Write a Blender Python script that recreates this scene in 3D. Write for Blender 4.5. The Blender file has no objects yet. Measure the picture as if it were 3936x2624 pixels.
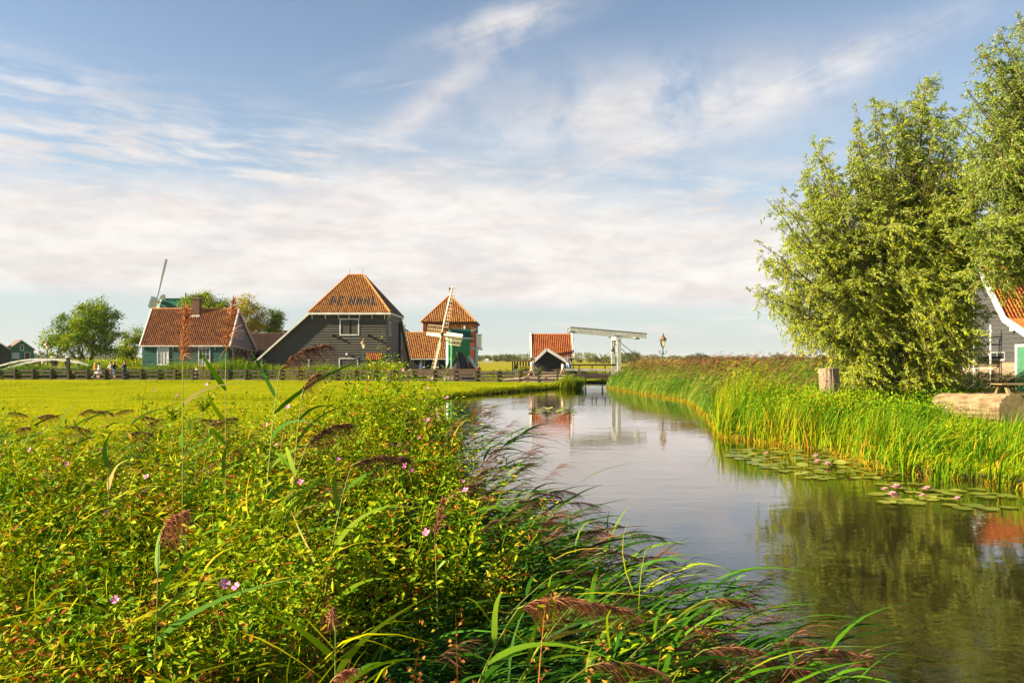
import bpy, bmesh, math, random
import numpy as np
from mathutils import Vector, Matrix

R = math.radians
random.seed(7)
rng = np.random.default_rng(7)
SC = bpy.context.scene
COL = SC.collection

# ------------------------------------------------------------------ camera
EYE = 2.15            # metres above the meadow
F = 3061.0            # focal length in photograph pixels (3936 wide, about 28 mm)
CX, HY = 1968.0, 1374.0
cam = bpy.data.cameras.new('camera')
cam.sensor_width = 36.0
cam.lens = 36.0 * F / 3936.0
cam.shift_y = (HY - 1312.0) / 3936.0
cam.clip_start = 0.05
cam.clip_end = 20000.0
camo = bpy.data.objects.new('camera', cam)
camo.location = (0, 0, EYE)
camo.rotation_euler = (R(90), 0, 0)
COL.objects.link(camo)
SC.camera = camo

# ------------------------------------------------------------------ light
SUN_EL = R(25)
SUN_AZ = R(259)       # clockwise from +Y (the view direction): behind and to the left
sdir = Vector((math.sin(SUN_AZ) * math.cos(SUN_EL), math.cos(SUN_AZ) * math.cos(SUN_EL), math.sin(SUN_EL)))
sl = bpy.data.lights.new('sun', 'SUN')
sl.energy = 5.0
sl.angle = R(0.55)
sl.color = (1.0, 0.84, 0.55)
so = bpy.data.objects.new('sun', sl)
so.rotation_euler = sdir.to_track_quat('Z', 'Y').to_euler()
so.location = (-30, -20, 30)
COL.objects.link(so)

SC.view_settings.view_transform = 'Standard'
SC.view_settings.look = 'None'
SC.view_settings.exposure = 1.98
SC.view_settings.gamma = 1.0
SC.view_settings.use_curve_mapping = False
SC.render.engine = 'CYCLES'
SC.cycles.max_bounces = 7
SC.cycles.diffuse_bounces = 2
SC.cycles.glossy_bounces = 3
SC.cycles.transmission_bounces = 4
SC.cycles.transparent_max_bounces = 6
SC.cycles.sample_clamp_indirect = 6.0
SC.cycles.caustics_reflective = False
SC.cycles.caustics_refractive = False
SC.cycles.use_denoising = True
SC.render.film_transparent = False

# ------------------------------------------------------------------ sky
class Net:
    def __init__(s, tree):
        s.t = tree
    def node(s, kind, **kw):
        n = s.t.nodes.new(kind)
        for k, v in kw.items():
            setattr(n, k, v)
        return n
    def link(s, a, b):
        s.t.links.new(a, b)
    def m(s, op, a, b=None, c=None, clamp=False):
        n = s.node('ShaderNodeMath', operation=op, use_clamp=clamp)
        for i, v in enumerate((a, b, c)):
            if v is None:
                continue
            if isinstance(v, (int, float)):
                n.inputs[i].default_value = v
            else:
                s.link(v, n.inputs[i])
        return n.outputs[0]
    def sstep(s, v, lo, hi):
        n = s.node('ShaderNodeMapRange', interpolation_type='SMOOTHSTEP')
        s.link(v, n.inputs['Value'])
        for k, x in (('From Min', lo), ('From Max', hi)):
            if isinstance(x, (int, float)):
                n.inputs[k].default_value = x
            else:
                s.link(x, n.inputs[k])
        return n.outputs['Result']
    def combine(s, x, y, z):
        n = s.node('ShaderNodeCombineXYZ')
        for i, v in enumerate((x, y, z)):
            if isinstance(v, (int, float)):
                n.inputs[i].default_value = v
            else:
                s.link(v, n.inputs[i])
        return n.outputs[0]
    def noise(s, vec, scale, detail=4, rough=0.55, dist=0.0):
        n = s.node('ShaderNodeTexNoise')
        s.link(vec, n.inputs['Vector'])
        n.inputs['Scale'].default_value = scale
        n.inputs['Detail'].default_value = detail
        n.inputs['Roughness'].default_value = rough
        n.inputs['Distortion'].default_value = dist
        return n.outputs['Fac']
    def mixc(s, fac, a, b):
        n = s.node('ShaderNodeMix', data_type='RGBA')
        if isinstance(fac, (int, float)):
            n.inputs[0].default_value = fac
        else:
            s.link(fac, n.inputs[0])
        for i, v in ((6, a), (7, b)):
            if isinstance(v, tuple):
                n.inputs[i].default_value = (*v[:3], 1)
            else:
                s.link(v, n.inputs[i])
        return n.outputs[2]

world = bpy.data.worlds.new('World')
SC.world = world
world.use_nodes = True
wt = world.node_tree
wt.nodes.clear()
W = Net(wt)
sky = W.node('ShaderNodeTexSky', sky_type='NISHITA')
sky.sun_disc = False
sky.sun_elevation = SUN_EL
sky.sun_rotation = SUN_AZ
sky.altitude = 0
sky.air_density = 1.0
sky.dust_density = 0.25
sky.ozone_density = 1.6
tc = W.node('ShaderNodeTexCoord')
sep = W.node('ShaderNodeSeparateXYZ')
W.link(tc.outputs['Generated'], sep.inputs[0])
dx, dy, dz = sep.outputs
az = W.m('MULTIPLY', W.m('ARCTAN2', dx, dy), 57.2958)       # degrees right of the view direction
el = W.m('MULTIPLY', W.m('ARCSINE', dz), 57.2958)           # degrees above the horizon
zz = W.m('MAXIMUM', W.m('ADD', dz, 0.05), 0.03)
pvec = W.combine(W.m('DIVIDE', dx, zz), W.m('DIVIDE', dy, zz), 0.0)   # flat cloud layer
ae = W.combine(az, el, 0.0)
# wavy displacement of the cloud borders
wob = W.m('MULTIPLY', W.m('SUBTRACT', W.noise(ae, 0.11, 5, 0.6), 0.5), 5.0)
wob2 = W.m('MULTIPLY', W.m('SUBTRACT', W.noise(W.combine(W.m('MULTIPLY', az, 0.35), el, 3.0), 0.55, 4, 0.6), 0.5), 1.6)
elw = W.m('ADD', W.m('ADD', el, wob), wob2)
# the solid pale bank: lower and upper borders slope gently with azimuth
lo_edge = W.m('ADD', 3.55, W.m('MULTIPLY', az, -0.012))
el_lo = W.m('ADD', el, W.m('ADD', W.m('MULTIPLY', wob, 0.28), W.m('MULTIPLY', wob2, 0.5)))
bank_lo = W.sstep(el_lo, W.m('SUBTRACT', lo_edge, 0.7), W.m('ADD', lo_edge, 1.1))
hump = W.m('MULTIPLY', W.m('EXPONENT', W.m('MULTIPLY', W.m('POWER', W.m('DIVIDE', W.m('SUBTRACT', az, -4.0), 13.0), 2.0), -1.0)), 2.6)
hi_edge = W.m('ADD', W.m('ADD', 9.6, hump), W.m('MULTIPLY', az, -0.03))
bank_hi = W.m('SUBTRACT', 1.0, W.sstep(elw, W.m('SUBTRACT', hi_edge, 1.6), W.m('ADD', hi_edge, 2.8)))
bank = W.m('MULTIPLY', bank_lo, bank_hi)
# streaky rippled cloud above the bank, thinning upwards, stronger to the left
rip = W.noise(W.combine(W.m('MULTIPLY', W.m('ADD', az, W.m('MULTIPLY', el, 1.8)), 0.16), W.m('MULTIPLY', el, 0.95), 0.0), 1.0, 8, 0.62, 0.35)
rip_b = W.noise(ae, 0.16, 4, 0.55)
ripm = W.m('MULTIPLY', W.sstep(W.m('ADD', W.m('MULTIPLY', rip, 0.65), W.m('MULTIPLY', rip_b, 0.35)), 0.40, 0.62),
           W.m('MULTIPLY', W.sstep(el, 6.0, 10.0), W.m('SUBTRACT', 1.0, W.sstep(W.m('ADD', el, W.m('MULTIPLY', az, 0.10)), 11.0, 17.0))))
def blob(a0, e0, sa, se, rot, n_lo, n_hi, gain, noise):
    c, s_ = math.cos(R(rot)), math.sin(R(rot))
    da, de = W.m('SUBTRACT', az, a0), W.m('SUBTRACT', W.m('ADD', el, W.m('MULTIPLY', wob, 0.45)), e0)
    p = W.m('DIVIDE', W.m('ADD', W.m('MULTIPLY', da, c), W.m('MULTIPLY', de, s_)), sa)
    q = W.m('DIVIDE', W.m('ADD', W.m('MULTIPLY', da, -s_), W.m('MULTIPLY', de, c)), se)
    g = W.m('EXPONENT', W.m('MULTIPLY', W.m('ADD', W.m('POWER', W.m('ABSOLUTE', p), 2.0), W.m('POWER', W.m('ABSOLUTE', q), 2.0)), -1.0))
    return W.m('MULTIPLY', W.m('MULTIPLY', g, W.sstep(noise, n_lo, n_hi)), gain)
# wind-drawn cirrus
cir = W.noise(W.combine(W.m('MULTIPLY', W.m('SUBTRACT', az, W.m('MULTIPLY', el, 1.4)), 0.13), W.m('MULTIPLY', W.m('ADD', el, W.m('MULTIPLY', az, -0.30)), 0.75), 5.0), 1.0, 9, 0.64, 0.6)
soft = W.noise(ae, 0.2, 6, 0.6)
mixn = W.m('ADD', W.m('MULTIPLY', cir, 0.45), W.m('MULTIPLY', soft, 0.55))
clouds = [
    blob(9.0, 17.0, 12.5, 3.1, 4, 0.22, 0.58, 0.80, soft),     # broad veil in the middle
    blob(-6.0, 17.4, 7.0, 1.0, 36, 0.28, 0.6, 0.62, soft),    # wisp running up to the right
    blob(-0.8, 22.5, 5.5, 1.15, 14, 0.32, 0.62, 0.9, mixn),    # bright feather at the top
    blob(19.5, 17.8, 11.0, 1.3, 15, 0.28, 0.6, 0.70, mixn),
    blob(9.5, 14.3, 4.0, 0.6, 9, 0.34, 0.62, 0.8, cir),
    blob(3.5, 12.6, 3.2, 0.9, 24, 0.34, 0.62, 0.6, cir),
    blob(-9.0, 18.6, 4.0, 1.0, 0, 0.42, 0.70, 0.35, cir),
    blob(19.0, 13.0, 4.0, 0.8, 14, 0.36, 0.66, 0.5, cir),
    blob(16.0, 1.9, 14.0, 0.35, -1, 0.42, 0.6, 0.6, rip),     # thin low streaks
    blob(20.0, 2.9, 10.0, 0.3, -1, 0.40, 0.6, 0.6, rip),
]
# the same wisps go on overhead and behind
over = W.m('MULTIPLY', W.sstep(W.noise(pvec, 0.9, 7, 0.6, 0.5), 0.52, 0.78), W.m('MULTIPLY', W.sstep(el, 20.0, 32.0), 0.6))
cm = W.m('MAXIMUM', W.m('MULTIPLY', bank, W.m('ADD', 0.86, W.m('MULTIPLY', W.sstep(rip, 0.36, 0.6), 0.13))), W.m('MULTIPLY', ripm, 0.88))
for b in clouds:
    cm = W.m('SUBTRACT', 1.0, W.m('MULTIPLY', W.m('SUBTRACT', 1.0, cm), W.m('SUBTRACT', 1.0, b)))
cm = W.m('MAXIMUM', cm, over)
cm = W.m('MULTIPLY', cm, W.sstep(el, 0.2, 1.5), clamp=True)
# cloud tone: cream where lit, mauve-grey in the hollows
tone = W.m('ADD', W.m('MULTIPLY', W.noise(W.combine(W.m('MULTIPLY', az, 0.30), el, 9.0), 0.42, 6, 0.6, 0.3), 0.75),
           W.m('MULTIPLY', W.noise(W.combine(W.m('MULTIPLY', az, 0.5), W.m('MULTIPLY', el, 1.5), 2.0), 0.9, 5, 0.6), 0.35))
ccol = W.mixc(W.sstep(tone, 0.34, 0.72), (4.05, 3.74, 3.60), (5.2, 4.92, 4.65))
hsv = W.node('ShaderNodeHueSaturation')
hsv.inputs['Saturation'].default_value = 0.90
hsv.inputs['Value'].default_value = 0.86
W.link(sky.outputs[0], hsv.inputs['Color'])
lowair = W.m('SUBTRACT', 1.0, W.sstep(el, -4.0, 24.0))
skyc = W.mixc(W.m('MULTIPLY', lowair, 0.85), hsv.outputs[0], (3.05, 3.45, 3.58))     # pale air low over the horizon
final = W.mixc(cm, skyc, ccol)
bg = W.node('ShaderNodeBackground')
bg.inputs['Strength'].default_value = 0.050
W.link(final, bg.inputs['Color'])
wo = W.node('ShaderNodeOutputWorld')
W.link(bg.outputs[0], wo.inputs['Surface'])
world.cycles.sampling_method = 'MANUAL'
world.cycles.sample_map_resolution = 512

# ------------------------------------------------------------------ helpers
def P(px, py, D):
    """a point of the place, from its place in the photograph and its distance"""
    return Vector(((px - CX) * D / F, D, EYE + (HY - py) * D / F))

def G(px, D, z=0.0):
    return Vector(((px - CX) * D / F, D, z))

MATS = {}
def mat(name, c1, c2=None, scale=6.0, rough=0.75, bump=0.0, stretch=(1, 1, 1), spec=0.3, rnd=0.0, detail=5, metal=0.0, bscale=None, coord='Object'):
    m = bpy.data.materials.new(name)
    m.use_nodes = True
    t = m.node_tree
    n = Net(t)
    bs = t.nodes['Principled BSDF']
    bs.inputs['Roughness'].default_value = rough
    bs.inputs['Specular IOR Level'].default_value = spec
    bs.inputs['Metallic'].default_value = metal
    c2 = c2 or tuple(min(1, x * 1.25) for x in c1)
    tcn = n.node('ShaderNodeTexCoord')
    mp = n.node('ShaderNodeMapping')
    mp.inputs['Scale'].default_value = stretch
    n.link(tcn.outputs[coord], mp.inputs['Vector'])
    f = n.noise(mp.outputs[0], scale, detail, 0.6)
    f2 = n.sstep(f, 0.3, 0.7)
    if rnd:
        oi = n.node('ShaderNodeObjectInfo')
        f2 = n.m('ADD', n.m('MULTIPLY', f2, 1 - rnd), n.m('MULTIPLY', oi.outputs['Random'], rnd))
    n.link(n.mixc(f2, c1, c2), bs.inputs['Base Color'])
    if bump:
        bp = n.node('ShaderNodeBump')
        bp.inputs['Strength'].default_value = bump
        bp.inputs['Distance'].default_value = 0.02
        f3 = n.noise(mp.outputs[0], bscale or scale * 4, 6, 0.65)
        n.link(f3, bp.inputs['Height'])
        n.link(bp.outputs[0], bs.inputs['Normal'])
    MATS[name] = m
    return m

def ramp_mat(name, stops, transl=0.35, rough=0.5, spec=0.35, back=None, tcol=1.0, att='tone'):
    """foliage: colour of each leaf from its own 'tone', part of the light passing through"""
    m = bpy.data.materials.new(name)
    m.use_nodes = True
    t = m.node_tree
    n = Net(t)
    bs = t.nodes['Principled BSDF']
    bs.inputs['Roughness'].default_value = rough
    bs.inputs['Specular IOR Level'].default_value = spec
    at = n.node('ShaderNodeAttribute', attribute_name=att)
    rp = n.node('ShaderNodeValToRGB')
    e = rp.color_ramp.elements
    e[0].position, e[0].color = stops[0][0], (*stops[0][1], 1)
    e[1].position, e[1].color = stops[-1][0], (*stops[-1][1], 1)
    for p, c in stops[1:-1]:
        x = e.new(p)
        x.color = (*c, 1)
    n.link(at.outputs['Fac'], rp.inputs['Fac'])
    col = rp.outputs['Color']
    if back:
        ge = n.node('ShaderNodeNewGeometry')
        col = n.mixc(ge.outputs['Backfacing'], col, back)
    n.link(col, bs.inputs['Base Color'])
    if transl:
        tr = n.node('ShaderNodeBsdfTranslucent')
        hs = n.node('ShaderNodeHueSaturation')
        hs.inputs['Saturation'].default_value = 1.15
        hs.inputs['Value'].default_value = tcol
        n.link(col, hs.inputs['Color'])
        n.link(hs.outputs[0], tr.inputs['Color'])
        mx = n.node('ShaderNodeMixShader')
        mx.inputs[0].default_value = transl
        n.link(bs.outputs[0], mx.inputs[1])
        n.link(tr.outputs[0], mx.inputs[2])
        n.link(mx.outputs[0], t.nodes['Material Output'].inputs['Surface'])
    MATS[name] = m
    return m

def tag(o, label=None, cat=None, group=None, kind=None):
    if label: o['label'] = label
    if cat: o['category'] = cat
    if group: o['group'] = group
    if kind: o['kind'] = kind
    return o

def empty(name, loc, label=None, cat=None, group=None):
    o = bpy.data.objects.new(name, None)
    o.empty_display_size = 0.3
    o.location = loc
    COL.objects.link(o)
    return tag(o, label, cat, group)

def origin(o):
    v = Vector((0, 0, 0))
    while o is not None:
        v += o.location
        o = o.parent
    return v

def link(name, me, parent=None):
    o = bpy.data.objects.new(name, me)
    o.parent = parent
    COL.objects.link(o)
    return o

def arr_mesh(name, V, faces, mats, attrs=None, midx=None, smooth=False):
    """V (n,3); faces: list of (m,k) index arrays; attrs: name -> per-vertex floats"""
    me = bpy.data.meshes.new(name)
    V = np.asarray(V, dtype=np.float32)
    me.vertices.add(len(V))
    me.vertices.foreach_set('co', V.ravel())
    fl = [np.asarray(f, dtype=np.int32) for f in faces if len(f)]
    loops = np.concatenate([f.ravel() for f in fl])
    tot = np.concatenate([np.full(len(f), f.shape[1], dtype=np.int32) for f in fl])
    start = np.concatenate([[0], np.cumsum(tot)[:-1]]).astype(np.int32)
    me.loops.add(len(loops))
    me.loops.foreach_set('vertex_index', loops)
    me.polygons.add(len(tot))
    me.polygons.foreach_set('loop_start', start)
    me.polygons.foreach_set('loop_total', tot)
    if midx is not None:
        me.polygons.foreach_set('material_index', np.asarray(midx, dtype=np.int32))
    if smooth:
        me.polygons.foreach_set('use_smooth', np.ones(len(tot), dtype=bool))
    for k, a in (attrs or {}).items():
        at = me.attributes.new(k, 'FLOAT', 'POINT')
        at.data.foreach_set('value', np.asarray(a, dtype=np.float32))
    for m in (mats if isinstance(mats, (list, tuple)) else [mats]):
        me.materials.append(m)
    me.update(calc_edges=True)
    me.validate()
    return me

class MB:
    """collects simple solids in place coordinates, then becomes ONE mesh object"""
    def __init__(s):
        s.v, s.f, s.m = [], [], []
    def add(s, vs, fs, mi=0):
        b = len(s.v)
        s.v += [Vector(v) for v in vs]
        s.f += [tuple(i + b for i in f) for f in fs]
        s.m += [mi] * len(fs)
        return s
    def hexa(s, q, mi=0):
        return s.add(q, [(0, 3, 2, 1), (4, 5, 6, 7), (0, 1, 5, 4), (1, 2, 6, 5), (2, 3, 7, 6), (3, 0, 4, 7)], mi)
    def box(s, a, b, mi=0):
        x0, y0, z0 = a; x1, y1, z1 = b
        return s.hexa([(x0, y0, z0), (x1, y0, z0), (x1, y1, z0), (x0, y1, z0), (x0, y0, z1), (x1, y0, z1), (x1, y1, z1), (x0, y1, z1)], mi)
    def beam(s, p0, p1, w, h, up=(0, 0, 1), mi=0, w1=None, h1=None):
        p0, p1, up = Vector(p0), Vector(p1), Vector(up)
        d = (p1 - p0).normalized()
        sd = d.cross(up)
        if sd.length < 1e-4:
            sd = d.cross(Vector((0, 1, 0)))
        sd.normalize()
        u = sd.cross(d).normalized()
        w1 = w if w1 is None else w1; h1 = h if h1 is None else h1
        q = []
        for p, ww, hh in ((p0, w, h), (p1, w1, h1)):
            q += [p - sd * ww / 2 - u * hh / 2, p + sd * ww / 2 - u * hh / 2, p + sd * ww / 2 + u * hh / 2, p - sd * ww / 2 + u * hh / 2]
        return s.hexa(q, mi)
    def tube(s, pts, rad, n=6, mi=0, cap=True):
        pts = [Vector(p) for p in pts]
        if isinstance(rad, (int, float)):
            rad = [rad] * len(pts)
        b = len(s.v)
        ref = Vector((0.3, 0.2, 1)).normalized()
        for i, p in enumerate(pts):
            d = (pts[min(i + 1, len(pts) - 1)] - pts[max(i - 1, 0)])
            d = d.normalized() if d.length > 1e-9 else Vector((0, 0, 1))
            a = d.cross(ref)
            if a.length < 0.05:
                a = d.cross(Vector((1, 0, 0)))
            a.normalize()
            c = d.cross(a)
            for k in range(n):
                t = 2 * math.pi * k / n
                s.v.append(p + (a * math.cos(t) + c * math.sin(t)) * rad[i])
        for i in range(len(pts) - 1):
            for k in range(n):
                k2 = (k + 1) % n
                s.f.append((b + i * n + k, b + i * n + k2, b + (i + 1) * n + k2, b + (i + 1) * n + k)); s.m.append(mi)
        if cap:
            s.f.append(tuple(b + k for k in range(n))[::-1]); s.m.append(mi)
            s.f.append(tuple(b + (len(pts) - 1) * n + k for k in range(n))); s.m.append(mi)
        return s
    def lathe(s, c, prof, n=10, mi=0, rot=0.0):
        c = Vector(c)
        b = len(s.v)
        for r, z in prof:
            for k in range(n):
                t = 2 * math.pi * k / n + rot
                s.v.append(c + Vector((r * math.cos(t), r * math.sin(t), z)))
        for i in range(len(prof) - 1):
            for k in range(n):
                k2 = (k + 1) % n
                s.f.append((b + i * n + k, b + i * n + k2, b + (i + 1) * n + k2, b + (i + 1) * n + k)); s.m.append(mi)
        s.f.append(tuple(b + k for k in range(n))[::-1]); s.m.append(mi)
        s.f.append(tuple(b + (len(prof) - 1) * n + k for k in range(n))); s.m.append(mi)
        return s
    def prism(s, poly, ext, mi=0):
        """poly: planar points, ext: extrusion vector"""
        n = len(poly)
        e = Vector(ext)
        vs = [Vector(p) for p in poly] + [Vector(p) + e for p in poly]
        fs = [tuple(range(n))[::-1], tuple(range(n, 2 * n))] + [(i, (i + 1) % n, n + (i + 1) % n, n + i) for i in range(n)]
        return s.add(vs, fs, mi)
    def build(s, name, mats, parent=None, smooth=False, loc=None):
        o0 = origin(parent) if parent is not None else Vector((0, 0, 0))
        if loc is not None:
            o0 = Vector(loc)
        me = bpy.data.meshes.new(name)
        me.from_pydata([tuple(v - o0) for v in s.v], [], s.f)
        for m in (mats if isinstance(mats, (list, tuple)) else [mats]):
            me.materials.append(m)
        if any(s.m):
            me.polygons.foreach_set('material_index', s.m)
        if smooth:
            me.polygons.foreach_set('use_smooth', [True] * len(s.f))
        bm = bmesh.new(); bm.from_mesh(me)
        bmesh.ops.recalc_face_normals(bm, faces=bm.faces)
        bm.to_mesh(me); bm.free()
        o = bpy.data.objects.new(name, me)
        o.parent = parent
        if loc is not None and parent is None:
            o.location = loc
        COL.objects.link(o)
        return o

def copy_tree(o, parent=None):
    c = o.copy()
    COL.objects.link(c)
    c.parent = parent
    for ch in list(o.children):
        copy_tree(ch, c)
    return c

# ------------------------------------------------------------------ materials
mat('white_paint', (0.46, 0.45, 0.42), (0.66, 0.65, 0.62), 3, 0.5, 0.1)
mat('bridge_paint', (0.27, 0.28, 0.26), (0.42, 0.43, 0.40), 4, 0.55, 0.2)
mat('door_green', (0.035, 0.12, 0.075), (0.05, 0.16, 0.10), 4, 0.5, 0.1)
mat('weathered_grey', (0.030, 0.031, 0.035), (0.052, 0.053, 0.057), 5, 0.75, 0.3, (0.4, 1, 6), rnd=0.35)
mat('tar_board', (0.040, 0.037, 0.032), (0.074, 0.069, 0.058), 5, 0.6, 0.35, (0.4, 1, 6), rnd=0.35)
mat('tar_dark', (0.012, 0.014, 0.016), (0.028, 0.03, 0.03), 5, 0.6, 0.3, (0.4, 1, 6), rnd=0.3)
mat('green_board', (0.008, 0.060, 0.045), (0.016, 0.090, 0.066), 5, 0.45, 0.25, (0.4, 1, 6), rnd=0.3)
mat('leaf_green_board', (0.020, 0.115, 0.050), (0.035, 0.150, 0.070), 5, 0.5, 0.2, (0.4, 1, 6), rnd=0.3)
mat('mill_green', (0.010, 0.170, 0.055), (0.016, 0.210, 0.075), 3, 0.4, 0.1)
mat('cap_green', (0.006, 0.060, 0.042), (0.012, 0.082, 0.058), 4, 0.4, 0.2, (1, 1, 8))
mat('mint', (0.34, 0.52, 0.46), (0.46, 0.64, 0.58), 3, 0.45)
mat('grey_board', (0.16, 0.165, 0.17), (0.27, 0.275, 0.28), 5, 0.7, 0.3, (0.4, 1, 6), rnd=0.35)
mat('brown_board', (0.060, 0.030, 0.018), (0.105, 0.055, 0.034), 5, 0.7, 0.3, (0.4, 1, 6), rnd=0.35)
mat('red_board', (0.15, 0.034, 0.015), (0.20, 0.052, 0.022), 5, 0.7, 0.3, (0.4, 1, 6), rnd=0.35)
mat('tan_board', (0.14, 0.105, 0.075), (0.22, 0.17, 0.12), 5, 0.75, 0.3, (0.4, 1, 6), rnd=0.35)
mat('fence_wood', (0.026, 0.019, 0.014), (0.078, 0.058, 0.044), 7, 0.8, 0.5, (0.6, 1, 5), rnd=0.35)
mat('pale_wood', (0.28, 0.205, 0.13), (0.44, 0.34, 0.23), 6, 0.7, 0.3, (1, 1, 4), rnd=0.2)
mat('table_wood', (0.17, 0.12, 0.055), (0.27, 0.195, 0.10), 8, 0.7, 0.3, (1, 5, 5), rnd=0.2)
mat('brick', (0.10, 0.052, 0.036), (0.17, 0.095, 0.065), 14, 0.85, 0.4)
mat('iron', (0.012, 0.016, 0.014), (0.03, 0.034, 0.03), 10, 0.45, 0.1)
mat('lamp_iron', (0.025, 0.05, 0.042), (0.05, 0.085, 0.07), 12, 0.4, 0.1)
mat('copper', (0.12, 0.075, 0.045), (0.20, 0.13, 0.085), 9, 0.4, 0.1)
mat('lamp_glass', (0.55, 0.47, 0.28), (0.68, 0.58, 0.36), 3, 0.15, 0, spec=0.5)
mat('window_glass', (0.012, 0.016, 0.02), (0.03, 0.036, 0.04), 2, 0.06, 0, spec=0.6)
mat('curtain', (0.40, 0.42, 0.42), (0.56, 0.57, 0.56), 6, 0.8, 0.2, (8, 8, 0.6))
mat('thatch', (0.055, 0.047, 0.038), (0.16, 0.13, 0.095), 16, 0.95, 0.8, (6, 6, 1))
mat('bark', (0.055, 0.042, 0.028), (0.12, 0.095, 0.062), 8, 0.9, 0.7, (3, 3, 0.6))
mat('skin', (0.48, 0.26, 0.17), (0.55, 0.31, 0.21), 4, 0.6)
mat('hair_dark', (0.008, 0.007, 0.006), (0.02, 0.016, 0.012), 30, 0.5, 0.3)
mat('hair_brown', (0.06, 0.03, 0.015), (0.11, 0.055, 0.028), 30, 0.5, 0.3)
mat('hair_blond', (0.50, 0.28, 0.08), (0.6, 0.36, 0.12), 30, 0.5, 0.3)
for nm, c in dict(c_white=(0.68, 0.66, 0.64), c_pink=(0.66, 0.50, 0.47), c_black=(0.012, 0.012, 0.014), c_navy=(0.012, 0.02, 0.045), c_blue=(0.02, 0.04, 0.14),
                  c_grey=(0.06, 0.06, 0.065), c_jean=(0.16, 0.28, 0.42), c_denim=(0.04, 0.075, 0.15), c_red=(0.55, 0.05, 0.02), c_orange=(0.6, 0.27, 0.03), c_tan=(0.4, 0.3, 0.2)).items():
    mat(nm, c, tuple(min(1, x * 1.2) for x in c), 12, 0.85, 0.2)
# ------------------------------------------------------------------ roof tiles: tone per tile
def tile_mat(name, stops, rough=0.65):
    m = ramp_mat(name, stops, transl=0, rough=rough, spec=0.3)
    t = m.node_tree; n = Net(t)
    bs = t.nodes['Principled BSDF']
    tcn = n.node('ShaderNodeTexCoord')
    rp = bs.inputs['Base Color'].links[0].from_socket
    f = n.sstep(n.noise(tcn.outputs['Object'], 9, 5, 0.65), 0.42, 0.72)
    lich = n.sstep(n.noise(tcn.outputs['Object'], 1.7, 6, 0.7), 0.55, 0.75)
    c = n.mixc(n.m('MULTIPLY', f, 0.35), rp, (0.06, 0.03, 0.018))
    c = n.mixc(n.m('MULTIPLY', lich, 0.25), c, (0.34, 0.22, 0.07))
    n.link(c, bs.inputs['Base Color'])
    return m
tile_mat('tile_orange', [(0.0, (0.20, 0.060, 0.014)), (0.3, (0.33, 0.115, 0.020)), (0.6, (0.40, 0.165, 0.028)), (1.0, (0.48, 0.235, 0.045))])
tile_mat('tile_red', [(0.0, (0.14, 0.036, 0.011)), (0.4, (0.25, 0.072, 0.016)), (0.75, (0.32, 0.105, 0.022)), (1.0, (0.39, 0.15, 0.035))])
tile_mat('tile_bright', [(0.0, (0.27, 0.055, 0.010)), (0.5, (0.37, 0.088, 0.013)), (1.0, (0.44, 0.135, 0.022))])
tile_mat('tile_brown', [(0.0, (0.050, 0.022, 0.014)), (0.5, (0.085, 0.040, 0.024)), (1.0, (0.12, 0.062, 0.038))])
mat('tile_slate', (0.020, 0.022, 0.030), (0.034, 0.036, 0.046), 12, 0.5)
mat('ridge_clay', (0.36, 0.13, 0.04), (0.52, 0.22, 0.075), 7, 0.7, 0.3)
mat('under_roof', (0.10, 0.045, 0.022), (0.14, 0.062, 0.03), 4, 0.8)

PROF_S = np.array([0.0, 0.22, 0.46, 0.74, 1.0])
PROF_H = np.array([0.0, 0.085, 0.09, -0.02, 0.0])

def tile_grid(nc, nr, cw, rh, seed):
    r = np.random.default_rng(seed)
    ii, jj = np.meshgrid(np.arange(nc), np.arange(nr), indexing='ij')
    ii, jj = ii.ravel(), jj.ravel()
    n = len(ii)
    jit = r.normal(0, 0.006, (n, 2))
    V = np.zeros((n, 15, 3))
    s = PROF_S * cw
    k = cw / 0.2
    for row, (yo, lift) in enumerate(((0.0, 0.018), (1.10 * rh, 0.0), (0.0, 0.0))):
        V[:, row * 5:row * 5 + 5, 0] = ii[:, None] * cw + s[None]
        V[:, row * 5:row * 5 + 5, 1] = (jj * rh + yo)[:, None] + jit[:, :1]
        V[:, row * 5:row * 5 + 5, 2] = PROF_H[None] * k + lift + jit[:, 1:2] * (row != 1)
    V[:, 10:, 2] -= 0.03
    q = []
    for a in range(4):
        q.append((a, a + 1, a + 6, a + 5))
        q.append((10 + a, 11 + a, a + 1, a))
    Q = (np.array(q)[None] + (np.arange(n) * 15)[:, None, None]).reshape(-1, 4)
    tone = np.repeat(np.clip(r.normal(0.5, 0.24, n), 0, 1), 15)
    return V.reshape(-1, 3), Q, tone, ii, jj

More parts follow.
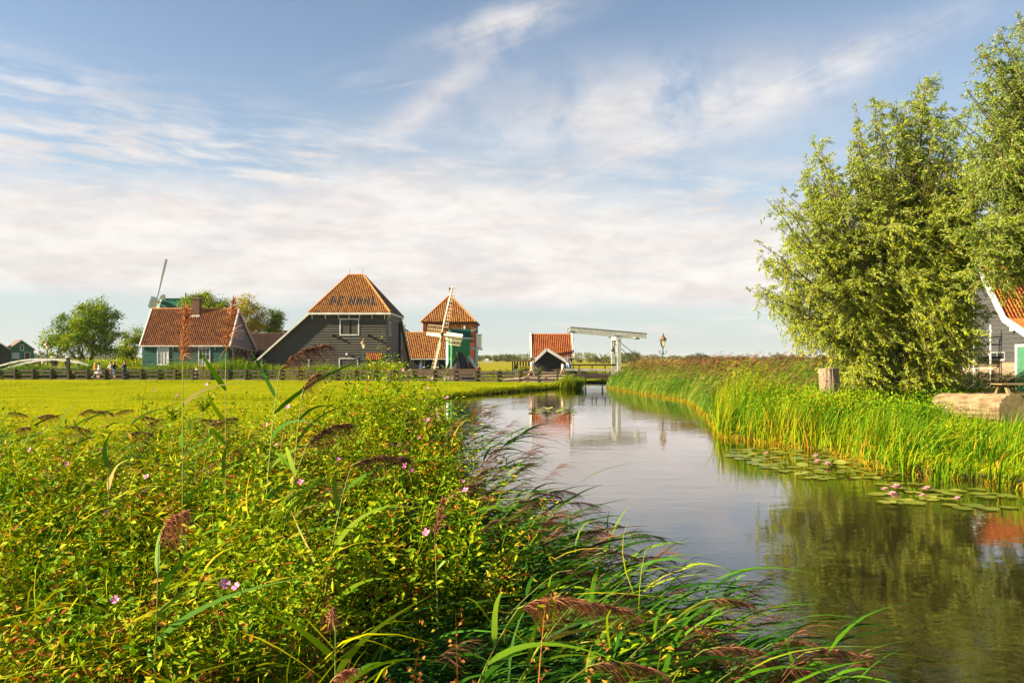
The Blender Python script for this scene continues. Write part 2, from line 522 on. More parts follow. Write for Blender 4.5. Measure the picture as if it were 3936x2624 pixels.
def pantile(parent, A, B, up, L, poly, tmat, cw=0.2, rh=0.31, seed=1, letters=None, name='roof_tiles'):
    A, B = Vector(A), Vector(B)
    e = (B - A).normalized(); U = Vector(up).normalized()
    N = e.cross(U).normalized()
    if N.z < -1e-6: N = -N
    nc = int((B - A).length / cw) + 1
    nr = int(L / rh) + 1
    V, Q, tone, ii, jj = tile_grid(nc, nr, cw, rh, seed)
    midx = np.zeros(len(Q), dtype=int)
    if letters:
        c0, r0, rows = letters
        for rr, line in enumerate(rows):
            for cc, ch in enumerate(line):
                if ch == '#':
                    for t in np.nonzero((ii == c0 + cc) & (jj == r0 - rr))[0]:
                        midx[t * 8:(t + 1) * 8] = 1
    o0 = origin(parent)
    Mx = np.array([list(e), list(U), list(N)])
    W_ = V @ Mx + np.array(A - o0)[None]
    me = arr_mesh(name, W_, [Q], [tmat, MATS['tile_slate']], {'tone': tone}, midx)
    if poly:
        bm = bmesh.new(); bm.from_mesh(me)
        pts = [Vector(p) for p in poly]
        cen = sum(pts, Vector()) / len(pts)
        for i in range(len(pts)):
            a, b = pts[i], pts[(i + 1) % len(pts)]
            d = (b - a).normalized()
            out = d.cross(N)
            if out.dot(cen - a) > 0: out = -out
            bmesh.ops.bisect_plane(bm, geom=bm.verts[:] + bm.edges[:] + bm.faces[:], plane_co=a - o0, plane_no=out, clear_outer=True, dist=1e-5)
        bm.to_mesh(me); bm.free()
    o = link(name, me, parent)
    o['kind'] = 'stuff'
    return o

def ridge_caps(parent, p0, p1, r=0.11, m='ridge_clay', step=0.38, name='ridge_tile'):
    p0, p1 = Vector(p0), Vector(p1)
    n = max(1, int((p1 - p0).length / step))
    mb = MB()
    for i in range(n):
        a, b = p0.lerp(p1, i / n), p0.lerp(p1, (i + 1.12) / n)
        mb.tube([a, b], [r * 1.1, r * 0.9], 6)
    return mb.build(name, MATS[m], parent)

class Wall:
    """a plane of a house: x along u from O, z up, n outwards"""
    def __init__(s, O, u, n):
        s.O, s.u, s.n = Vector(O), Vector(u).normalized(), Vector(n).normalized()
    def p(s, x, z, out=0.0):
        q = s.O + s.u * x + s.n * out
        return Vector((q.x, q.y, z))
    def bar(s, mb, x0, x1, z0, z1, o0=0.0, o1=0.06, mi=0):
        mb.hexa([s.p(x0, z0, o0), s.p(x1, z0, o0), s.p(x1, z0, o1), s.p(x0, z0, o1), s.p(x0, z1, o0), s.p(x1, z1, o0), s.p(x1, z1, o1), s.p(x0, z1, o1)], mi)

def clap(wall_obj, w, z0, z1, xl, xr, pitch, m, openings=(), out=0.04, seed=0):
    r = random.Random(seed)
    z = z0
    while z < z1 - 0.03:
        zb = z; zt = min(z + pitch * 1.1, z1)
        zm = (zb + zt) / 2
        cuts = sorted((a, b) for a, b, c, d in openings if c < zm < d)
        segs = []
        a0, b0 = xl(zm), xr(zm)
        cur = a0
        for a, b in cuts:
            if a > cur: segs.append((cur, a))
            cur = max(cur, b)
        if cur < b0: segs.append((cur, b0))
        for a, b in segs:
            if b - a < 0.03: continue
            ab, at_ = (xl(zb), xl(zt)) if abs(a - a0) < 1e-6 else (a, a)
            bb, bt = (xr(zb), xr(zt)) if abs(b - b0) < 1e-6 else (b, b)
            dz = r.uniform(-0.006, 0.006); ou = out + r.uniform(-0.006, 0.008)
            mb = MB()
            mb.hexa([w.p(ab, zb + dz, 0.0), w.p(bb, zb + dz, 0.0), w.p(bb, zb + dz, ou), w.p(ab, zb + dz, ou),
                     w.p(at_, zt, 0.0), w.p(bt, zt, 0.0), w.p(bt, zt, 0.008), w.p(at_, zt, 0.008)])
            mb.build('board', m, wall_obj)
        z += pitch

def window(house, w, x0, x1, z0, z1, cols=2, rows=3, curtain=False, fr=0.09, name='window', frame='white_paint', half=False):
    mb = MB()
    w.bar(mb, x0, x0 + fr, z0, z1, 0, 0.09); w.bar(mb, x1 - fr, x1, z0, z1, 0, 0.09)
    w.bar(mb, x0 + fr, x1 - fr, z1 - fr, z1, 0, 0.088); w.bar(mb, x0 + fr, x1 - fr, z0, z0 + fr, 0, 0.088)
    W0, W1, Z0, Z1 = x0 + fr, x1 - fr, z0 + fr, z1 - fr
    cw, ch = (W1 - W0) / cols, (Z1 - Z0) / rows
    for i in range(1, cols): w.bar(mb, W0 + i * cw - 0.018, W0 + i * cw + 0.018, Z0, Z1, 0.02, 0.062)
    for j in range(1, rows): w.bar(mb, W0, W1, Z0 + j * ch - 0.018, Z0 + j * ch + 0.018, 0.02, 0.058)
    f = mb.build(name, MATS[frame], house)
    for i in range(cols):
        for j in range(rows):
            p = MB()
            w.bar(p, W0 + i * cw + 0.001, W0 + (i + 1) * cw - 0.001, Z0 + j * ch + 0.001, Z0 + (j + 1) * ch - 0.001, 0.024, 0.034)
            hang = curtain or (half and (j == 0 or (i == 0 and False)))
            p.build('pane', MATS['curtain' if hang else 'window_glass'], f)
    s = MB(); w.bar(s, x0 - 0.05, x1 + 0.05, z0 - 0.06, z0 - 0.002, 0.0, 0.13)
    s.build('sill', MATS[frame], f)
    return f

def plank_door(house, w, x0, x1, z0, z1, n, m, fr=0.1, name='door', gap=None, frame='white_paint', sill=False):
    mb = MB()
    w.bar(mb, x0, x0 + fr, z0, z1, 0, 0.10); w.bar(mb, x1 - fr, x1, z0, z1, 0, 0.10)
    w.bar(mb, x0 + fr, x1 - fr, z1 - fr, z1, 0, 0.098)
    if sill: w.bar(mb, x0 + fr, x1 - fr, z0, z0 + fr, 0, 0.098)
    f = mb.build(name, MATS[frame], house)
    a, b = x0 + fr, x1 - fr
    pw = (b - a) / n
    for i in range(n):
        if gap and i in gap: continue
        p = MB(); w.bar(p, a + i * pw + 0.006, a + (i + 1) * pw - 0.006, z0 + (fr if sill else 0) + 0.005, z1 - fr - 0.005, 0.012, 0.045 + 0.006 * (i % 2))
        p.build('plank', MATS[m], f)
    return f

def brackets(house, w, xs, ztop, drop=0.42, reach=0.32, th=0.07, m='white_paint'):
    for x in xs:
        mb = MB()
        prof = [(0.0, 0), (reach, 0), (reach, -0.07), (reach * 0.62, -drop * 0.28), (reach * 0.34, -drop * 0.62), (reach * 0.26, -drop), (0.0, -drop)]
        poly = [w.p(x - th / 2, ztop + dz, o + 0.04) for o, dz in prof]
        mb.prism(poly, w.u * th)
        mb.build('bracket', MATS[m], house)

def slab(mb, pts, t, mi=0):
    pts = [Vector(p) for p in pts]
    n = (pts[1] - pts[0]).cross(pts[2] - pts[0]).normalized()
    if n.z < 0: n = -n
    mb.prism([p - n * t for p in pts], n * (t - 0.012), mi)

XU, YU = Vector((1, 0, 0)), Vector((0, 1, 0))
# ================================================================== the tall black barn with lettering on its roof
def tall_barn():
    h = empty('barn', (-19, 86, 0), 'tall black clapboard barn with dark lettering on its orange pyramid roof', 'barn')
    XL, XC, XR, YF, YB, YE = -25.9, -20.7, -12.9, 82.0, 91.0, 99.0
    ze = 6.72
    mb = MB()
    mb.prism([(XL, YF, 0), (XR, YF, 0), (XR, YF, ze), (XC, YF, ze), (XL, YF, 2.0)], (0, YB - YF, 0))
    mb.prism([(XR - 0.001, YB, 0), (XR - 0.001, YE, 0), (XR - 0.001, YE, 1.95), (XR - 0.001, YB, ze - 0.1)], (XC - XR, 0, 0))
    wall = mb.build('wall', MATS['tar_dark'], h)
    wf = Wall((XL, YF, 0), XU, -YU)
    fx = lambda px: (px - CX) * YF / F - XL
    fz = lambda py: EYE + (HY - py) * YF / F
    sh = (fx(1306), fx(1381), fz(1289), fz(1224))
    dr = (fx(1303), fx(1377), 0.0, fz(1375))
    xl = lambda z: 0.0 if z < 2.0 else (z - 2.0) * (XC - XL) / (ze - 2.0)
    clap(wall, wf, 0.1, ze, xl, lambda z: XR - XL, 0.262, MATS['tar_board'], [sh, dr], 0.085, 3)
    # right-hand side, receding
    ws = Wall((XR, YF, 0), YU, XU)
    d1 = (0.75, 1.9, 0.0, fz(1373)); w1 = (1.15, 2.3, 4.4, 5.9); d2 = (9.8, 10.9, 0.0, 2.3); w2 = (9.6, 10.5, 3.2, 5.0)
    xr = lambda z: 17.0 if z < 1.95 else 9.0 + (ze - z) * 8.0 / (ze - 1.95)
    clap(wall, ws, 0.1, ze, lambda z: 0.0, xr, 0.262, MATS['tar_board'], [d1, w1, d2, w2], 0.045, 4)
    plank_door(h, wf, *sh, 8, 'tar_board', 0.11, 'shutter_window', gap=(4,), sill=True)
    plank_door(h, wf, *dr, 8, 'tar_board', 0.11, 'door')
    plank_door(h, ws, *d1, 4, 'tar_board', 0.1, 'door')
    plank_door(h, ws, *w1, 4, 'tar_board', 0.1, 'shutter_window', sill=True)
    plank_door(h, ws, *d2, 4, 'tar_board', 0.1, 'door')
    plank_door(h, ws, *w2, 4, 'tar_board', 0.1, 'shutter_window', sill=True)
    # roof
    e = 0.42
    zr = 11.05
    F0, F1 = Vector((XC - 0.15, YF - e, ze + 0.02)), Vector((XR + e, YF - e, ze + 0.02))
    B0, B1 = Vector((XC - 0.15, YB + e, ze + 0.02)), Vector((XR + e, YB + e, ze + 0.02))
    R0, R1 = Vector((-17.75, 86.5, zr)), Vector((-16.1, 86.5, zr))
    mb = MB()
    slab(mb, [F0, F1, R1, R0], 0.12); slab(mb, [F1, B1, R1], 0.12); slab(mb, [B1, B0, R0, R1], 0.12); slab(mb, [B0, F0, R0], 0.12)
    slab(mb, [(XC - 0.05, YF - 0.2, ze + 0.05), (XC - 0.05, YB, ze + 0.05), (XL - 0.35, YB, 1.82), (XL - 0.35, YF - 0.2, 1.82)], 0.14)
    slab(mb, [(XC, YB + 0.1, ze - 0.05), (XR + 0.2, YB + 0.1, ze - 0.05), (XR + 0.2, YE + 0.3, 1.78), (XC, YE + 0.3, 1.78)], 0.14)
    roof = mb.build('roof', MATS['under_roof'], h)
    LET = ['##..###...#.#..#...#..#..', '#.#.#.....#.#.#.#.#.#.#..', '#.#.##....###.###.###.#..', '#.#.#.....#.#.#.#.#.#.#..', '##..###...#.#.#.#.#.#.###']
    Uf = ((R0 + R1) / 2 - (F0 + F1) / 2); Uf.x = 0
    pantile(roof, F0 + Vector((0, 0, 0.01)), F1 + Vector((0, 0, 0.01)), Uf, Uf.length, [F0, F1, R1, R0], MATS['tile_orange'], 0.196, 0.30, 11, letters=(10, 8, LET))
    Us = (R1 - (F1 + B1) / 2); Us.y = 0
    pantile(roof, F1, B1, Us, Us.length, [F1, B1, R1], MATS['tile_brown'], 0.2, 0.3, 12)  # browner tiles put the shade of this slope into its colour
    for a, b in ((F0, R0), (F1, R1), (R0, R1), (B1, R1)):
        ridge_caps(roof, a + Vector((0, 0, 0.06)), b + Vector((0, 0, 0.06)), 0.12)
    for x in (-17.6, -16.2):
        MB().tube([(x, 86.5, zr), (x, 86.5, zr + 0.75)], 0.018, 4).build('lightning_rod', MATS['iron'], roof)
    mb = MB(); mb.box((F0.x + 0.1, YF - e - 0.08, ze - 0.16), (F1.x + 0.06, YF - e + 0.05, ze + 0.04)); mb.box((F0.x + 0.1, YF - e + 0.05, ze - 0.1), (F1.x, YF - 0.02, ze - 0.05))
    mb.build('eave_board', MATS['white_paint'], h)
    mb = MB(); mb.box((F1.x - 0.05, YF - e + 0.06, ze - 0.16), (F1.x + 0.08, YB + e, ze + 0.04))
    mb.build('eave_board', MATS['white_paint'], h)
    brackets(h, wf, [fx(p) for p in (1201, 1252, 1303, 1343, 1383, 1431, 1479)], ze - 0.11, 0.48, 0.38)
    brackets(h, ws, [0.35 + i * 1.62 for i in range(6)], ze - 0.17, 0.48, 0.36)
    MB().beam((XC - 0.02, YF - 0.28, ze + 0.02), (XL - 0.42, YF - 0.28, 1.72), 0.16, 0.34, (0, -1, 0)).build('barge_board', MATS['white_paint'], h)
    MB().beam((XR + 0.24, YB - 0.05, ze + 0.05), (XR + 0.24, YE + 0.35, 1.72), 0.3, 0.12, (1, 0, 0)).build('barge_board', MATS['white_paint'], h)
    mb = MB(); mb.tube([(XR + 0.16, YB - 0.35, 0), (XR + 0.16, YB - 0.35, ze - 0.2)], 0.13, 8)
    mb.build('drain_pipe', MATS['iron'], h)
    for px in (1277, 1413):
        mb = MB(); x = fx(px); wf.bar(mb, x - 0.08, x + 0.08, fz(1290), fz(1283), 0.03, 0.42)
        mb.build('shutter_stop', MATS['tar_board'], h)
    mb = MB(); wf.bar(mb, fx(1185), fx(1190), 0, fz(1381), 0.0, 0.12); mb.build('door_post', MATS['white_paint'], h)
    mb = MB(); wf.bar(mb, fx(1004), fx(1009), 0, fz(1372), 0.0, 0.12); mb.build('corner_post', MATS['white_paint'], h)
    mb = MB(); c = wf.p(fx(1336), fz(1361), 0.25); mb.lathe(c - Vector((0, 0, 0.1)), [(0.04, 0), (0.12, 0.03), (0.13, 0.12), (0.06, 0.2), (0.02, 0.22)], 10); wf.bar(mb, fx(1336) - 0.03, fx(1336) + 0.03, fz(1361) + 0.08, fz(1361) + 0.13, 0.03, 0.27)
    mb.build('wall_lamp', MATS['white_paint'], h)
tall_barn()

# ================================================================== the green house with the brick chimney
def green_house():
    h = empty('house', (-34, 88, 0), 'dark green wooden house with red pantile roof and brick chimney', 'house')
    X0, X1, YF, YR, YK, YB = -39.0, -29.9, 84.0, 86.7, 89.2, 93.0
    ze, zr, zk, zb = 3.45, 7.28, 5.35, 2.75
    side = [(YF, 0), (YF, ze), (YR, zr), (YK, zk), (YB, zb), (YB, 0)]
    mb = MB(); mb.prism([(X1, y, z) for y, z in side], (X0 - X1, 0, 0))
    wall = mb.build('wall', MATS['tar_dark'], h)
    wf = Wall((X0, YF, 0), XU, -YU)
    fx = lambda px: (px - CX) * YF / F - X0
    fz = lambda py: EYE + (HY - py) * YF / F
    w1 = (fx(605), fx(650), fz(1402), fz(1335)); w2 = (fx(763), fx(809), fz(1406), fz(1336))
    clap(wall, wf, 0.05, ze - 0.05, lambda z: 0, lambda z: X1 - X0, 0.185, MATS['green_board'], [w1, w2], 0.03, 5)
    window(h, wf, *w1, 3, 3, True); window(h, wf, *w2, 3, 3, False, half=True)
    ws = Wall((X1, YF, 0), YU, XU)
    def yl(z): return 0.0 if z < ze else (z - ze) * (YR - YF) / (zr - ze)
    def yr(z):
        if z < zb: return YB - YF
        if z < zk: return YB - YF - (z - zb) * (YB - YK) / (zk - zb)
        return YK - YF - (z - zk) * (YK - YR) / (zr - zk)
    g1 = (2.05, 2.75, 4.3, 5.3); g2 = (3.35, 4.05, 4.2, 5.2); low = (6.0, 6.9, 1.7, 2.6)
    clap(wall, ws, 3.25, zr - 0.1, yl, yr, 0.22, MATS['grey_board'], [g1, g2], 0.035, 6)
    clap(wall, ws, 0.05, 3.25, yl, yr, 0.22, MATS['brown_board'], [low], 0.03, 7)
    for g in (g1, g2, low): window(h, ws, *g, 2, 2, False, 0.08)
    mb = MB(); mb.beam((X1 + 0.2, YF, 3.42), (X1 + 0.2, YB + 0.2, 2.86), 0.36, 0.1, (0, 0, 1)); mb.build('trim_board', MATS['white_paint'], h)
    for i in range(7):
        t = (i + 0.5) / 7
        brackets(h, ws, [t * (YB - YF)], 3.37 - 0.56 * t, 0.4, 0.3)
    mb = MB(); ws.bar(mb, 1.1, 1.25, 0, 3.2, 0, 0.1); mb.build('door_post', MATS['white_paint'], h)
    mb = MB()
    A, B = Vector((X0 - 0.1, YF - 0.4, ze - 0.45)), Vector((X1 + 0.1, YF - 0.4, ze - 0.45))
    U = Vector((0, YR - YF, zr - ze)).normalized()
    A = Vector((X0 - 0.12, YF - 0.12, ze - 0.05)); B = Vector((X1 + 0.12, YF - 0.12, ze - 0.05))
    L = (Vector((0, YR, zr)) - Vector((0, YF - 0.12, ze - 0.05))).length + 0.1
    T0, T1 = A + U * L, B + U * L
    slab(mb, [A, B, T1, T0], 0.1)
    slab(mb, [(X0 - 0.12, YR, zr), (X1 + 0.12, YR, zr), (X1 + 0.12, YK, zk + 0.02), (X0 - 0.12, YK, zk + 0.02)], 0.1)
    slab(mb, [(X0 - 0.12, YK, zk), (X1 + 0.12, YK, zk), (X1 + 0.12, YB + 0.3, zb - 0.1), (X0 - 0.12, YB + 0.3, zb - 0.1)], 0.1)
    roof = mb.build('roof', MATS['under_roof'], h)
    pantile(roof, A, B, U, L, [A, B, T1, T0], MATS['tile_red'], 0.21, 0.31, 21)
    ridge_caps(roof, T0 + Vector((0, 0, 0.04)), T1 + Vector((0, 0, 0.04)), 0.11)
    for X in (X0 - 0.2, X1 + 0.2):
        MB().beam((X, YF - 0.2, ze - 0.2), (X, YR, zr + 0.1), 0.3, 0.12, (1, 0, 0)).build('barge_board', MATS['white_paint'], h)
    MB().beam((X1 + 0.2, YR, zr + 0.1), (X1 + 0.2, YK, zk + 0.05), 0.26, 0.12, (1, 0, 0)).build('barge_board', MATS['white_paint'], h)
    MB().beam((X1 + 0.2, YK, zk + 0.05), (X1 + 0.2, YB + 0.3, zb - 0.12), 0.26, 0.12, (1, 0, 0)).build('barge_board', MATS['white_paint'], h)
    mb = MB(); mb.box((X0 - 0.15, YF - 0.28, ze - 0.14), (X1 + 0.15, YF - 0.12, ze - 0.02)); mb.build('eave_board', MATS['white_paint'], h)
    brackets(h, wf, [0.2, 1.85, 3.3, 4.75, 6.3, 7.7], ze - 0.12, 0.34, 0.2)
    # chimney of courses
    cx = (755 - CX) * 86.4 / F
    mb = MB()
    nrow = 20
    for i in range(nrow):
        g = 0.0 if i % 2 else 0.008
        mb.box((cx - 0.40 - g, 86.15 - g, 6.45 + i * 0.1), (cx + 0.40 + g, 86.85 + g, 6.45 + (i + 1) * 0.1 - 0.012))
    mb.box((cx - 0.38, 86.17, 6.45), (cx + 0.38, 86.83, 6.45 + nrow * 0.1 - 0.02))
    mb.box((cx - 0.46, 86.1, 8.45), (cx + 0.46, 86.9, 8.57))
    ch = mb.build('chimney', MATS['brick'], h)
    mb = MB()
    for sx in (-0.36, 0.36):
        for sy in (86.2, 86.8):
            mb.beam((cx + sx, sy, 8.57), (cx + sx, sy, 8.8), 0.04, 0.04)
    mb.box((cx - 0.44, 86.14, 8.8), (cx + 0.44, 86.86, 8.84))
    mb.build('chimney_cap', MATS['iron'], ch)
    mb = MB(); mb.box((cx - 0.5, 86.0, 6.5), (cx + 0.5, 86.12, 6.74)); mb.build('flashing', MATS['white_paint'], ch)
green_house()

# ================================================================== the low dark-roofed barn between house and barn
def dark_roof_barn():
    h = empty('barn', (-28, 95, 0), 'low barn with dark brown pantile roof between green house and black barn', 'barn')
    X0, X1, YF, YR = -32.5, -20.0, 92.5, 95.5
    mb = MB(); mb.prism([(X0, YF, 0), (X0, YF, 2.7), (X0, YR, 4.95), (X0, YR + 3, 2.7), (X0, YR + 3, 0)], (X1 - X0, 0, 0))
    mb.build('wall', MATS['tar_dark'], h)
    A, B = Vector((X0, YF - 0.2, 2.6)), Vector((X1, YF - 0.2, 2.6))
    U = Vector((0, YR - YF + 0.2, 2.4)); L = U.length; U.normalize()
    mb = MB(); slab(mb, [A, B, B + U * L, A + U * L], 0.1); slab(mb, [A + U * L, B + U * L, (X1, YR + 3.2, 2.6), (X0, YR + 3.2, 2.6)], 0.1)
    roof = mb.build('roof', MATS['under_roof'], h)
    pantile(roof, A, B, U, L, None, MATS['tile_brown'], 0.22, 0.31, 31)
    ridge_caps(roof, A + U * L, B + U * L, 0.1, 'brown_board')
    h2 = empty('shed', (-31, 118, 0), 'small dark gable top peeking over the brown-roofed barn', 'shed')
    q = lambda px, py: P(px, py, 118)
    mb = MB(); mb.prism([q(1050, 1300), q(1108, 1300), q(1098, 1282), q(1082, 1268), q(1060, 1267)], (0, 5, 0))
    mb.prism([G(1052, 118.1), G(1106, 118.1), q(1106, 1301) + Vector((0, .1, 0)), q(1052, 1301) + Vector((0, .1, 0))], (0, 4.6, 0))
    mb.build('wall', MATS['tile_brown'], h2)
    MB().tube([q(1060, 1266.5), q(1082, 1267.5), q(1098, 1281.5), q(1110, 1300)], 0.12, 5).build('roof_edge', MATS['tan_board'], h2)
dark_roof_barn()

# ================================================================== tile-hung warehouse and the long barn beside the small mill
def warehouse():
    D = 112.0
    h = empty('warehouse', (-9.0, 117, 0), 'tile-hung orange warehouse with pyramid roof behind the small windmill', 'warehouse')
    X0, X1, YB = (1625 - CX) * D / F, (1823 - CX) * D / F, D + 11.5
    fz = lambda py: EYE + (HY - py) * D / F
    ze = fz(1238); zt = fz(1290); zr = fz(1137) + 0.5
    mb = MB(); mb.box((X0, D, 0), (X1, YB, ze))
    wall = mb.build('wall', MATS['red_board'], h)
    wf = Wall((X0, D, 0), XU, -YU)
    ws = Wall((X1, D, 0), YU, XU)
    clap(wall, wf, 0.1, zt, lambda z: 0, lambda z: X1 - X0, 0.26, MATS['red_board'], (), 0.04, 8)
    clap(wall, ws, 0.1, ze, lambda z: 0, lambda z: YB - D, 0.26, MATS['red_board'], (), 0.04, 9)
    pantile(wall, wf.p(0, zt - 0.6, 0.05), wf.p(X1 - X0, zt - 0.6, 0.05), (0, 0.03, 1), ze - zt + 0.6, [wf.p(0, zt - 0.6, 0.05), wf.p(X1 - X0, zt - 0.6, 0.05), wf.p(X1 - X0, ze, 0.02), wf.p(0, ze, 0.02)], MATS['tile_orange'], 0.27, 0.36, 41, name='hung_tiles')
    e = 0.25
    Ap = Vector(((1731 - CX) * 116.9 / F, 116.9, zr))
    c = [Vector((X0 - e, D - e, ze)), Vector((X1 + e, D - e, ze)), Vector((X1 + e, YB + e, ze)), Vector((X0 - e, YB + e, ze))]
    A2 = Ap + Vector((0.0, 1.6, 0))
    mb = MB(); slab(mb, [c[0], c[1], Ap], 0.1); slab(mb, [c[1], c[2], A2, Ap], 0.1); slab(mb, [c[2], c[3], A2], 0.1); slab(mb, [c[3], c[0], Ap, A2], 0.1)
    roof = mb.build('roof', MATS['under_roof'], h)
    Uf = Vector((0, Ap.y - D + e, zr - ze))
    pantile(roof, c[0], c[1], Uf, Uf.length, [c[0], c[1], Ap], MATS['tile_orange'], 0.26, 0.36, 42)
    for a, b in ((c[0], Ap), (c[1], Ap), (c[2], A2)): ridge_caps(roof, a + Vector((0, 0, 0.05)), b + Vector((0, 0, 0.05)), 0.13)
    mb = MB(); mb.lathe(Ap + Vector((0, 0.1, -0.1)), [(0.2, 0), (0.16, 0.3), (0.12, 0.75), (0.24, 1.05), (0.26, 1.15)], 8); mb.build('finial', MATS['iron'], roof)
    mb = MB(); x = (1786 - CX) * D / F; mb.box((x - 0.12, D - 0.25, fz(1268)), (x + 0.12, D - 0.05, fz(1252))); mb.build('vent', MATS['white_paint'], h)
    b = empty('loading_box', (X1 + 0.8, D + 1.0, 4), 'dark grey panel hung on the warehouse side above mint beams', 'loading box')
    q = lambda px, py: P(px, py, 111.0)
    mb = MB(); mb.prism([q(1831, 1340), q(1851, 1341), q(1851, 1285), q(1831, 1286)], (0, 2.0, 0)); mb.build('panel', MATS['grey_board'], b)
    mb = MB(); mb.beam(q(1852.5, 1342), q(1852.5, 1284.5), 0.12, 0.1, (0, 1, 0)); mb.beam(q(1830, 1284), q(1853, 1283.5), 0.12, 0.08); mb.build('frame', MATS['mint'], b)

def long_barn():
    D = 101.0
    h = empty('barn', (-9.5, 105, 0), 'long low black barn with orange pantile roof left of the small windmill', 'barn')
    X0, X1 = (1566 - CX) * D / F, (1790 - CX) * D / F
    fz = lambda py: EYE + (HY - py) * D / F
    ze = fz(1377); YR = 105.4; zr = EYE + (HY - 1279) * YR / F
    mb = MB(); mb.prism([(X0, D, 0), (X0, D, ze), (X0, YR, zr - 0.1), (X0, YR + 3.2, ze), (X0, YR + 3.2, 0)], (X1 - X0, 0, 0))
    wall = mb.build('wall', MATS['tar_dark'], h)
    wf = Wall((X0, D, 0), XU, -YU)
    fx = lambda px: (px - CX) * D / F - X0
    w1 = (fx(1614), fx(1633), fz(1411), fz(1388)); w2 = (fx(1667), fx(1686), fz(1411), fz(1388))
    clap(wall, wf, 0.05, ze - 0.05, lambda z: 0, lambda z: X1 - X0, 0.24, MATS['tar_dark'], [w1, w2], 0.035, 10)
    window(h, wf, *w1, 2, 2, False, 0.07); window(h, wf, *w2, 2, 2, False, 0.07)
    A, B = Vector((X0 - 0.1, D - 0.3, ze - 0.02)), Vector((X1, D - 0.3, ze - 0.02))
    T0, T1 = Vector(((1556 - CX) * YR / F, YR, zr)), Vector((X1, YR, zr))
    U = Vector((0, YR - D + 0.3, zr - ze + 0.02)); L = U.length
    mb = MB(); slab(mb, [A, B, T1, T0], 0.1); slab(mb, [T0, T1, (X1, YR + 3.4, ze), (X0, YR + 3.4, ze)], 0.1)
    roof = mb.build('roof', MATS['under_roof'], h)
    pantile(roof, Vector((T0.x, A.y, A.z)), B, U, L, [A, B, T1, T0], MATS['tile_orange'], 0.235, 0.34, 51)
    ridge_caps(roof, T0 + Vector((0, 0, 0.03)), T1 + Vector((0, 0, 0.03)), 0.1)
    mb = MB(); mb.box((X0 - 0.1, D - 0.46, ze - 0.14), (X1, D - 0.3, ze - 0.02)); mb.build('eave_board', MATS['white_paint'], h)
    brackets(h, wf, [fx(p) for p in (1590, 1634, 1665, 1711)], ze - 0.12, 0.4, 0.3)
    mb = MB(); wf.bar(mb, fx(1721.5), fx(1723.5), 0, ze - 0.1, 0, 0.12); mb.build('door_post', MATS['white_paint'], h)
    # the end of another roof behind, with its curled finial
    s = empty('dormer', (-14.4, 109, 0), 'pale hooded roof end with curled finial behind the long barn ridge', 'roof end')
    q = lambda px, py: P(px, py, 109)
    mb = MB(); mb.prism([q(1547, 1290), q(1574, 1290), q(1570, 1276), q(1549, 1262)], (0, 2, 0)); mb.build('gable', MATS['tan_board'], s)
    MB().tube([q(1546, 1258), q(1560, 1267), q(1574, 1276)], 0.09, 5).build('roof_edge', MATS['tar_dark'], s)
    MB().tube([q(1549, 1262), q(1553, 1256), q(1557, 1250), q(1555, 1245)], [0.12, 0.14, 0.09, 0.03], 6).build('finial', MATS['tan_board'], s)
    mb = MB(); mb.box((G(1549, 109).x, 109.1, 0), (G(1572, 109).x, 111, 4.9)); mb.build('wall', MATS['tar_dark'], s)
warehouse(); long_barn()
# ================================================================== windmills
def rot_about(v, axis, ang):
    return Matrix.Rotation(ang, 3, axis) @ v

def make_sails(mill, hub, a, length, psi, board_m, lat_m, stock_m, wb=0.22, wl=0.72, start=0.7, pitch=0.3, bar=0.05, curved=False, which=(0, 1, 2, 3)):
    a = a.normalized()
    hvec = Vector((-a.y, a.x, 0)).normalized()
    if hvec.x < 0: hvec = -hvec
    v = hvec.cross(a)
    if v.z < 0: v = -v
    # clockwise seen from the front of the sails
    for k in which:
        d = rot_about(v, a, psi + k * math.pi / 2).normalized()
        side = d.cross(a).normalized()
        if k == 0 and side.x < 0: make_sails.sg = -1
        elif k == 0: make_sails.sg = 1
        side = side * make_sails.sg
        off = a * (0.12 if k % 2 else 0.30)
        s = empty('sail', hub - origin(mill)); s.parent = mill
        tip = hub + d * length + off
        MB().beam(hub - d * 0.1 + off, tip, 0.19, 0.18, a, w1=0.10, h1=0.10).build('stock', stock_m, s)
        MB().beam(hub + d * start + off - side * (wb / 2 + 0.08), tip - side * (wb / 2 + 0.04), wb, 0.035, rot_about(a, d, 0.25)).build('wind_board', board_m, s)
        mb = MB()
        n = int((length - start) / pitch)
        pts = {0.5: [], 1.0: []}
        for i in range(n + 1):
            r = start + (length - start) * i / n
            t = i / n
            w = wl * (0.62 + 0.75 * t - 0.72 * t * t) if curved else wl
            tw = rot_about(side, d, 0.20 * (1 - t) - 0.05)
            p0 = hub + d * r + off
            mb.beam(p0, p0 + tw * w, bar, bar, a)
            for q in pts: pts[q].append(p0 + tw * w * q)
        for q, pl in pts.items():
            for i in range(len(pl) - 1): mb.beam(pl[i], pl[i + 1], bar, bar, a)
        mb.build('lattice', lat_m, s)

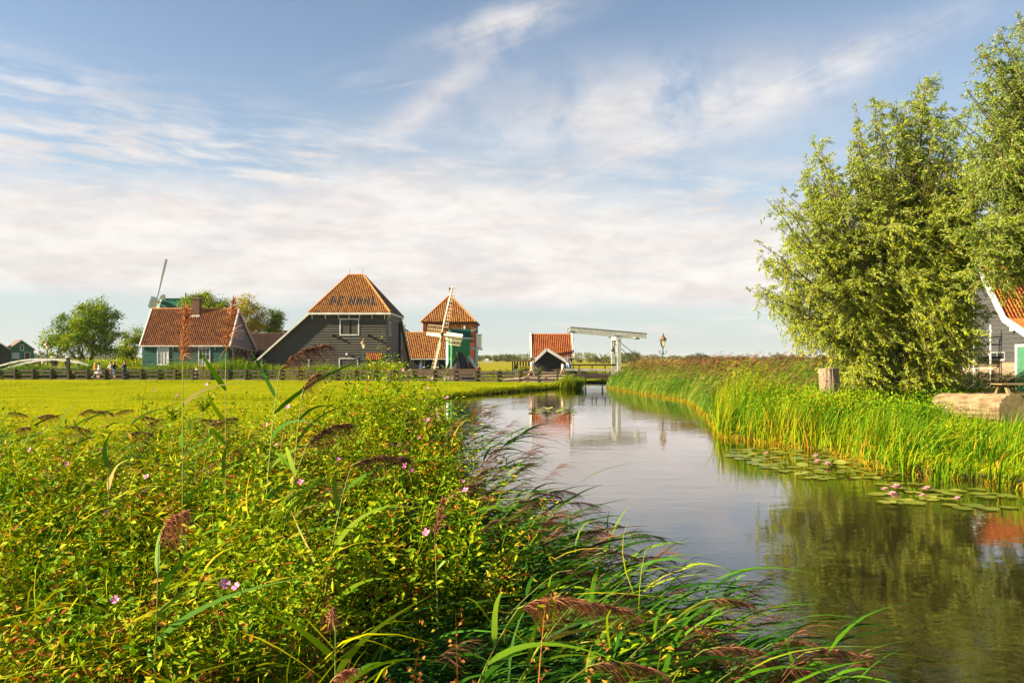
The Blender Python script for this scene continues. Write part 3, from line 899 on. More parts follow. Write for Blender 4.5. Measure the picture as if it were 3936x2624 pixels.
def small_mill():
    D = 78.0
    q = lambda px, py, d=D: P(px, py, d)
    c = Vector((-5.35, 78.4, 0))
    m = empty('windmill', c, 'small green hollow-post windmill with bare white lattice sails', 'windmill')
    th = R(63)
    a = Vector((-math.sin(th) * 0.978, -math.cos(th) * 0.978, 0.208))
    ah = Vector((-math.sin(th), -math.cos(th), 0)); sh = Vector((math.cos(th), -math.sin(th), 0))
    # skirt: lower house of tarred boards, fanned
    mb = MB()
    for i in range(20):
        t0, t1 = 2 * math.pi * i / 20, 2 * math.pi * (i + 1) / 20 - 0.03
        pr = lambda r, z, t: c + Vector((r * math.cos(t), r * math.sin(t), z))
        mb.hexa([pr(1.25, 0.75, t0), pr(1.25, 0.75, t1), pr(1.15, 0.75, t1), pr(1.15, 0.75, t0), pr(0.62, 2.75, t0), pr(0.62, 2.75, t1), pr(0.5, 2.75, t1), pr(0.5, 2.75, t0)])
    mb.lathe(c, [(1.12, 0.3), (0.5, 2.7)], 16)
    mb.build('lower_body', MATS['tar_dark'], m)
    mb = MB()
    for i in range(26):
        t0, t1 = 2 * math.pi * i / 26, 2 * math.pi * (i + 1) / 26 - 0.05
        pr = lambda r, z, t: c + Vector((r * math.cos(t), r * math.sin(t), z))
        mb.hexa([pr(1.75, 0.0, t0), pr(1.75, 0.0, t1), pr(1.6, 0.0, t1), pr(1.6, 0.0, t0), pr(1.27, 0.95, t0), pr(1.27, 0.95, t1), pr(1.1, 0.95, t1), pr(1.1, 0.95, t0)])
    mb.build('skirt', MATS['thatch'], m)
    # upper body, turned into the wind
    bc = c + Vector((0.0, 0, 0))
    def bp(x, y, z): return bc + ah * x + sh * y + Vector((0, 0, z))
    mb = MB()
    prof = [(0.95, 1.05), (0.95, 4.0), (-1.05, 4.0), (-1.05, 2.45), (-0.75, 2.25), (-0.1, 2.2), (0.2, 1.95), (0.35, 1.35), (0.62, 1.05)]
    mb.prism([bp(x, -0.62, z) for x, z in prof], sh * 1.24)
    mb.build('body', MATS['mill_green'], m)
    mb = MB()
    for y in (-0.66, 0.62): mb.prism([bp(0.97, y, 1.0), bp(0.97, y, 4.02), bp(0.85, y, 4.02), bp(0.85, y, 1.0)], sh * 0.05)
    mb.prism([bp(1.0, -0.7, 0.92), bp(1.0, -0.7, 1.05), bp(0.55, -0.7, 1.05), bp(0.55, -0.7, 0.92)], sh * 1.4)
    mb.prism([bp(1.02, -0.72, 3.98), bp(1.02, -0.72, 4.12), bp(-1.15, -0.72, 4.12), bp(-1.15, -0.72, 3.98)], sh * 1.44)
    mb.prism([bp(0.962, -0.5, 1.3), bp(0.962, -0.1, 1.3), bp(0.962, -0.1, 3.7), bp(0.962, -0.5, 3.7)], ah * 0.03)
    mb.build('trim', MATS['mint'], m)
    mb = MB()
    mb.prism([bp(0.95, -0.72, 4.12), bp(0.95, 0.72, 4.12), bp(0.85, 0.45, 4.75), bp(0.85, 0.0, 4.98), bp(0.85, -0.45, 4.75)], ah * -2.1)
    cap = mb.build('roof', MATS['cap_green'], m)
    mb = MB()
    for z, y in ((4.3, -0.66), (4.55, -0.555), (4.78, -0.42)): mb.prism([bp(0.97, y - 0.03, z), bp(0.97, y - 0.03, z + 0.06), bp(0.97, y + 0.02, z + 0.06), bp(0.97, y + 0.02, z)], ah * -2.14)
    mb.build('batten', MATS['cap_green'], cap)
    MB().tube([bp(-1.0, -0.2, 4.55), bp(-2.2, -0.4, 5.0)], [0.07, 0.05], 6).build('roof_pole', MATS['mint'], m)
    hub = bp(1.35, 0, 4.36)
    MB().tube([bp(0.7, 0, 4.25), hub + a * 0.42], [0.2, 0.17], 8).build('windshaft', MATS['iron'], m)
    make_sails(m, hub, a, 4.75, R(-4), MATS['white_paint'], MATS['pale_wood'], MATS['pale_wood'], 0.20, 0.85, 0.75, 0.34, 0.032)
    # tail with braces
    mb = MB(); mb.beam(bp(-0.9, -0.3, 2.55), bp(-0.9, -0.3, 2.35) + Vector((1.9, 0.5, -2.3)), 0.16, 0.2); mb.build('tail_brace', MATS['mint'], m)
    mb = MB(); mb.beam(q(1795, 1352, 78.6), q(1834, 1420, 78.4), 0.2, 0.2, (0, 1, 0)); mb.build('tail_brace', MATS['mint'], m)
    mb = MB(); mb.beam(q(1798, 1337, 78.9), q(1854, 1342, 79.3), 0.16, 0.18); mb.build('tail_beam', MATS['mint'], m)
    mb = MB(); mb.beam(q(1832, 1448, 79.0), q(1834, 1332, 79.0), 0.22, 0.22, (0, 1, 0)); mb.tube([q(1834, 1334, 79.0), q(1834, 1330, 79.0)], [0.2, 0.1], 8); mb.build('tail_post', MATS['mint'], m)
    mb = MB(); mb.beam(q(1826, 1446, 79.0), q(1829.5, 1340, 79.0), 0.08, 0.1, (0, 1, 0)); mb.build('tail_post', MATS['white_paint'], m)
small_mill()

def big_mill():
    D = 130.0
    q = lambda px, py, d=D: P(px, py, d)
    hub = q(609, 1158)
    c = Vector(((655 - CX) * D / F, D + 1, 0))
    m = empty('windmill', c, 'tall green windmill behind the house, one long sail pointing up', 'windmill')
    mb = MB(); mb.lathe(c, [(3.4, 0), (2.0, 9.6)], 8, rot=0.39); mb.build('tower', MATS['cap_green'], m)
    x0, x1 = (624 - CX) * D / F, (712 - CX) * D / F
    fz = lambda py: EYE + (HY - py) * D / F
    mb = MB()
    mb.prism([(x0, D - 1.5, fz(1193)), (x0, D + 2.5, fz(1193)), (x0 + 0.5, D + 1.6, fz(1160)), (x0 + 0.6, D + 0.9, fz(1148)), (x0 + 0.6, D - 0.1, fz(1148)), (x0 + 0.3, D - 1.2, fz(1172))], (x1 - x0, 0, 0))
    cap = mb.build('cap', MATS['cap_green'], m)
    mb = MB(); mb.box((x0 - 0.2, D - 1.75, fz(1198)), (x1, D - 1.5, fz(1193))); mb.build('cap_beam', MATS['white_paint'], m)
    mb = MB(); mb.box((x0 + 0.4, D - 0.3, fz(1148)), (x1, D + 1.1, fz(1146.5))); mb.build('ridge_board', MATS['tan_board'], cap)
    MB().tube([q(714, 1148, D + .5), q(714, 1126, D + .5)], [0.12, 0.14], 6).build('finial', MATS['tan_board'], cap)
    mb = MB(); mb.prism([(x0 - 0.05, D - 1.3, fz(1192)), (x0 - 0.05, D + 2.3, fz(1192)), (x0 - 0.05, D + 0.9, fz(1150)), (x0 - 0.05, D - 0.1, fz(1150))], (-0.15, 0, 0)); mb.build('cap_front', MATS['mint'], m)
    mb = MB(); mb.tube([hub + Vector((1.4, 0.3, -0.2)), hub + Vector((-0.7, -0.1, 0.1))], [0.35, 0.3], 8); mb.build('windshaft', MATS['pale_wood'], m)
    mb = MB(); mb.beam(hub + Vector((0.25, -0.5, -0.6)), hub + Vector((0.2, -0.5, -2.4)), 0.5, 0.45, (0, 1, 0)); mb.build('breast_beam', MATS['white_paint'], m)
    th = R(74)
    a = Vector((-math.sin(th) * 0.97, -math.cos(th) * 0.97, 0.235))
    make_sails(m, hub, a, 6.9, R(-2), MATS['mint'], MATS['white_paint'], MATS['mint'], 0.5, 1.6, 0.9, 0.42, 0.11, True)
big_mill()

# ================================================================== drawbridge
def drawbridge():
    DN, DF = 67.0, 70.7
    b = empty('drawbridge', (7.5, 68.8, 0.0), 'white wooden drawbridge with raised double balance beam over the canal', 'drawbridge')
    wp = MATS['bridge_paint']
    xn = (2379 - CX) * DN / F; xf = xn
    zt = EYE + (HY - 1287) * DN / F
    for d in (DN, DF):
        MB().beam((xn, d, -1.2), (xn, d, zt), 0.30, 0.30, (0, 1, 0)).build('tower_post', wp, b)
        MB().box((xn - 0.19, d - 0.19, zt - 0.5), (xn + 0.19, d + 0.19, zt - 0.02)).build('post_cap', wp, b)
    MB().box((xn - 0.18, DN + 0.2, zt - 0.42), (xn + 0.18, DF - 0.2, zt - 0.1)).build('cross_beam', wp, b)
    mb = MB()
    for d, s in ((DN, 1), (DF, -1)):
        mb.tube([(xn, d + s * 0.16, zt - 1.5), (xn, d + s * 0.45, zt - 0.9), (xn, d + s * 0.95, zt - 0.45)], 0.08, 6)
    mb.build('knee_brace', wp, b)
    MB().tube([(xn - 0.05, DF - 0.4, zt - 0.4), (xn - 0.05, DF - 0.4, zt - 1.15), (xn - 0.05, DF - 0.4, zt - 1.25)], [0.07, 0.09, 0.13], 8).build('bell', MATS['iron'], b)
    # two tilted balance beams
    for d in (DN - 0.05, DF + 0.05):
        k = 1.0
        L = Vector(((2190 - CX) * DN / F, d, EYE + (HY - 1264) * DN / F))
        Rr = Vector(((2485 - CX) * DN / F, d, EYE + (HY - 1291) * DN / F))
        mb = MB(); mb.beam(L, Rr, 0.22, 0.34, (0, 0, 1), w1=0.22, h1=0.42)
        bal = mb.build('balance_beam', wp, b)
        mb = MB(); mb.beam(L + Vector((0, 0, 0.19)), Rr + Vector((0, 0, 0.23)), 0.30, 0.035); mb.build('cover_board', wp, bal)
        mb = MB(); pv = L.lerp(Rr, 0.62); mb.box((pv.x - 0.3, d - 0.15, pv.z - 0.27), (pv.x + 0.35, d + 0.15, pv.z - 0.21)); mb.build('hinge_plate', MATS['iron'], bal)
        bot = Vector((L.x + 0.3, d, 0.62))
        top = L.lerp(Rr, 0.04)
        MB().tube([top, bot], 0.022, 5).build('chain', MATS['iron'], b)
        MB().tube([(xn, d, zt - 0.55), (xn + 3.2, d, 0.9)], 0.03, 5).build('stay_rod', MATS['iron'], b)
    L0, L1 = (2190 - CX) * DN / F, (2485 - CX) * DN / F
    MB().beam((L0 + 6.0, DN, EYE + (HY - 1291) * DN / F), (L0 + 6.0, DF, EYE + (HY - 1291) * DN / F), 0.2, 0.2).build('counter_beam', wp, b)
    MB().beam((L0 + 0.25, DN, EYE + (HY - 1264) * DN / F), (L0 + 0.25, DF, EYE + (HY - 1264) * DN / F), 0.14, 0.14).build('cross_tie', wp, b)
    # deck and rails
    x0 = 4.6
    for i in range(20):
        xa = x0 + (xn - 0.1 - x0) * i / 20
        MB().box((xa, DN + 0.25, 0.62), (xa + (xn - 0.1 - x0) / 20 - 0.012, DF - 0.25, 0.68)).build('deck_plank', MATS['fence_wood'], b)
    mb = MB(); mb.box((x0, DN + 0.05, 0.36), (xn - 0.2, DN + 0.24, 0.62)); mb.build('deck_beam', MATS['fence_wood'], b)
    mb = MB(); mb.box((x0, DF - 0.24, 0.36), (xn - 0.2, DF - 0.05, 0.62)); mb.build('deck_beam', MATS['fence_wood'], b)
    zl = EYE + (HY - 1420) * DN / F
    MB().beam(((2172 - CX) * DN / F, DN + 0.1, zl), (xn - 0.2, DN + 0.1, zl - 0.05), 0.1, 0.16).build('hand_rail', wp, b)
    zf = EYE + (HY - 1402) * DF / F
    MB().beam((x0 - 0.2, DF - 0.1, zf), (xn + 0.3, DF - 0.1, zf), 0.1, 0.14).build('hand_rail', MATS['fence_wood'], b)
    MB().beam((x0 - 0.2, DF - 0.1, zf - 0.42), (xn + 0.3, DF - 0.1, zf - 0.42), 0.08, 0.10).build('hand_rail', MATS['fence_wood'], b)
    for i in range(4):
        x = x0 + 0.2 + i * 1.15
        MB().box((x - 0.05, DN + 0.06, 0.62), (x + 0.05, DN + 0.16, zl - 0.02)).build('rail_post', MATS['fence_wood'], b)
        MB().box((x - 0.05, DF - 0.16, 0.62), (x + 0.05, DF - 0.06, zf)).build('rail_post', MATS['fence_wood'], b)
    for x in (x0 + 0.1, xn - 0.5):
        for d in (DN + 0.3, DF - 0.3):
            MB().box((x - 0.12, d - 0.12, -1.4), (x + 0.12, d + 0.12, 0.36)).build('pile', MATS['fence_wood'], b)
    # second stretch of rail on the right bank
    for z in (0.75, 1.25):
        MB().beam((xn + 0.25, DF, z), (xn + 2.2, DF + 0.3, z), 0.08, 0.14).build('bank_rail', MATS['fence_wood'], b)
    c = tag(MB().box((5.95, 69.2, 0.681), (6.35, 69.5, 0.98)).build('wooden_block', MATS['table_wood'], loc=None), 'small brown wooden block on the drawbridge deck', 'block')
    # farther bench or landing rail behind the bridge
    l = empty('landing_rail', (7, 75, 0), 'dark plank rail on the far bank behind the drawbridge', 'rail')
    for z in (0.25, 0.62):
        MB().beam((5.2, 76, z), (10.2, 75.5, z), 0.08, 0.16).build('rail', MATS['fence_wood'], l)
    for x in (5.4, 7.0, 8.6, 10.0): MB().box((x - 0.06, 75.7, -0.1), (x + 0.06, 75.84, 0.8)).build('post', MATS['fence_wood'], l)
    l2 = empty('bench', (4.6, 72.5, 0), 'dark plank bench beyond the left end of the drawbridge', 'bench')
    MB().box((3.0, 72.3, 0.55), (5.9, 72.8, 0.62)).build('seat', MATS['fence_wood'], l2)
    MB().box((3.0, 72.85, 0.75), (5.9, 72.9, 1.15)).build('backrest', MATS['fence_wood'], l2)
    for x in (3.3, 5.6): MB().box((x - 0.05, 72.32, 0), (x + 0.05, 72.85, 0.55)).build('leg', MATS['fence_wood'], l2)
drawbridge()

# ================================================================== shed and boathouse by the bridge
def sheds():
    D = 80.0
    h = empty('shed', (3.9, 82, 0), 'small shed with bright orange pantile roof and white edges by the bridge', 'shed')
    fz = lambda py: EYE + (HY - py) * D / F
    X0, X1 = (2042 - CX) * D / F, (2203 - CX) * D / F
    ze = fz(1372); YR = 82.2; zr = EYE + (HY - 1286) * YR / F
    mb = MB(); mb.prism([(X0 + 0.1, D, 0), (X0 + 0.1, D, ze), (X0 + 0.1, YR, zr - 0.1), (X0 + 0.1, YR + 2.2, ze), (X0 + 0.1, YR + 2.2, 0)], (X1 - X0 - 0.2, 0, 0))
    wall = mb.build('wall', MATS['tar_dark'], h)
    wf = Wall((X0, D, 0), XU, -YU)
    w2 = (X1 - X0 - 0.55, X1 - X0 - 0.15, 1.0, 1.75)
    clap(wall, wf, 0.05, ze - 0.05, lambda z: 0.1, lambda z: X1 - X0 - 0.1, 0.24, MATS['tar_dark'], [w2], 0.035, 60)
    window(h, wf, *w2, 1, 2, False, 0.06)
    A, B = Vector((X0, D - 0.2, ze)), Vector((X1, D - 0.2, ze))
    U = Vector((0, YR - D + 0.2, zr - ze)); L = U.length
    mb = MB(); slab(mb, [A, B, B + U, A + U], 0.1); slab(mb, [A + U, B + U, (X1, YR + 2.4, ze), (X0, YR + 2.4, ze)], 0.1)
    roof = mb.build('roof', MATS['under_roof'], h)
    pantile(roof, A, B, U, L, [A, B, B + U, A + U], MATS['tile_bright'], 0.19, 0.3, 61)
    ridge_caps(roof, A + U + Vector((0, 0, 0.03)), B + U + Vector((0, 0, 0.03)), 0.09, 'ridge_clay')
    for x in (X0 - 0.02, X1 + 0.02):
        MB().beam((x, D - 0.3, ze - 0.15), (x, YR, zr + 0.12), 0.26, 0.18, (1, 0, 0)).build('barge_board', MATS['white_paint'], h)
        MB().beam((x, YR, zr + 0.12), (x, YR + 2.5, ze - 0.15), 0.26, 0.14, (1, 0, 0)).build('barge_board', MATS['white_paint'], h)
    mb = MB(); mb.box((X0 + 0.1, D - 0.32, ze - 0.1), (X1 - 0.1, D - 0.2, ze - 0.01)); mb.build('gutter', MATS['white_paint'], h)
    MB().tube([(X0 + 0.05, YR, zr), (X0 + 0.05, YR, zr + 0.3)], 0.05, 5).build('finial', MATS['iron'], h)
    D2 = 74.0
    g = empty('boathouse', (2.9, 76, 0), 'low black boathouse gable edged with white boards below the orange shed', 'boathouse')
    q = lambda px, py, d=D2: P(px, py, d)
    ap, l, r = q(2101, 1343), q(2050, 1390), q(2178, 1380)
    l.z = r.z = min(l.z, r.z)
    mb = MB(); mb.prism([Vector((l.x + .1, D2, 0)), Vector((r.x - .1, D2, 0)), r - Vector((.1, 0, 0)), ap, l + Vector((.1, 0, 0))], (0, 4.2, 0))
    wall = mb.build('wall', MATS['tar_dark'], g)
    wg = Wall((l.x, D2, 0), XU, -YU)
    xa = lambda z: 0.12 if z < l.z else 0.12 + (z - l.z) / (ap.z - l.z) * (ap.x - l.x)
    xb = lambda z: r.x - l.x - 0.12 if z < l.z else r.x - l.x - 0.12 - (z - l.z) / (ap.z - l.z) * (r.x - ap.x)
    clap(wall, wg, 0.05, ap.z - 0.1, xa, xb, 0.2, MATS['tar_dark'], (), 0.03, 62)
    mb = MB(); up = Vector((0, 0, 0.06)); e = Vector((0, -0.3, 0))
    slab(mb, [l + e + up, ap + e + up, ap + Vector((0, 4.4, 0)) + up, l + Vector((0, 4.4, 0)) + up], 0.08)
    slab(mb, [ap + e + up, r + e + up, r + Vector((0, 4.4, 0)) + up, ap + Vector((0, 4.4, 0)) + up], 0.08)
    mb.build('roof', MATS['tile_brown'], g)
    for p in (l, r):
        MB().beam(ap + e * 1.2 + Vector((0, 0, 0.02)), p + e * 1.2 + (p - ap) * 0.08, 0.26, 0.1, (0, 1, 0) if False else (0, -1, 0)).build('barge_board', MATS['white_paint'], g)
    s = empty('lean_to', (0.7, 84, 0), 'weathered open timber lean-to left of the orange-roofed shed', 'lean-to')
    for i in range(7): MB().box((0.2 + i * 0.3, 84, 0), (0.36 + i * 0.3, 84.06, 1.75)).build('slat', MATS['fence_wood'], s)
    MB().box((-0.1, 83.8, 1.75), (2.5, 86, 1.9)).build('roof', MATS['thatch'], s)
    for x in (0, 2.3): MB().box((x, 85.7, 0), (x + 0.12, 85.82, 1.75)).build('post', MATS['fence_wood'], s)
sheds()

# ================================================================== house at the right edge, behind the willows
def right_house():
    h = empty('house', (30, 43.5, 0), 'grey clapboard house with steep orange roof and white gable boards behind the willows', 'house')
    X0, X1 = 25.0, 37.0
    pr = [(37.4, 0), (37.4, 2.6), (40.2, 3.88), (43.5, 8.15), (46.8, 3.88), (49.6, 2.6), (49.6, 0)]
    mb = MB(); mb.prism([(X0, y, z - 0.05 if z else 0) for y, z in pr], (X1 - X0, 0, 0))
    wall = mb.build('wall', MATS['tar_dark'], h)
    w = Wall((X0, 49.6, 0), -YU, -XU)
    def xa(z):
        if z < 2.6: return 0.0
        if z < 3.88: return (z - 2.6) / 1.28 * 2.8
        return 2.8 + (z - 3.88) / 4.27 * 3.3
    xb = lambda z: 12.2 - xa(z)
    dr = (49.6 - 39.75, 49.6 - 37.9, 0.0, 2.62); wn = (49.6 - 42.0, 49.6 - 40.6, 1.85, 2.25); lf = (49.6 - 44.2, 49.6 - 43.3, 3.6, 5.0)
    clap(wall, w, 1.75, 8.0, xa, xb, 0.235, MATS['weathered_grey'], [dr, wn, lf], 0.04, 71)
    clap(wall, w, 0.05, 1.75, xa, xb, 0.235, MATS['tan_board'], [dr], 0.04, 72)
    plank_door(h, w, *dr, 6, 'door_green', 0.12, 'door')
    window(h, w, *wn, 2, 1, False, 0.05, frame='grey_board'); window(h, w, *lf, 2, 3, False, 0.08)
    E = 0.35
    XA = X0 - E
    mb = MB()
    ys = [(37.0, 2.42), (40.2, 3.9), (43.5, 8.2), (46.8, 3.9), (50.0, 2.42)]
    for (y0, z0), (y1, z1) in zip(ys[:-1], ys[1:]):
        slab(mb, [(XA, y0, z0), (X1, y0, z0), (X1, y1, z1), (XA, y1, z1)], 0.1)
    roof = mb.build('roof', MATS['under_roof'], h)
    Uu = Vector((0, 3.3, 4.3)); L = Uu.length; Uu.normalize()
    Ul = Vector((0, 3.2, 1.48)); Ll = Ul.length
    A = Vector((XA + 0.05, 40.2, 3.9)); cw, rh = 0.19, 0.31
    V, Q, tone, ii, jj = tile_grid(1, 1, cw, rh, 5)
    protos = []
    for k in range(4):
        me = arr_mesh('tile', V, [Q], [MATS['tile_bright']], {'tone': np.full(15, 0.15 + 0.24 * k)})
        protos.append(me)
    N = Vector((1, 0, 0)).cross(Uu)
    M0 = Matrix((( 1, 0, 0), tuple(Uu), tuple(N))).transposed().to_4x4()
    r = random.Random(3)
    o0 = origin(roof)
    for i in range(16):
        for j in range(17):
            t = link('tile', protos[r.randrange(4)], roof)
            p = A + Vector((i * cw, 0, 0)) + Uu * (j * rh + r.uniform(-0.008, 0.008)) - o0
            t.matrix_local = Matrix.Translation(p) @ M0
    B = A + Vector((16 * cw, 0, 0))
    pantile(roof, B, Vector((X1, 40.2, 3.9)), Uu, L, None, MATS['tile_bright'], cw, rh, 73)
    pantile(roof, Vector((XA + 0.05, 37.0, 2.42)), Vector((X1, 37.0, 2.42)), Ul, Ll, None, MATS['tile_bright'], cw, rh, 74)
    ridge_caps(roof, (XA, 43.5, 8.26), (X1, 43.5, 8.26), 0.11)
    for (y0, z0), (y1, z1) in zip(ys[:-1], ys[1:]):
        MB().beam((XA - 0.02, y0, z0), (XA - 0.02, y1, z1), 0.30, 0.10, (1, 0, 0)).build('barge_board', MATS['white_paint'], h)
    mb = MB(); c = w.p(49.6 - 39.9, 3.35, 0.15); mb.lathe(c - Vector((0, 0, .1)), [(0.03, 0), (0.11, 0.04), (0.11, 0.2), (0.03, 0.24)], 8); mb.build('wall_lamp', MATS['white_paint'], h)
    h.location = (39.3, 56.6, -0.40); h.scale = (1.3, 1.3, 1.3)
    # tube scaffold along the gable
    s = empty('scaffold', (24.2, 42, 0), 'white tube scaffold standing against the grey house wall', 'scaffold')
    for y in (40.9, 42.9):
        for x in (23.7, 24.55): MB().tube([(x, y, 0), (x, y, 3.4)], 0.045, 6).build('upright', MATS['white_paint'], s)
    for z in (1.15, 2.0, 3.1):
        for x in (23.7, 24.55): MB().tube([(x, 40.8, z), (x, 43.0, z)], 0.035, 6).build('ledger', MATS['white_paint'], s)
        for y in (40.9, 42.9): MB().tube([(23.65, y, z), (24.6, y, z)], 0.035, 6).build('transom', MATS['white_paint'], s)
    MB().tube([(23.66, 40.9, 2.0), (23.66, 42.9, 3.1)], 0.03, 6).build('diagonal', MATS['white_paint'], s)
    MB().tube([(23.66, 42.9, 1.15), (23.66, 40.9, 2.0)], 0.03, 6).build('diagonal', MATS['white_paint'], s)
    for i in range(3): MB().box((23.75 + i * 0.27, 40.85, 2.04), (24.0 + i * 0.27, 42.95, 2.09)).build('plank', MATS['tan_board'], s)
    s.location = (31.5, 54.6, -0.1); s.scale = (1.3, 1.3, 1.3)
right_house()

# ================================================================== small far green sheds on the left
def far_shed(px, py_ap, D, ang, wid, dep, zr, ze, bm, label, side_m='tar_dark', details=True):
    ap = P(px, py_ap, D)
    n = Vector((math.sin(ang), -math.cos(ang), 0)); u = Vector((math.cos(ang), math.sin(ang), 0))
    h = empty('shed', (ap.x, ap.y, 0), label, 'shed')
    O = Vector((ap.x, ap.y, 0)) - u * wid / 2
    pt = lambda x, d, z: O + u * x - n * d + Vector((0, 0, z))
    mb = MB(); mb.prism([pt(0, 0, 0), pt(wid, 0, 0), pt(wid, 0, ze), pt(wid / 2, 0, zr - 0.1), pt(0, 0, ze)], -n * dep)
    wall = mb.build('wall', MATS[side_m], h)
    w = Wall(O, u, n)
    xa = lambda z: 0 if z < ze else (z - ze) / (zr - ze) * wid / 2
    op = [(wid * 0.13, wid * 0.42, 2.0, 3.1), (wid * 0.62, wid * 0.86, 0.2, 3.2), (wid * 0.46, wid * 0.60, 3.5, 4.6)] if details else []
    clap(wall, w, 0.05, zr - 0.2, xa, lambda z: wid - xa(z), 0.26, MATS[bm], op, 0.03, 80)
    if details:
        window(h, w, *op[0], 2, 2, True, 0.1); plank_door(h, w, *op[1], 4, 'brown_board', 0.1, 'door'); window(h, w, *op[2], 1, 2, False, 0.1)
    mb = MB(); e = 0.3
    q0, q1 = pt(-0.25, -e, ze - 0.1), pt(wid / 2, -e, zr)
    q2 = pt(wid + 0.25, -e, ze - 0.1)
    ext = -n * (dep + 2 * e)
    slab(mb, [q0, q1, q1 + ext, q0 + ext], 0.1); slab(mb, [q1, q2, q2 + ext, q1 + ext], 0.1)
    roof = mb.build('roof', MATS['under_roof'], h)
    U = q1 - q0
    pantile(roof, q0 + ext, q0, U, U.length, None, MATS['tile_brown'], 0.25, 0.33, 81)
    ridge_caps(roof, q1, q1 + ext, 0.1)
    MB().beam(q0 + n * 0.05, q1 + n * 0.05, 0.1, 0.28, n).build('barge_board', MATS['white_paint'], h)
    MB().beam(q1 + n * 0.05, q2 + n * 0.05, 0.1, 0.28, n).build('barge_board', MATS['white_paint'], h)
far_shed(82, 1312, 150, R(38), 4.1, 7.5, 5.45, 3.7, 'leaf_green_board', 'small green shed with white gable boards beyond the white footbridge')
far_shed(-14, 1316, 146, R(30), 4.0, 7.0, 5.2, 3.7, 'tar_dark', 'black shed corner at the left edge of the view', details=False)

# ================================================================== arched white footbridge, left
def foot_bridge():
    b = empty('footbridge', (-52, 83, 0), 'arched white footbridge at the far left behind the fence', 'footbridge')
    def rail(D, pts, w, h, nm, m):
        pl = [P(x, y, D) for x, y in pts]
        mb = MB()
        for p, q_ in zip(pl[:-1], pl[1:]): mb.beam(p, q_, w, h)
        mb.build(nm, MATS[m], b)
    near = [(-60, 1437), (0, 1424), (50, 1408), (100, 1394), (150, 1385), (200, 1381), (250, 1383), (300, 1391), (345, 1405)]
    far = [(-60, 1422), (0, 1405), (40, 1394), (80, 1386), (120, 1381), (170, 1379), (220, 1382), (262, 1386), (300, 1394)]
    rail(82.0, near, 0.12, 0.2, 'hand_rail', 'white_paint')
    rail(84.5, far, 0.12, 0.16, 'hand_rail', 'white_paint')
    for i, (x, y) in enumerate(near[1:-1]):
        p = P(x, y, 82.0); MB().box((p.x - 0.07, 82.08, 0.2), (p.x + 0.07, 82.2, p.z - 0.05)).build('baluster', MATS['fence_wood'], b)
    for x, y in far[1:-1]:
        p = P(x, y, 84.5); MB().box((p.x - 0.07, 84.4, 0.2), (p.x + 0.07, 84.5, p.z - 0.05)).build('baluster', MATS['fence_wood'], b)
    mb = MB(); pl = [P(x, y + 36, 82.0) for x, y in near]
    for p, q_ in zip(pl[:-1], pl[1:]):
        mb.hexa([p, q_, q_ + Vector((0, 2.6, 0)), p + Vector((0, 2.6, 0)), p + Vector((0, 0, .18)), q_ + Vector((0, 0, .18)), q_ + Vector((0, 2.6, .18)), p + Vector((0, 2.6, .18))])
    mb.build('deck', MATS['white_paint'], b)
    for px, py, D, lab in ((262, 1369, 80.5, 'black bollard with white cap right of the white footbridge'), (203, 1370, 88, 'black bollard with white cap behind the white footbridge crown')):
        p = P(px, py, D)
        k = empty('bollard', (p.x, p.y, 0), lab, 'bollard', 'white-capped bollards at the footbridge')
        MB().box((p.x - 0.13, p.y - 0.13, 0), (p.x + 0.13, p.y + 0.13, p.z - 0.14)).build('post', MATS['iron'], k)
        MB().lathe((p.x, p.y, p.z - 0.14), [(0.24, 0), (0.26, 0.06), (0.2, 0.12), (0.05, 0.17)], 8).build('cap', MATS['white_paint'], k)
foot_bridge()

# ================================================================== lanterns
def lantern(px, py_top, D, label, zbase=0.0):
    top = P(px, py_top, D)
    H = top.z - zbase
    k = H / 3.6
    c = Vector((top.x, top.y, zbase))
    l = empty('street_lamp', c, label, 'street lamp', 'old lanterns along the path')
    s = lambda prof: [(r, z * k) for r, z in prof]
    MB().lathe(c, s([(0.13, 0), (0.13, 0.25), (0.08, 0.32), (0.075, 0.9), (0.055, 1.0), (0.05, 1.55), (0.075, 1.62), (0.045, 1.7), (0.04, 2.55), (0.07, 2.6)]), 8).build('post', MATS['lamp_iron'], l)
    mb = MB()
    for sx in (-1, 1):
        pts = [c + Vector((sx * x, 0, z * k)) for x, z in ((0.02, 2.15), (0.16, 2.12), (0.26, 2.2), (0.30, 2.3), (0.24, 2.36), (0.19, 2.30))]
        mb.tube(pts, 0.026, 5)
    mb.tube([c + Vector((-0.06, 0, 2.2 * k)), c + Vector((0.06, 0, 2.2 * k))], 0.06, 6)
    mb.build('scroll_arm', MATS['lamp_iron'], l)
    mb = MB()
    mb.lathe(c, s([(0.05, 2.58), (0.16, 2.64), (0.17, 2.66)]), 4, rot=0.6)
    for i in range(4):
        t = 0.6 + i * math.pi / 2
        mb.beam(c + Vector((0.17 * math.cos(t), 0.17 * math.sin(t), 2.64 * k)), c + Vector((0.29 * math.cos(t), 0.29 * math.sin(t), 3.1 * k)), 0.03, 0.03)
    mb.build('lantern_frame', MATS['lamp_iron'], l)
    g = MB(); g.lathe(c, s([(0.155, 2.66), (0.27, 3.09)]), 4, rot=0.6); g.build('lantern_glass', MATS['lamp_glass'], l)
    g = MB(); g.lathe(c, s([(0.33, 3.09), (0.31, 3.14), (0.16, 3.30), (0.10, 3.36), (0.09, 3.44), (0.04, 3.46), (0.05, 3.52), (0.01, 3.6)]), 8); g.build('hood', MATS['copper'], l)
lantern(182, 1304, 82.5, 'dark lantern standing before the white footbridge at the far left')
lantern(1397, 1297, 77.6, 'green-grey lantern standing in front of the tall black barn')
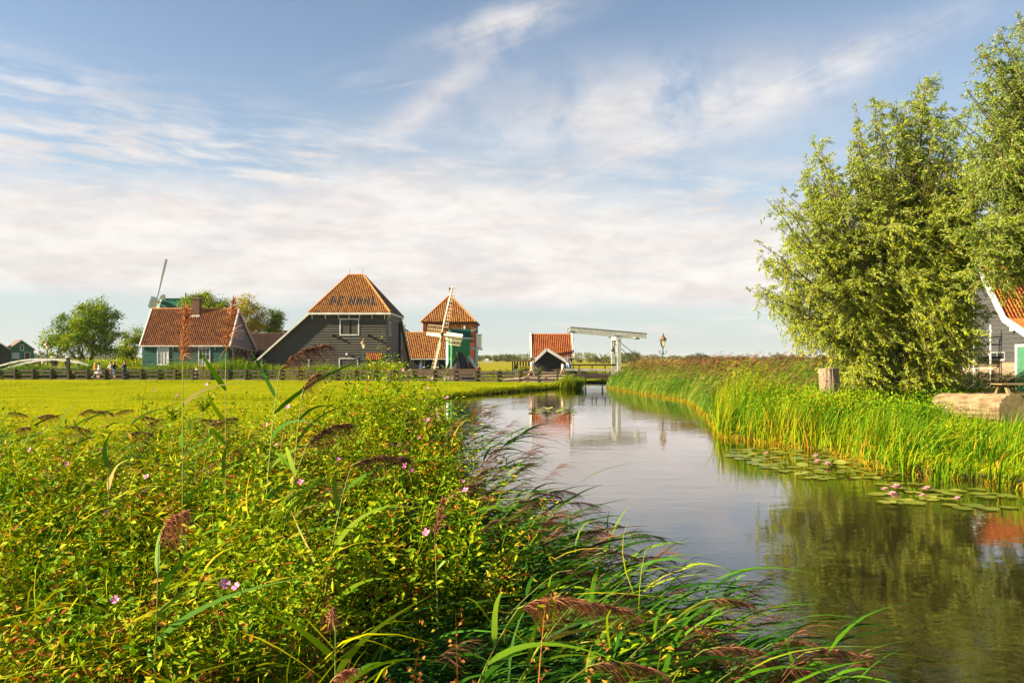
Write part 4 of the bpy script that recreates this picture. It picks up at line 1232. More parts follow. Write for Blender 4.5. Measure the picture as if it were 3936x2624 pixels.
lantern(2548, 1277, 62.0, 'dark lantern rising from the reeds right of the drawbridge')

# ================================================================== notice board
def notice_board():
    D = 79.0
    q = lambda px, py: P(px, py, D)
    n = empty('notice_board', G(1440, D), 'small dark green notice board under its own red tile roof', 'notice board')
    x0, x1 = G(1413, D).x, G(1464, D).x
    fz = lambda py: EYE + (HY - py) * D / F
    MB().box((x0, D, 0.5), (x1, D + 0.08, fz(1384))).build('panel', MATS['green_board'], n)
    for x in (x0 - 0.06, x1): MB().box((x, D - 0.1, 0), (x + 0.06, D + 0.1, fz(1380))).build('post', MATS['green_board'], n)
    MB().box((x0, D - 0.1, fz(1404)), (x1, D - 0.02, fz(1402))).build('ledge', MATS['tan_board'], n)
    MB().box((G(1432, D).x, D - 0.02, fz(1397)), (G(1447, D).x, D - 0.002, fz(1390))).build('paper', MATS['white_paint'], n)
    A, B = Vector((x0 - 0.1, D - 0.55, fz(1384))), Vector((x1 + 0.1, D - 0.55, fz(1384)))
    U = Vector((0, 0.7, fz(1363) - fz(1384)))
    mb = MB(); slab(mb, [A, B, B + U, A + U], 0.06); slab(mb, [A + U, B + U, B + Vector((0, 1.4, 0)), A + Vector((0, 1.4, 0))], 0.06)
    roof = mb.build('roof', MATS['cap_green'], n)
    pantile(roof, A, B, U, U.length, None, MATS['tile_bright'], 0.2, 0.27, 91)
    ridge_caps(roof, A + U, B + U, 0.06)
notice_board()

# ================================================================== fence
FENCE = [Vector((-58, 78.9, 0)), Vector((-36, 77.3, 0)), Vector((-22, 75.8, 0)), Vector((-9, 72.8, 0)), Vector((0.7, 70.0, 0)), Vector((3.9, 68.3, 0))]
def fence():
    f = empty('fence', (-24, 72, 0), 'dark wooden post and rail fence along the far edge of the meadow', 'fence')
    path = FENCE
    pts = []
    for a, b in zip(path[:-1], path[1:]):
        n = max(1, round((b - a).length / 1.85))
        for i in range(n): pts.append(a.lerp(b, i / n))
    pts.append(path[-1])
    r = random.Random(5)
    for p in pts:
        hh = 1.0 + r.uniform(-0.03, 0.05)
        tl = r.uniform(-0.03, 0.03)
        MB().beam((p.x, p.y, -0.1), (p.x + tl, p.y, hh), 0.15, 0.15, (0, 1, 0)).build('post', MATS['fence_wood'], f)
    for a, b in zip(pts[:-1], pts[1:]):
        for z, hgt in ((0.86, 0.19), (0.5, 0.18), (0.11, 0.17)):
            j = r.uniform(-0.02, 0.02)
            o = Vector((0, 0.1, z + j))
            MB().beam(a + o, b + o + Vector((0, 0, r.uniform(-0.025, 0.025))), 0.045, hgt).build('rail', MATS['fence_wood'], f)
    # short plank fence before the mill
    g = empty('plank_fence', (-5.5, 76, 0), 'weathered plank rail in front of the windmill foot', 'fence')
    for z in (0.62, 0.95):
        MB().beam((-10.5, 76.4, z), (-3.2, 75.8, z + 0.04), 0.05, 0.2).build('rail', MATS['brown_board'], g)
    for i in range(5): MB().box((-10.3 + i * 1.75, 76.35 - i * .14, 0), (-10.17 + i * 1.75, 76.48 - i * .14, 1.05)).build('post', MATS['fence_wood'], g)
fence()

# ================================================================== people
def person(label, loc, face, shirt, legs, hair, h=1.7, pose='walk', shorts=False, longhair=False, dress=False, sleeves=False, group=None, hat=None):
    """face: heading, degrees clockwise from +Y (away from the viewer)"""
    k = h / 1.7
    root = empty('person', loc, label, 'person', group)
    root.rotation_euler = (0, 0, -R(face))
    J = {}
    z0 = 0.0
    J['pelvis'] = (0, 0, 0.94); J['waist'] = (0, 0.0, 1.10); J['chest'] = (0, 0.01, 1.28); J['neck'] = (0, 0.0, 1.45); J['jaw'] = (0, 0.025, 1.525); J['head'] = (0, 0.02, 1.60); J['crown'] = (0, 0.0, 1.675)
    for s, sx in (('l', -1), ('r', 1)):
        sw = sx * (0.24 if pose == 'walk' else 0.03)
        J['sh' + s] = (sx * 0.175, 0, 1.39)
        if pose == 'hold':
            J['el' + s] = (sx * 0.22, 0.05, 1.12); J['wr' + s] = (sx * 0.13, 0.30, 1.20); J['hd' + s] = (sx * 0.09, 0.38, 1.24)
        elif pose == 'reach':
            J['el' + s] = (sx * 0.26, 0.0, 1.12); J['wr' + s] = (sx * 0.32, 0.06, 0.90); J['hd' + s] = (sx * 0.33, 0.09, 0.80)
        else:
            J['el' + s] = (sx * 0.235, -sw * 0.5, 1.13); J['wr' + s] = (sx * 0.245, -sw * 0.9 + 0.05, 0.90); J['hd' + s] = (sx * 0.24, -sw * 1.0 + 0.08, 0.80)
        J['hip' + s] = (sx * 0.095, 0, 0.88)
        if pose == 'sit':
            J['kn' + s] = (sx * 0.14, 0.40, 0.90); J['an' + s] = (sx * 0.13, 0.48, 0.50); J['to' + s] = (sx * 0.14, 0.62, 0.47)
        elif pose == 'ground':
            J['kn' + s] = (sx * 0.16, 0.40, 1.08); J['an' + s] = (sx * 0.15, 0.66, 0.86); J['to' + s] = (sx * 0.15, 0.80, 0.87)
        else:
            J['kn' + s] = (sx * 0.10, sw * 0.55 + 0.02, 0.50); J['an' + s] = (sx * 0.10, sw * 1.2 - (0.06 if sw < 0 else 0), 0.09 + (0.05 if sw < 0 else 0)); J['to' + s] = (sx * 0.11, sw * 1.2 + 0.13, 0.035)
    drop = {'ground': 0.82, 'sit': 0.44}.get(pose, 0.0)
    rad = dict(pelvis=(0.15, 0.11), waist=(0.135, 0.10), chest=(0.16, 0.115), neck=(0.058, 0.058), jaw=(0.07, 0.08), head=(0.082, 0.098), crown=(0.055, 0.065))
    for s in 'lr':
        rad.update({'sh' + s: (0.068,) * 2, 'el' + s: (0.045,) * 2, 'wr' + s: (0.032,) * 2, 'hd' + s: (0.04, 0.025), 'hip' + s: (0.095,) * 2, 'kn' + s: (0.062,) * 2, 'an' + s: (0.042,) * 2, 'to' + s: (0.04, 0.03)})
    E = [('pelvis', 'waist'), ('waist', 'chest'), ('chest', 'neck'), ('neck', 'jaw'), ('jaw', 'head'), ('head', 'crown')]
    for s in 'lr':
        E += [('chest', 'sh' + s), ('sh' + s, 'el' + s), ('el' + s, 'wr' + s), ('wr' + s, 'hd' + s), ('pelvis', 'hip' + s), ('hip' + s, 'kn' + s), ('kn' + s, 'an' + s), ('an' + s, 'to' + s)]
    names = list(J)
    me = bpy.data.meshes.new('body')
    me.from_pydata([tuple(k * c for c in (J[n][0], J[n][1], J[n][2] - drop)) for n in names], [(names.index(a), names.index(b)) for a, b in E], [])
    tmp = bpy.data.objects.new('tmp_body', me)
    COL.objects.link(tmp)
    sk = tmp.modifiers.new('s', 'SKIN')
    for i, n in enumerate(names):
        me.skin_vertices[0].data[i].radius = tuple(k * r for r in rad[n])
        me.skin_vertices[0].data[i].use_root = (n == 'pelvis')
    ss = tmp.modifiers.new('u', 'SUBSURF'); ss.levels = 1; ss.render_levels = 1
    dg = bpy.context.evaluated_depsgraph_get()
    nm = bpy.data.meshes.new_from_object(tmp.evaluated_get(dg))
    bpy.data.objects.remove(tmp)
    nm.name = 'body'
    nm.materials.clear()
    ms = [MATS['skin'], MATS[shirt], MATS[legs], MATS['c_tan' if shorts else 'c_black']]
    for m in ms: nm.materials.append(m)
    reg = {}
    for a, b in E:
        if b in ('jaw', 'head', 'crown') or b.startswith('hd'): r_ = 0
        elif b.startswith('wr'): r_ = 1 if sleeves else 0
        elif b.startswith('to'): r_ = 3
        elif b.startswith('an'): r_ = 0 if shorts else 2
        elif b.startswith('kn') or b.startswith('hip'): r_ = 1 if dress else 2
        else: r_ = 1
        reg[(a, b)] = r_
    segs = [(np.array(J[a]), np.array(J[b]), reg[(a, b)]) for a, b in E]
    for p in nm.polygons:
        c = np.array(p.center) / k + np.array((0, 0, drop))
        best, bi = 9, 1
        for a, b, r_ in segs:
            t = np.clip(np.dot(c - a, b - a) / max(np.dot(b - a, b - a), 1e-9), 0, 1)
            d = np.linalg.norm(c - a - t * (b - a))
            if d < best: best, bi = d, r_
        if 0.86 < c[2] < 0.98 and bi == 1 and not dress and pose != 'ground': bi = 2
        p.material_index = bi
        p.use_smooth = True
    link('body', nm, root)
    # hair (and hat) and a small nose
    mb = MB()
    hc = np.array(J['head']) - np.array((0, 0.022, drop - 0.01))
    prof = [(0.088, -0.05), (0.104, 0.0), (0.098, 0.05), (0.07, 0.085), (0.02, 0.10)]
    if longhair: prof = [(0.075, -0.30), (0.10, -0.18)] + prof
    mb.lathe(tuple(k * c for c in hc), [(r_ * k, z * k) for r_, z in prof], 10)
    for v in mb.v: v.y = k * hc[1] + (v.y - k * hc[1]) * (1.0 if v.y < k * hc[1] else 0.78)
    mb.v = [v - Vector((0, 0.02 * k, 0)) for v in mb.v]
    o = mb.build('hair', MATS[hair], root, loc=(0, 0, 0), smooth=True)
    o.location = (0, 0, 0)
    if hat:
        mb = MB(); mb.lathe(tuple(k * c for c in hc), [(0.17 * k, 0.05 * k), (0.17 * k, 0.06 * k), (0.1 * k, 0.07 * k), (0.09 * k, 0.14 * k), (0.03 * k, 0.15 * k)], 10)
        mb.build('hat', MATS[hat], root, loc=(0, 0, 0)).location = (0, 0, 0)
    if dress:
        mb = MB(); mb.lathe((0, 0, 0), [(0.30 * k, 0.55 * k), (0.22 * k, 0.85 * k), (0.165 * k, 1.05 * k)], 12)
        mb.build('skirt', MATS[shirt], root, loc=(0, 0, 0), smooth=True).location = (0, 0, 0)
    return root
gp = 'people on the path behind the fence'
person('person in yellow top, leftmost of the group behind the fence', G(366, 80.4), 80, 'c_orange', 'c_white', 'hair_blond', 1.62, 'walk', longhair=True, group=gp)
person('dark-haired person in white dress holding out both arms behind the fence', G(381, 79.8), 78, 'c_white', 'c_white', 'hair_dark', 1.68, 'hold', dress=True, shorts=True, longhair=True, group=gp)
person('person in white shirt walking left beside one in black behind the fence', G(426, 80.3), -70, 'c_white', 'c_tan', 'hair_brown', 1.7, 'walk', shorts=True, group=gp)
person('person in black shirt walking beside one in white behind the fence', G(439, 79.7), -60, 'c_black', 'c_jean', 'hair_dark', 1.74, 'walk', shorts=True, group=gp)
person('person in dark navy jacket bending the head, right of the walkers', G(480, 79.6), -75, 'c_navy', 'c_denim', 'hair_dark', 1.76, 'hold', sleeves=True, group=gp)
person('person in white shirt low before the green house wall', G(757, 79.2, -0.1), -85, 'c_white', 'c_denim', 'hair_brown', 1.35, 'walk', group=gp)
person('person in blue clothes under the small window of the long barn', G(1618, 80.5), 30, 'c_blue', 'c_denim', 'hair_brown', 1.66, 'walk', sleeves=True, group=gp)
person('person in red jacket at the foot of the windmill tail', G(1841, 81.0, -0.1), 120, 'c_red', 'c_black', 'hair_dark', 1.55, 'walk', sleeves=True, group=gp)
person('long-haired person in black top and jeans beside the bicycles', G(1984, 77.5), 170, 'c_black', 'c_jean', 'hair_dark', 1.58, 'walk', longhair=True, sleeves=True, group=gp)
person('long-haired person in pale pink shirt walking towards the drawbridge', G(2043, 71.8, 0.30), 75, 'c_pink', 'c_tan', 'hair_brown', 1.74, 'walk', shorts=True, longhair=True, group=gp)
person('person in dark blue beyond the one in pale pink shirt', G(2052, 72.6, 0.30), 80, 'c_denim', 'c_denim', 'hair_brown', 1.72, 'walk', group=gp)
person('tall person in grey shirt and jeans shorts stepping onto the drawbridge', G(2184, 69.0, 0.665), 55, 'c_grey', 'c_jean', 'hair_dark', 1.80, 'reach', shorts=True, group=gp)
person('small child in white shirt left of the tall person in grey', G(2162, 68.9, 0.6), 50, 'c_white', 'c_tan', 'hair_brown', 1.12, 'walk', group=gp)
gb = 'people on the white footbridge'
person('person in white shirt at the crown of the white footbridge', G(164, 83.4, 0.48), 75, 'c_white', 'c_black', 'hair_dark', 1.78, 'hold', group=gb)
person('person in dark clothes with pale hat on the white footbridge', G(213, 83.6, 0.42), -80, 'c_black', 'c_black', 'hair_brown', 1.78, 'hold', sleeves=True, group=gb, hat='c_tan')
person('person in black seen small at the left of the footbridge crown', G(123, 92, 0.35), 60, 'c_black', 'c_black', 'hair_dark', 1.6, 'walk', sleeves=True, group=gb)
lp = person('person with bushy black hair sitting on the grass behind the log', G(3764, 28.6, 0.02), 30, 'c_grey', 'c_black', 'hair_dark', 1.62, 'ground', sleeves=True)
mb = MB()
rr = random.Random(2)
for i in range(46):
    t, ph = rr.uniform(0, 6.28), rr.uniform(-0.5, 1.4)
    d = Vector((math.cos(t) * math.cos(ph), math.sin(t) * math.cos(ph), math.sin(ph)))
    c = Vector((0, -0.02, 0.755)) + d * 0.105
    mb.lathe(c - Vector((0, 0, 0.03)), [(0.02, 0), (0.045, 0.02), (0.045, 0.045), (0.015, 0.07)], 5)
mb.build('hair_curls', MATS['hair_dark'], lp, loc=(0, 0, 0), smooth=True).location = (0, 0, 0)

# ================================================================== bicycles
def bicycle(loc, ang, label, m='iron'):
    b = empty('bicycle', loc, label, 'bicycle', 'parked bicycles')
    b.rotation_euler = (0, 0, ang)
    Z = (0, 0, 0)
    def B(mb, nm, mm): mb.build(nm, MATS[mm], b, loc=Z).location = Z
    for x in (-0.52, 0.52):
        mb = MB()
        mb.tube([(x + 0.34 * math.cos(t), 0, 0.34 + 0.34 * math.sin(t)) for t in np.linspace(0, 2 * math.pi, 19)], 0.022, 5, cap=False)
        for i in range(8):
            t = i * math.pi / 8
            mb.tube([(x + 0.33 * math.cos(t), 0, 0.34 + 0.33 * math.sin(t)), (x - 0.33 * math.cos(t), 0, 0.34 - 0.33 * math.sin(t))], 0.006, 3)
        B(mb, 'wheel', 'iron')
    mb = MB()
    for a, c in (((-0.52, 0.34), (-0.08, 0.30)), ((-0.08, 0.30), (-0.22, 0.84)), ((-0.22, 0.84), (-0.52, 0.34)), ((-0.2, 0.74), (0.36, 0.80)), ((-0.08, 0.30), (0.38, 0.72)), ((0.34, 0.95), (0.52, 0.34))):
        mb.tube([(a[0], 0, a[1]), (c[0], 0, c[1])], 0.02, 5)
    B(mb, 'frame', m)
    mb = MB(); mb.tube([(0.2, -0.28, 1.02), (0.34, -0.12, 1.05), (0.34, 0.12, 1.05), (0.2, 0.28, 1.02)], 0.016, 5); mb.tube([(0.34, 0, 0.93), (0.34, 0, 1.05)], 0.018, 5); B(mb, 'handlebar', 'iron')
    mb = MB(); mb.hexa([(-0.36, -0.1, 0.9), (-0.08, -0.03, 0.9), (-0.08, 0.03, 0.9), (-0.36, 0.1, 0.9), (-0.36, -0.09, 0.96), (-0.08, -0.025, 0.95), (-0.08, 0.025, 0.95), (-0.36, 0.09, 0.96)]); mb.tube([(-0.22, 0, 0.82), (-0.24, 0, 0.92)], 0.015, 5); B(mb, 'saddle', 'iron')
bicycle(G(1906, 76.5), R(12), 'leftmost bicycle parked left of the long-haired person')
bicycle(G(1933, 76.9), R(-6), 'middle bicycle parked left of the long-haired person')
bicycle(G(1962, 76.6), R(8), 'bicycle parked next to the long-haired person in black', 'c_blue')

# ================================================================== white boat far off
bt = empty('boat', G(1876, 300), 'long low white boat with two poles far across the fields', 'boat')
mb = MB(); a, b_ = G(1859, 300), G(1893, 300)
mb.hexa([(a.x, 300, 0.2), (b_.x, 300, 0.2), (b_.x, 302, 0.2), (a.x, 302, 0.2), (a.x - .6, 299.8, 1.1), (b_.x + .6, 299.8, 1.1), (b_.x + .6, 302.2, 1.1), (a.x - .6, 302.2, 1.1)]); mb.build('hull', MATS['white_paint'], bt)
mb = MB(); mb.box((a.x + .5, 300.3, 1.1), (b_.x - 1.5, 301.7, 1.75)); mb.build('cabin', MATS['white_paint'], bt)
for x in (a.x + .1, b_.x - .1): MB().tube([(x, 300.6, 1.1), (x, 300.6, 3.0)], 0.09, 5).build('pole', MATS['tan_board'], bt)
# ================================================================== terrain, water, path
ZW = -0.35
_ly, _lx = [-30, 0, 2.5, 4, 6, 9, 14, 22, 30, 42, 49, 54, 58, 62, 66, 70, 80], [2.6, 2.2, 1.6, 1.0, 0.02, -0.66, -1.6, -2.9, -3.7, -4.0, -3.7, -1.6, 0.5, 2.8, 4.6, 4.9, 5.4]
_ry, _rx = [-30, 0, 10, 15.6, 17.5, 21, 23.2, 25.2, 32, 40, 46.4, 55, 66, 70, 80], [11.5, 11, 10.6, 9.85, 8.4, 8.5, 7.5, 6.7, 8.2, 9.5, 10.2, 9.0, 8.1, 8.7, 9.2]
def bank_l(y): return np.interp(y, _ly, _lx)
def bank_r(y): return np.interp(y, _ry, _rx)
def sst(a, b, x):
    t = np.clip((x - a) / (b - a), 0, 1)
    return t * t * (3 - 2 * t)
def wig(x, y, s, ph=0.0):
    return (np.sin(x * s + 1.3 * np.sin(y * s * 0.7 + ph)) + np.sin(y * s * 1.23 + 1.7 * np.sin(x * s * 0.61 + ph + 2)) + np.sin((x + y) * s * 2.1 + ph) * 0.5) / 2.5
def ground_z(x, y):
    x, y = np.asarray(x, float), np.asarray(y, float)
    d = np.minimum(x - bank_l(y), bank_r(y) - x) + 0.12 * wig(x, y, 1.9)
    can = sst(-0.75, 1.0, d) * (1 - sst(78.0, 79.6, y))
    z = -1.3 * can
    land = 1 - can
    ditch = np.exp(-((y - 41 - 0.8 * np.sin(x * 0.3)) / 0.55) ** 2) * sst(-22, -14, x) * (1 - sst(-5.5, -3.5, x))
    z = z - land * 0.55 * ditch
    z = z + land * (0.05 * wig(x, y, 0.35) + 0.025 * wig(x, y, 1.7, 3)) * sst(60, 30, np.abs(x)) * (1 - sst(60, 72, y))
    return z

mats_g = bpy.data.materials.new('meadow_ground'); mats_g.use_nodes = True
n = Net(mats_g.node_tree); bs = mats_g.node_tree.nodes['Principled BSDF']
bs.inputs['Roughness'].default_value = 0.95; bs.inputs['Specular IOR Level'].default_value = 0.0
tcn = n.node('ShaderNodeTexCoord'); sp = n.node('ShaderNodeSeparateXYZ'); n.link(tcn.outputs['Object'], sp.inputs[0])
f1 = n.sstep(n.noise(tcn.outputs['Object'], 0.35, 6, 0.65), 0.35, 0.68)
mp = n.node('ShaderNodeMapping'); mp.inputs['Scale'].default_value = (0.25, 1.4, 1); n.link(tcn.outputs['Object'], mp.inputs[0])
f2 = n.sstep(n.noise(mp.outputs[0], 1.1, 6, 0.7), 0.4, 0.66)
c = n.mixc(f1, (0.185, 0.225, 0.004), (0.31, 0.305, 0.005))
c = n.mixc(n.m('MULTIPLY', f2, 0.55), c, (0.12, 0.14, 0.006))
f4 = n.sstep(n.noise(tcn.outputs['Object'], 14, 4, 0.7), 0.35, 0.7)
c = n.mixc(n.m('MULTIPLY', f4, 0.45), c, (0.07, 0.09, 0.005))
# far reed fields: golden strips between green ones
mp2 = n.node('ShaderNodeMapping'); mp2.inputs['Scale'].default_value = (0.004, 0.03, 1); n.link(tcn.outputs['Object'], mp2.inputs[0])
f5 = n.m('MULTIPLY', n.sstep(n.noise(mp2.outputs[0], 1.0, 3, 0.5), 0.47, 0.56), n.sstep(sp.outputs[1], 115, 165))
c = n.mixc(f5, c, (0.23, 0.165, 0.045))
mud = n.sstep(sp.outputs[2], -0.12, -0.30)
c = n.mixc(mud, c, (0.035, 0.026, 0.014))
n.link(c, bs.inputs['Base Color'])
bp = n.node('ShaderNodeBump'); bp.inputs['Strength'].default_value = 0.9; bp.inputs['Distance'].default_value = 0.06
n.link(n.noise(tcn.outputs['Object'], 9, 6, 0.7), bp.inputs['Height']); n.link(bp.outputs[0], bs.inputs['Normal'])

ys = np.concatenate([np.arange(-30, 0, 2.0), np.arange(0, 82, 0.4), np.geomspace(82.5, 6000, 40)])
xs = np.concatenate([-np.geomspace(62, 6000, 24)[::-1], np.arange(-60, -9, 1.5), np.arange(-9, 14, 0.3), np.arange(14, 60, 1.5), np.geomspace(62, 6000, 24)])
Xg, Yg = np.meshgrid(xs, ys)
Zg = ground_z(Xg, Yg)
V = np.stack([Xg.ravel(), Yg.ravel(), Zg.ravel()], 1)
nx, ny = len(xs), len(ys)
i, j = np.meshgrid(np.arange(nx - 1), np.arange(ny - 1))
q = (j * nx + i).ravel()
g = link('ground', arr_mesh('ground', V, [np.stack([q, q + 1, q + nx + 1, q + nx], 1)], mats_g, smooth=True))
tag(g, 'flat green polder meadow with carved canal banks', 'ground', kind='structure')

wm = bpy.data.materials.new('canal_water'); wm.use_nodes = True
n = Net(wm.node_tree); t = wm.node_tree
t.nodes.remove(t.nodes['Principled BSDF'])
tcn = n.node('ShaderNodeTexCoord')
mp = n.node('ShaderNodeMapping'); mp.inputs['Scale'].default_value = (0.55, 1.0, 1); mp.inputs['Rotation'].default_value = (0, 0, R(-8)); n.link(tcn.outputs['Object'], mp.inputs[0])
w1 = n.noise(mp.outputs[0], 7.0, 3, 0.55, 0.3)
w2 = n.noise(mp.outputs[0], 1.6, 2, 0.5)
calm = n.sstep(n.noise(tcn.outputs['Object'], 0.16, 3, 0.5), 0.40, 0.62)
amp = n.m('ADD', 0.35, n.m('MULTIPLY', calm, 0.8))
hgt = n.m('MULTIPLY', n.m('ADD', n.m('MULTIPLY', w1, 0.35), w2), amp)
bp = n.node('ShaderNodeBump'); bp.inputs['Strength'].default_value = 0.16; bp.inputs['Distance'].default_value = 0.05
n.link(hgt, bp.inputs['Height'])
gl = n.node('ShaderNodeBsdfGlossy'); gl.inputs['Roughness'].default_value = 0.02; gl.inputs['Color'].default_value = (0.90, 0.86, 0.85, 1)
df = n.node('ShaderNodeBsdfDiffuse'); df.inputs['Color'].default_value = (0.020, 0.017, 0.006, 1)
n.link(bp.outputs[0], gl.inputs['Normal'])
fr = n.node('ShaderNodeFresnel'); fr.inputs['IOR'].default_value = 1.36; n.link(bp.outputs[0], fr.inputs['Normal'])
mx = n.node('ShaderNodeMixShader')
n.link(n.m('ADD', n.m('MULTIPLY', fr.outputs[0], 1.35), 0.10, clamp=True), mx.inputs[0])
n.link(df.outputs[0], mx.inputs[1]); n.link(gl.outputs[0], mx.inputs[2])
n.link(mx.outputs[0], t.nodes['Material Output'].inputs['Surface'])
V = [(-9, -30, ZW), (16, -30, ZW), (16, 80, ZW), (-9, 80, ZW)]
w_ = link('water', arr_mesh('water', V, [np.array([[0, 1, 2, 3]])], wm))
tag(w_, 'still canal water mirroring sky and banks', 'water', kind='structure')

mat('path_paving', (0.30, 0.21, 0.165), (0.42, 0.31, 0.25), 9, 0.9, 0.3)
mb = MB()
pp = []
for a, b in zip(FENCE[:-1], FENCE[1:]):
    for k in range(6): pp.append(a.lerp(b, k / 6))
pp.append(FENCE[-1]); pp.append(Vector((4.62, 68.0, 0)))
zz_ = lambda x: 0.02 + 0.62 * float(sst(-3.0, 4.4, x))
for a, b in zip(pp[:-1], pp[1:]):
    za, zb = zz_(a.x), zz_(b.x)
    w0 = Vector((0, 0.5, 0)); w1_ = Vector((0, 2.9, 0)); dn = Vector((0, 0, -0.9))
    A0, B0, A1, B1 = a + w0, b + w0, a + w1_, b + w1_
    for p_, z_ in ((A0, za), (A1, za), (B0, zb), (B1, zb)): p_.z = z_
    mb.hexa([A0 + dn, B0 + dn, B1 + dn, A1 + dn, A0, B0, B1, A1])
tag(mb.build('path', MATS['path_paving']), 'pale pinkish path behind the fence rising to the drawbridge', 'path', kind='structure')

# ================================================================== vegetation helpers (numpy)
def unit(v):
    return v / np.maximum(np.linalg.norm(v, axis=-1, keepdims=True), 1e-9)

class Bag:
    def __init__(s): s.V, s.Q, s.T, s.tone, s.n = [], [], [], [], 0
    def put(s, V, F, tone):
        V = np.asarray(V, np.float32).reshape(-1, 3)
        s.V.append(V); (s.Q if F.shape[1] == 4 else s.T).append(np.asarray(F) + s.n)
        s.tone.append(np.broadcast_to(np.asarray(tone, np.float32), (len(V),)))
        s.n += len(V)
    def mesh(s, name, m, off=(0, 0, 0)):
        fs = []
        if s.Q: fs.append(np.concatenate(s.Q))
        if s.T: fs.append(np.concatenate(s.T))
        return arr_mesh(name, np.concatenate(s.V) - np.asarray(off, np.float32)[None], fs, m, {'tone': np.concatenate(s.tone)})

def blades(bag, base, h, w, lean, tone, seg=3, droop=0.25, r=rng, flat=None, power=1.7, taper=0.8):
    """ribbons that rise from base, bow by lean (n,2) and taper to a point"""
    n_ = len(base)
    if n_ == 0: return
    t = np.linspace(0, 1, seg + 1)[None, :, None]
    h = np.broadcast_to(np.asarray(h, float), (n_,)); w = np.broadcast_to(np.asarray(w, float), (n_,))
    c = np.repeat(base[:, None, :], seg + 1, 1).astype(float)
    c[:, :, :2] += lean[:, None, :] * t ** power
    c[:, :, 2] += h[:, None] * (t[..., 0] - droop * t[..., 0] ** 3)
    ang = r.uniform(0, np.pi, n_) if flat is None else flat
    s = np.stack([np.cos(ang), np.sin(ang), np.zeros(n_)], 1)
    wp = w[:, None] * (1 - t[0, :, 0][None]) ** taper * np.minimum(1, 0.45 + 4 * t[0, :, 0][None])
    wp = np.maximum(wp, w[:, None] * 0.04)
    V = np.stack([c - s[:, None, :] * wp[..., None] / 2, c + s[:, None, :] * wp[..., None] / 2], 2).reshape(n_, -1, 3)
    k = np.arange(seg) * 2
    q = np.stack([k, k + 1, k + 3, k + 2], 1)
    F_ = (q[None] + (np.arange(n_) * 2 * (seg + 1))[:, None, None]).reshape(-1, 4)
    bag.put(V, F_, np.repeat(tone, 2 * (seg + 1)))

def ribbons(bag, p0, d0, grav, L, w, tone, seg=4, r=rng, side=None):
    """leaves that start along d0 and bend with gravity/wind vector grav (n,3)"""
    n_ = len(p0)
    if n_ == 0: return
    t = np.linspace(0, 1, seg + 1)[None, :, None]
    L = np.broadcast_to(np.asarray(L, float), (n_,))[:, None, None]
    c = p0[:, None, :] + d0[:, None, :] * L * t + grav[:, None, :] * L * t ** 2
    tg = unit(d0[:, None, :] + 2 * grav[:, None, :] * t)
    if side is None:
        side = unit(np.cross(tg[:, 0], r.normal(0, 1, (n_, 3)) * 0.5 + np.array([0, 0, 1.0])))
    w = np.broadcast_to(np.asarray(w, float), (n_,))
    tt = t[0, :, 0][None]
    wp = w[:, None] * np.maximum(0.04, (1 - tt) ** 0.75 * np.minimum(1, 0.35 + 5 * tt))
    V = np.stack([c - side[:, None, :] * wp[..., None] / 2, c + side[:, None, :] * wp[..., None] / 2], 2).reshape(n_, -1, 3)
    k = np.arange(seg) * 2
    q = np.stack([k, k + 1, k + 3, k + 2], 1)
    F_ = (q[None] + (np.arange(n_) * 2 * (seg + 1))[:, None, None]).reshape(-1, 4)
    bag.put(V, F_, np.repeat(tone, 2 * (seg + 1)))

def leaves(bag, p, d, up, L, W, tone, fold=0.25):
    """folded lance-shaped leaves: p base, d direction, up rough normal"""
    n_ = len(p)
    if n_ == 0: return
    s = unit(np.cross(d, up)); nn = unit(np.cross(s, d))
    L = np.broadcast_to(np.asarray(L, float), (n_,))[:, None]; W = np.broadcast_to(np.asarray(W, float), (n_,))[:, None]
    m = p + d * L * 0.42 + nn * W * fold
    V = np.stack([p, m - s * W / 2, p + d * L, m + s * W / 2], 1)
    b = np.arange(n_) * 4
    F_ = np.concatenate([np.stack([b, b + 2, b + 1], 1), np.stack([b, b + 3, b + 2], 1)])
    bag.put(V, F_, np.repeat(tone, 4))

def rand_dirs(n_, r=rng):
    return unit(r.normal(0, 1, (n_, 3)))

def stuff(name, bag, m, label, cat):
    o = link(name, bag.mesh(name, m))
    return tag(o, label, cat, kind='stuff')

ramp_mat('grass_leaf', [(0.0, (0.050, 0.095, 0.002)), (0.35, (0.165, 0.215, 0.003)), (0.7, (0.31, 0.305, 0.004)), (1.0, (0.42, 0.35, 0.02))], 0.28, 0.8, 0.0)
ramp_mat('herb_leaf', [(0.0, (0.012, 0.050, 0.002)), (0.28, (0.055, 0.150, 0.003)), (0.52, (0.155, 0.255, 0.004)), (0.76, (0.31, 0.345, 0.006)), (0.90, (0.40, 0.23, 0.02)), (1.0, (0.26, 0.065, 0.010))], 0.24, 0.6, 0.06)
ramp_mat('reed_leaf', [(0.0, (0.010, 0.045, 0.003)), (0.30, (0.030, 0.110, 0.004)), (0.55, (0.080, 0.195, 0.005)), (0.80, (0.21, 0.265, 0.009)), (1.0, (0.42, 0.34, 0.10))], 0.20, 0.55, 0.12)
ramp_mat('sedge_leaf', [(0.0, (0.014, 0.065, 0.002)), (0.32, (0.058, 0.170, 0.003)), (0.6, (0.145, 0.255, 0.004)), (0.82, (0.31, 0.31, 0.006)), (1.0, (0.45, 0.22, 0.02))], 0.24, 0.6, 0.06)
ramp_mat('reed_plume', [(0.0, (0.05, 0.022, 0.016)), (0.4, (0.14, 0.055, 0.036)), (0.75, (0.31, 0.125, 0.07)), (1.0, (0.54, 0.25, 0.12))], 0.30, 0.7, 0.2)
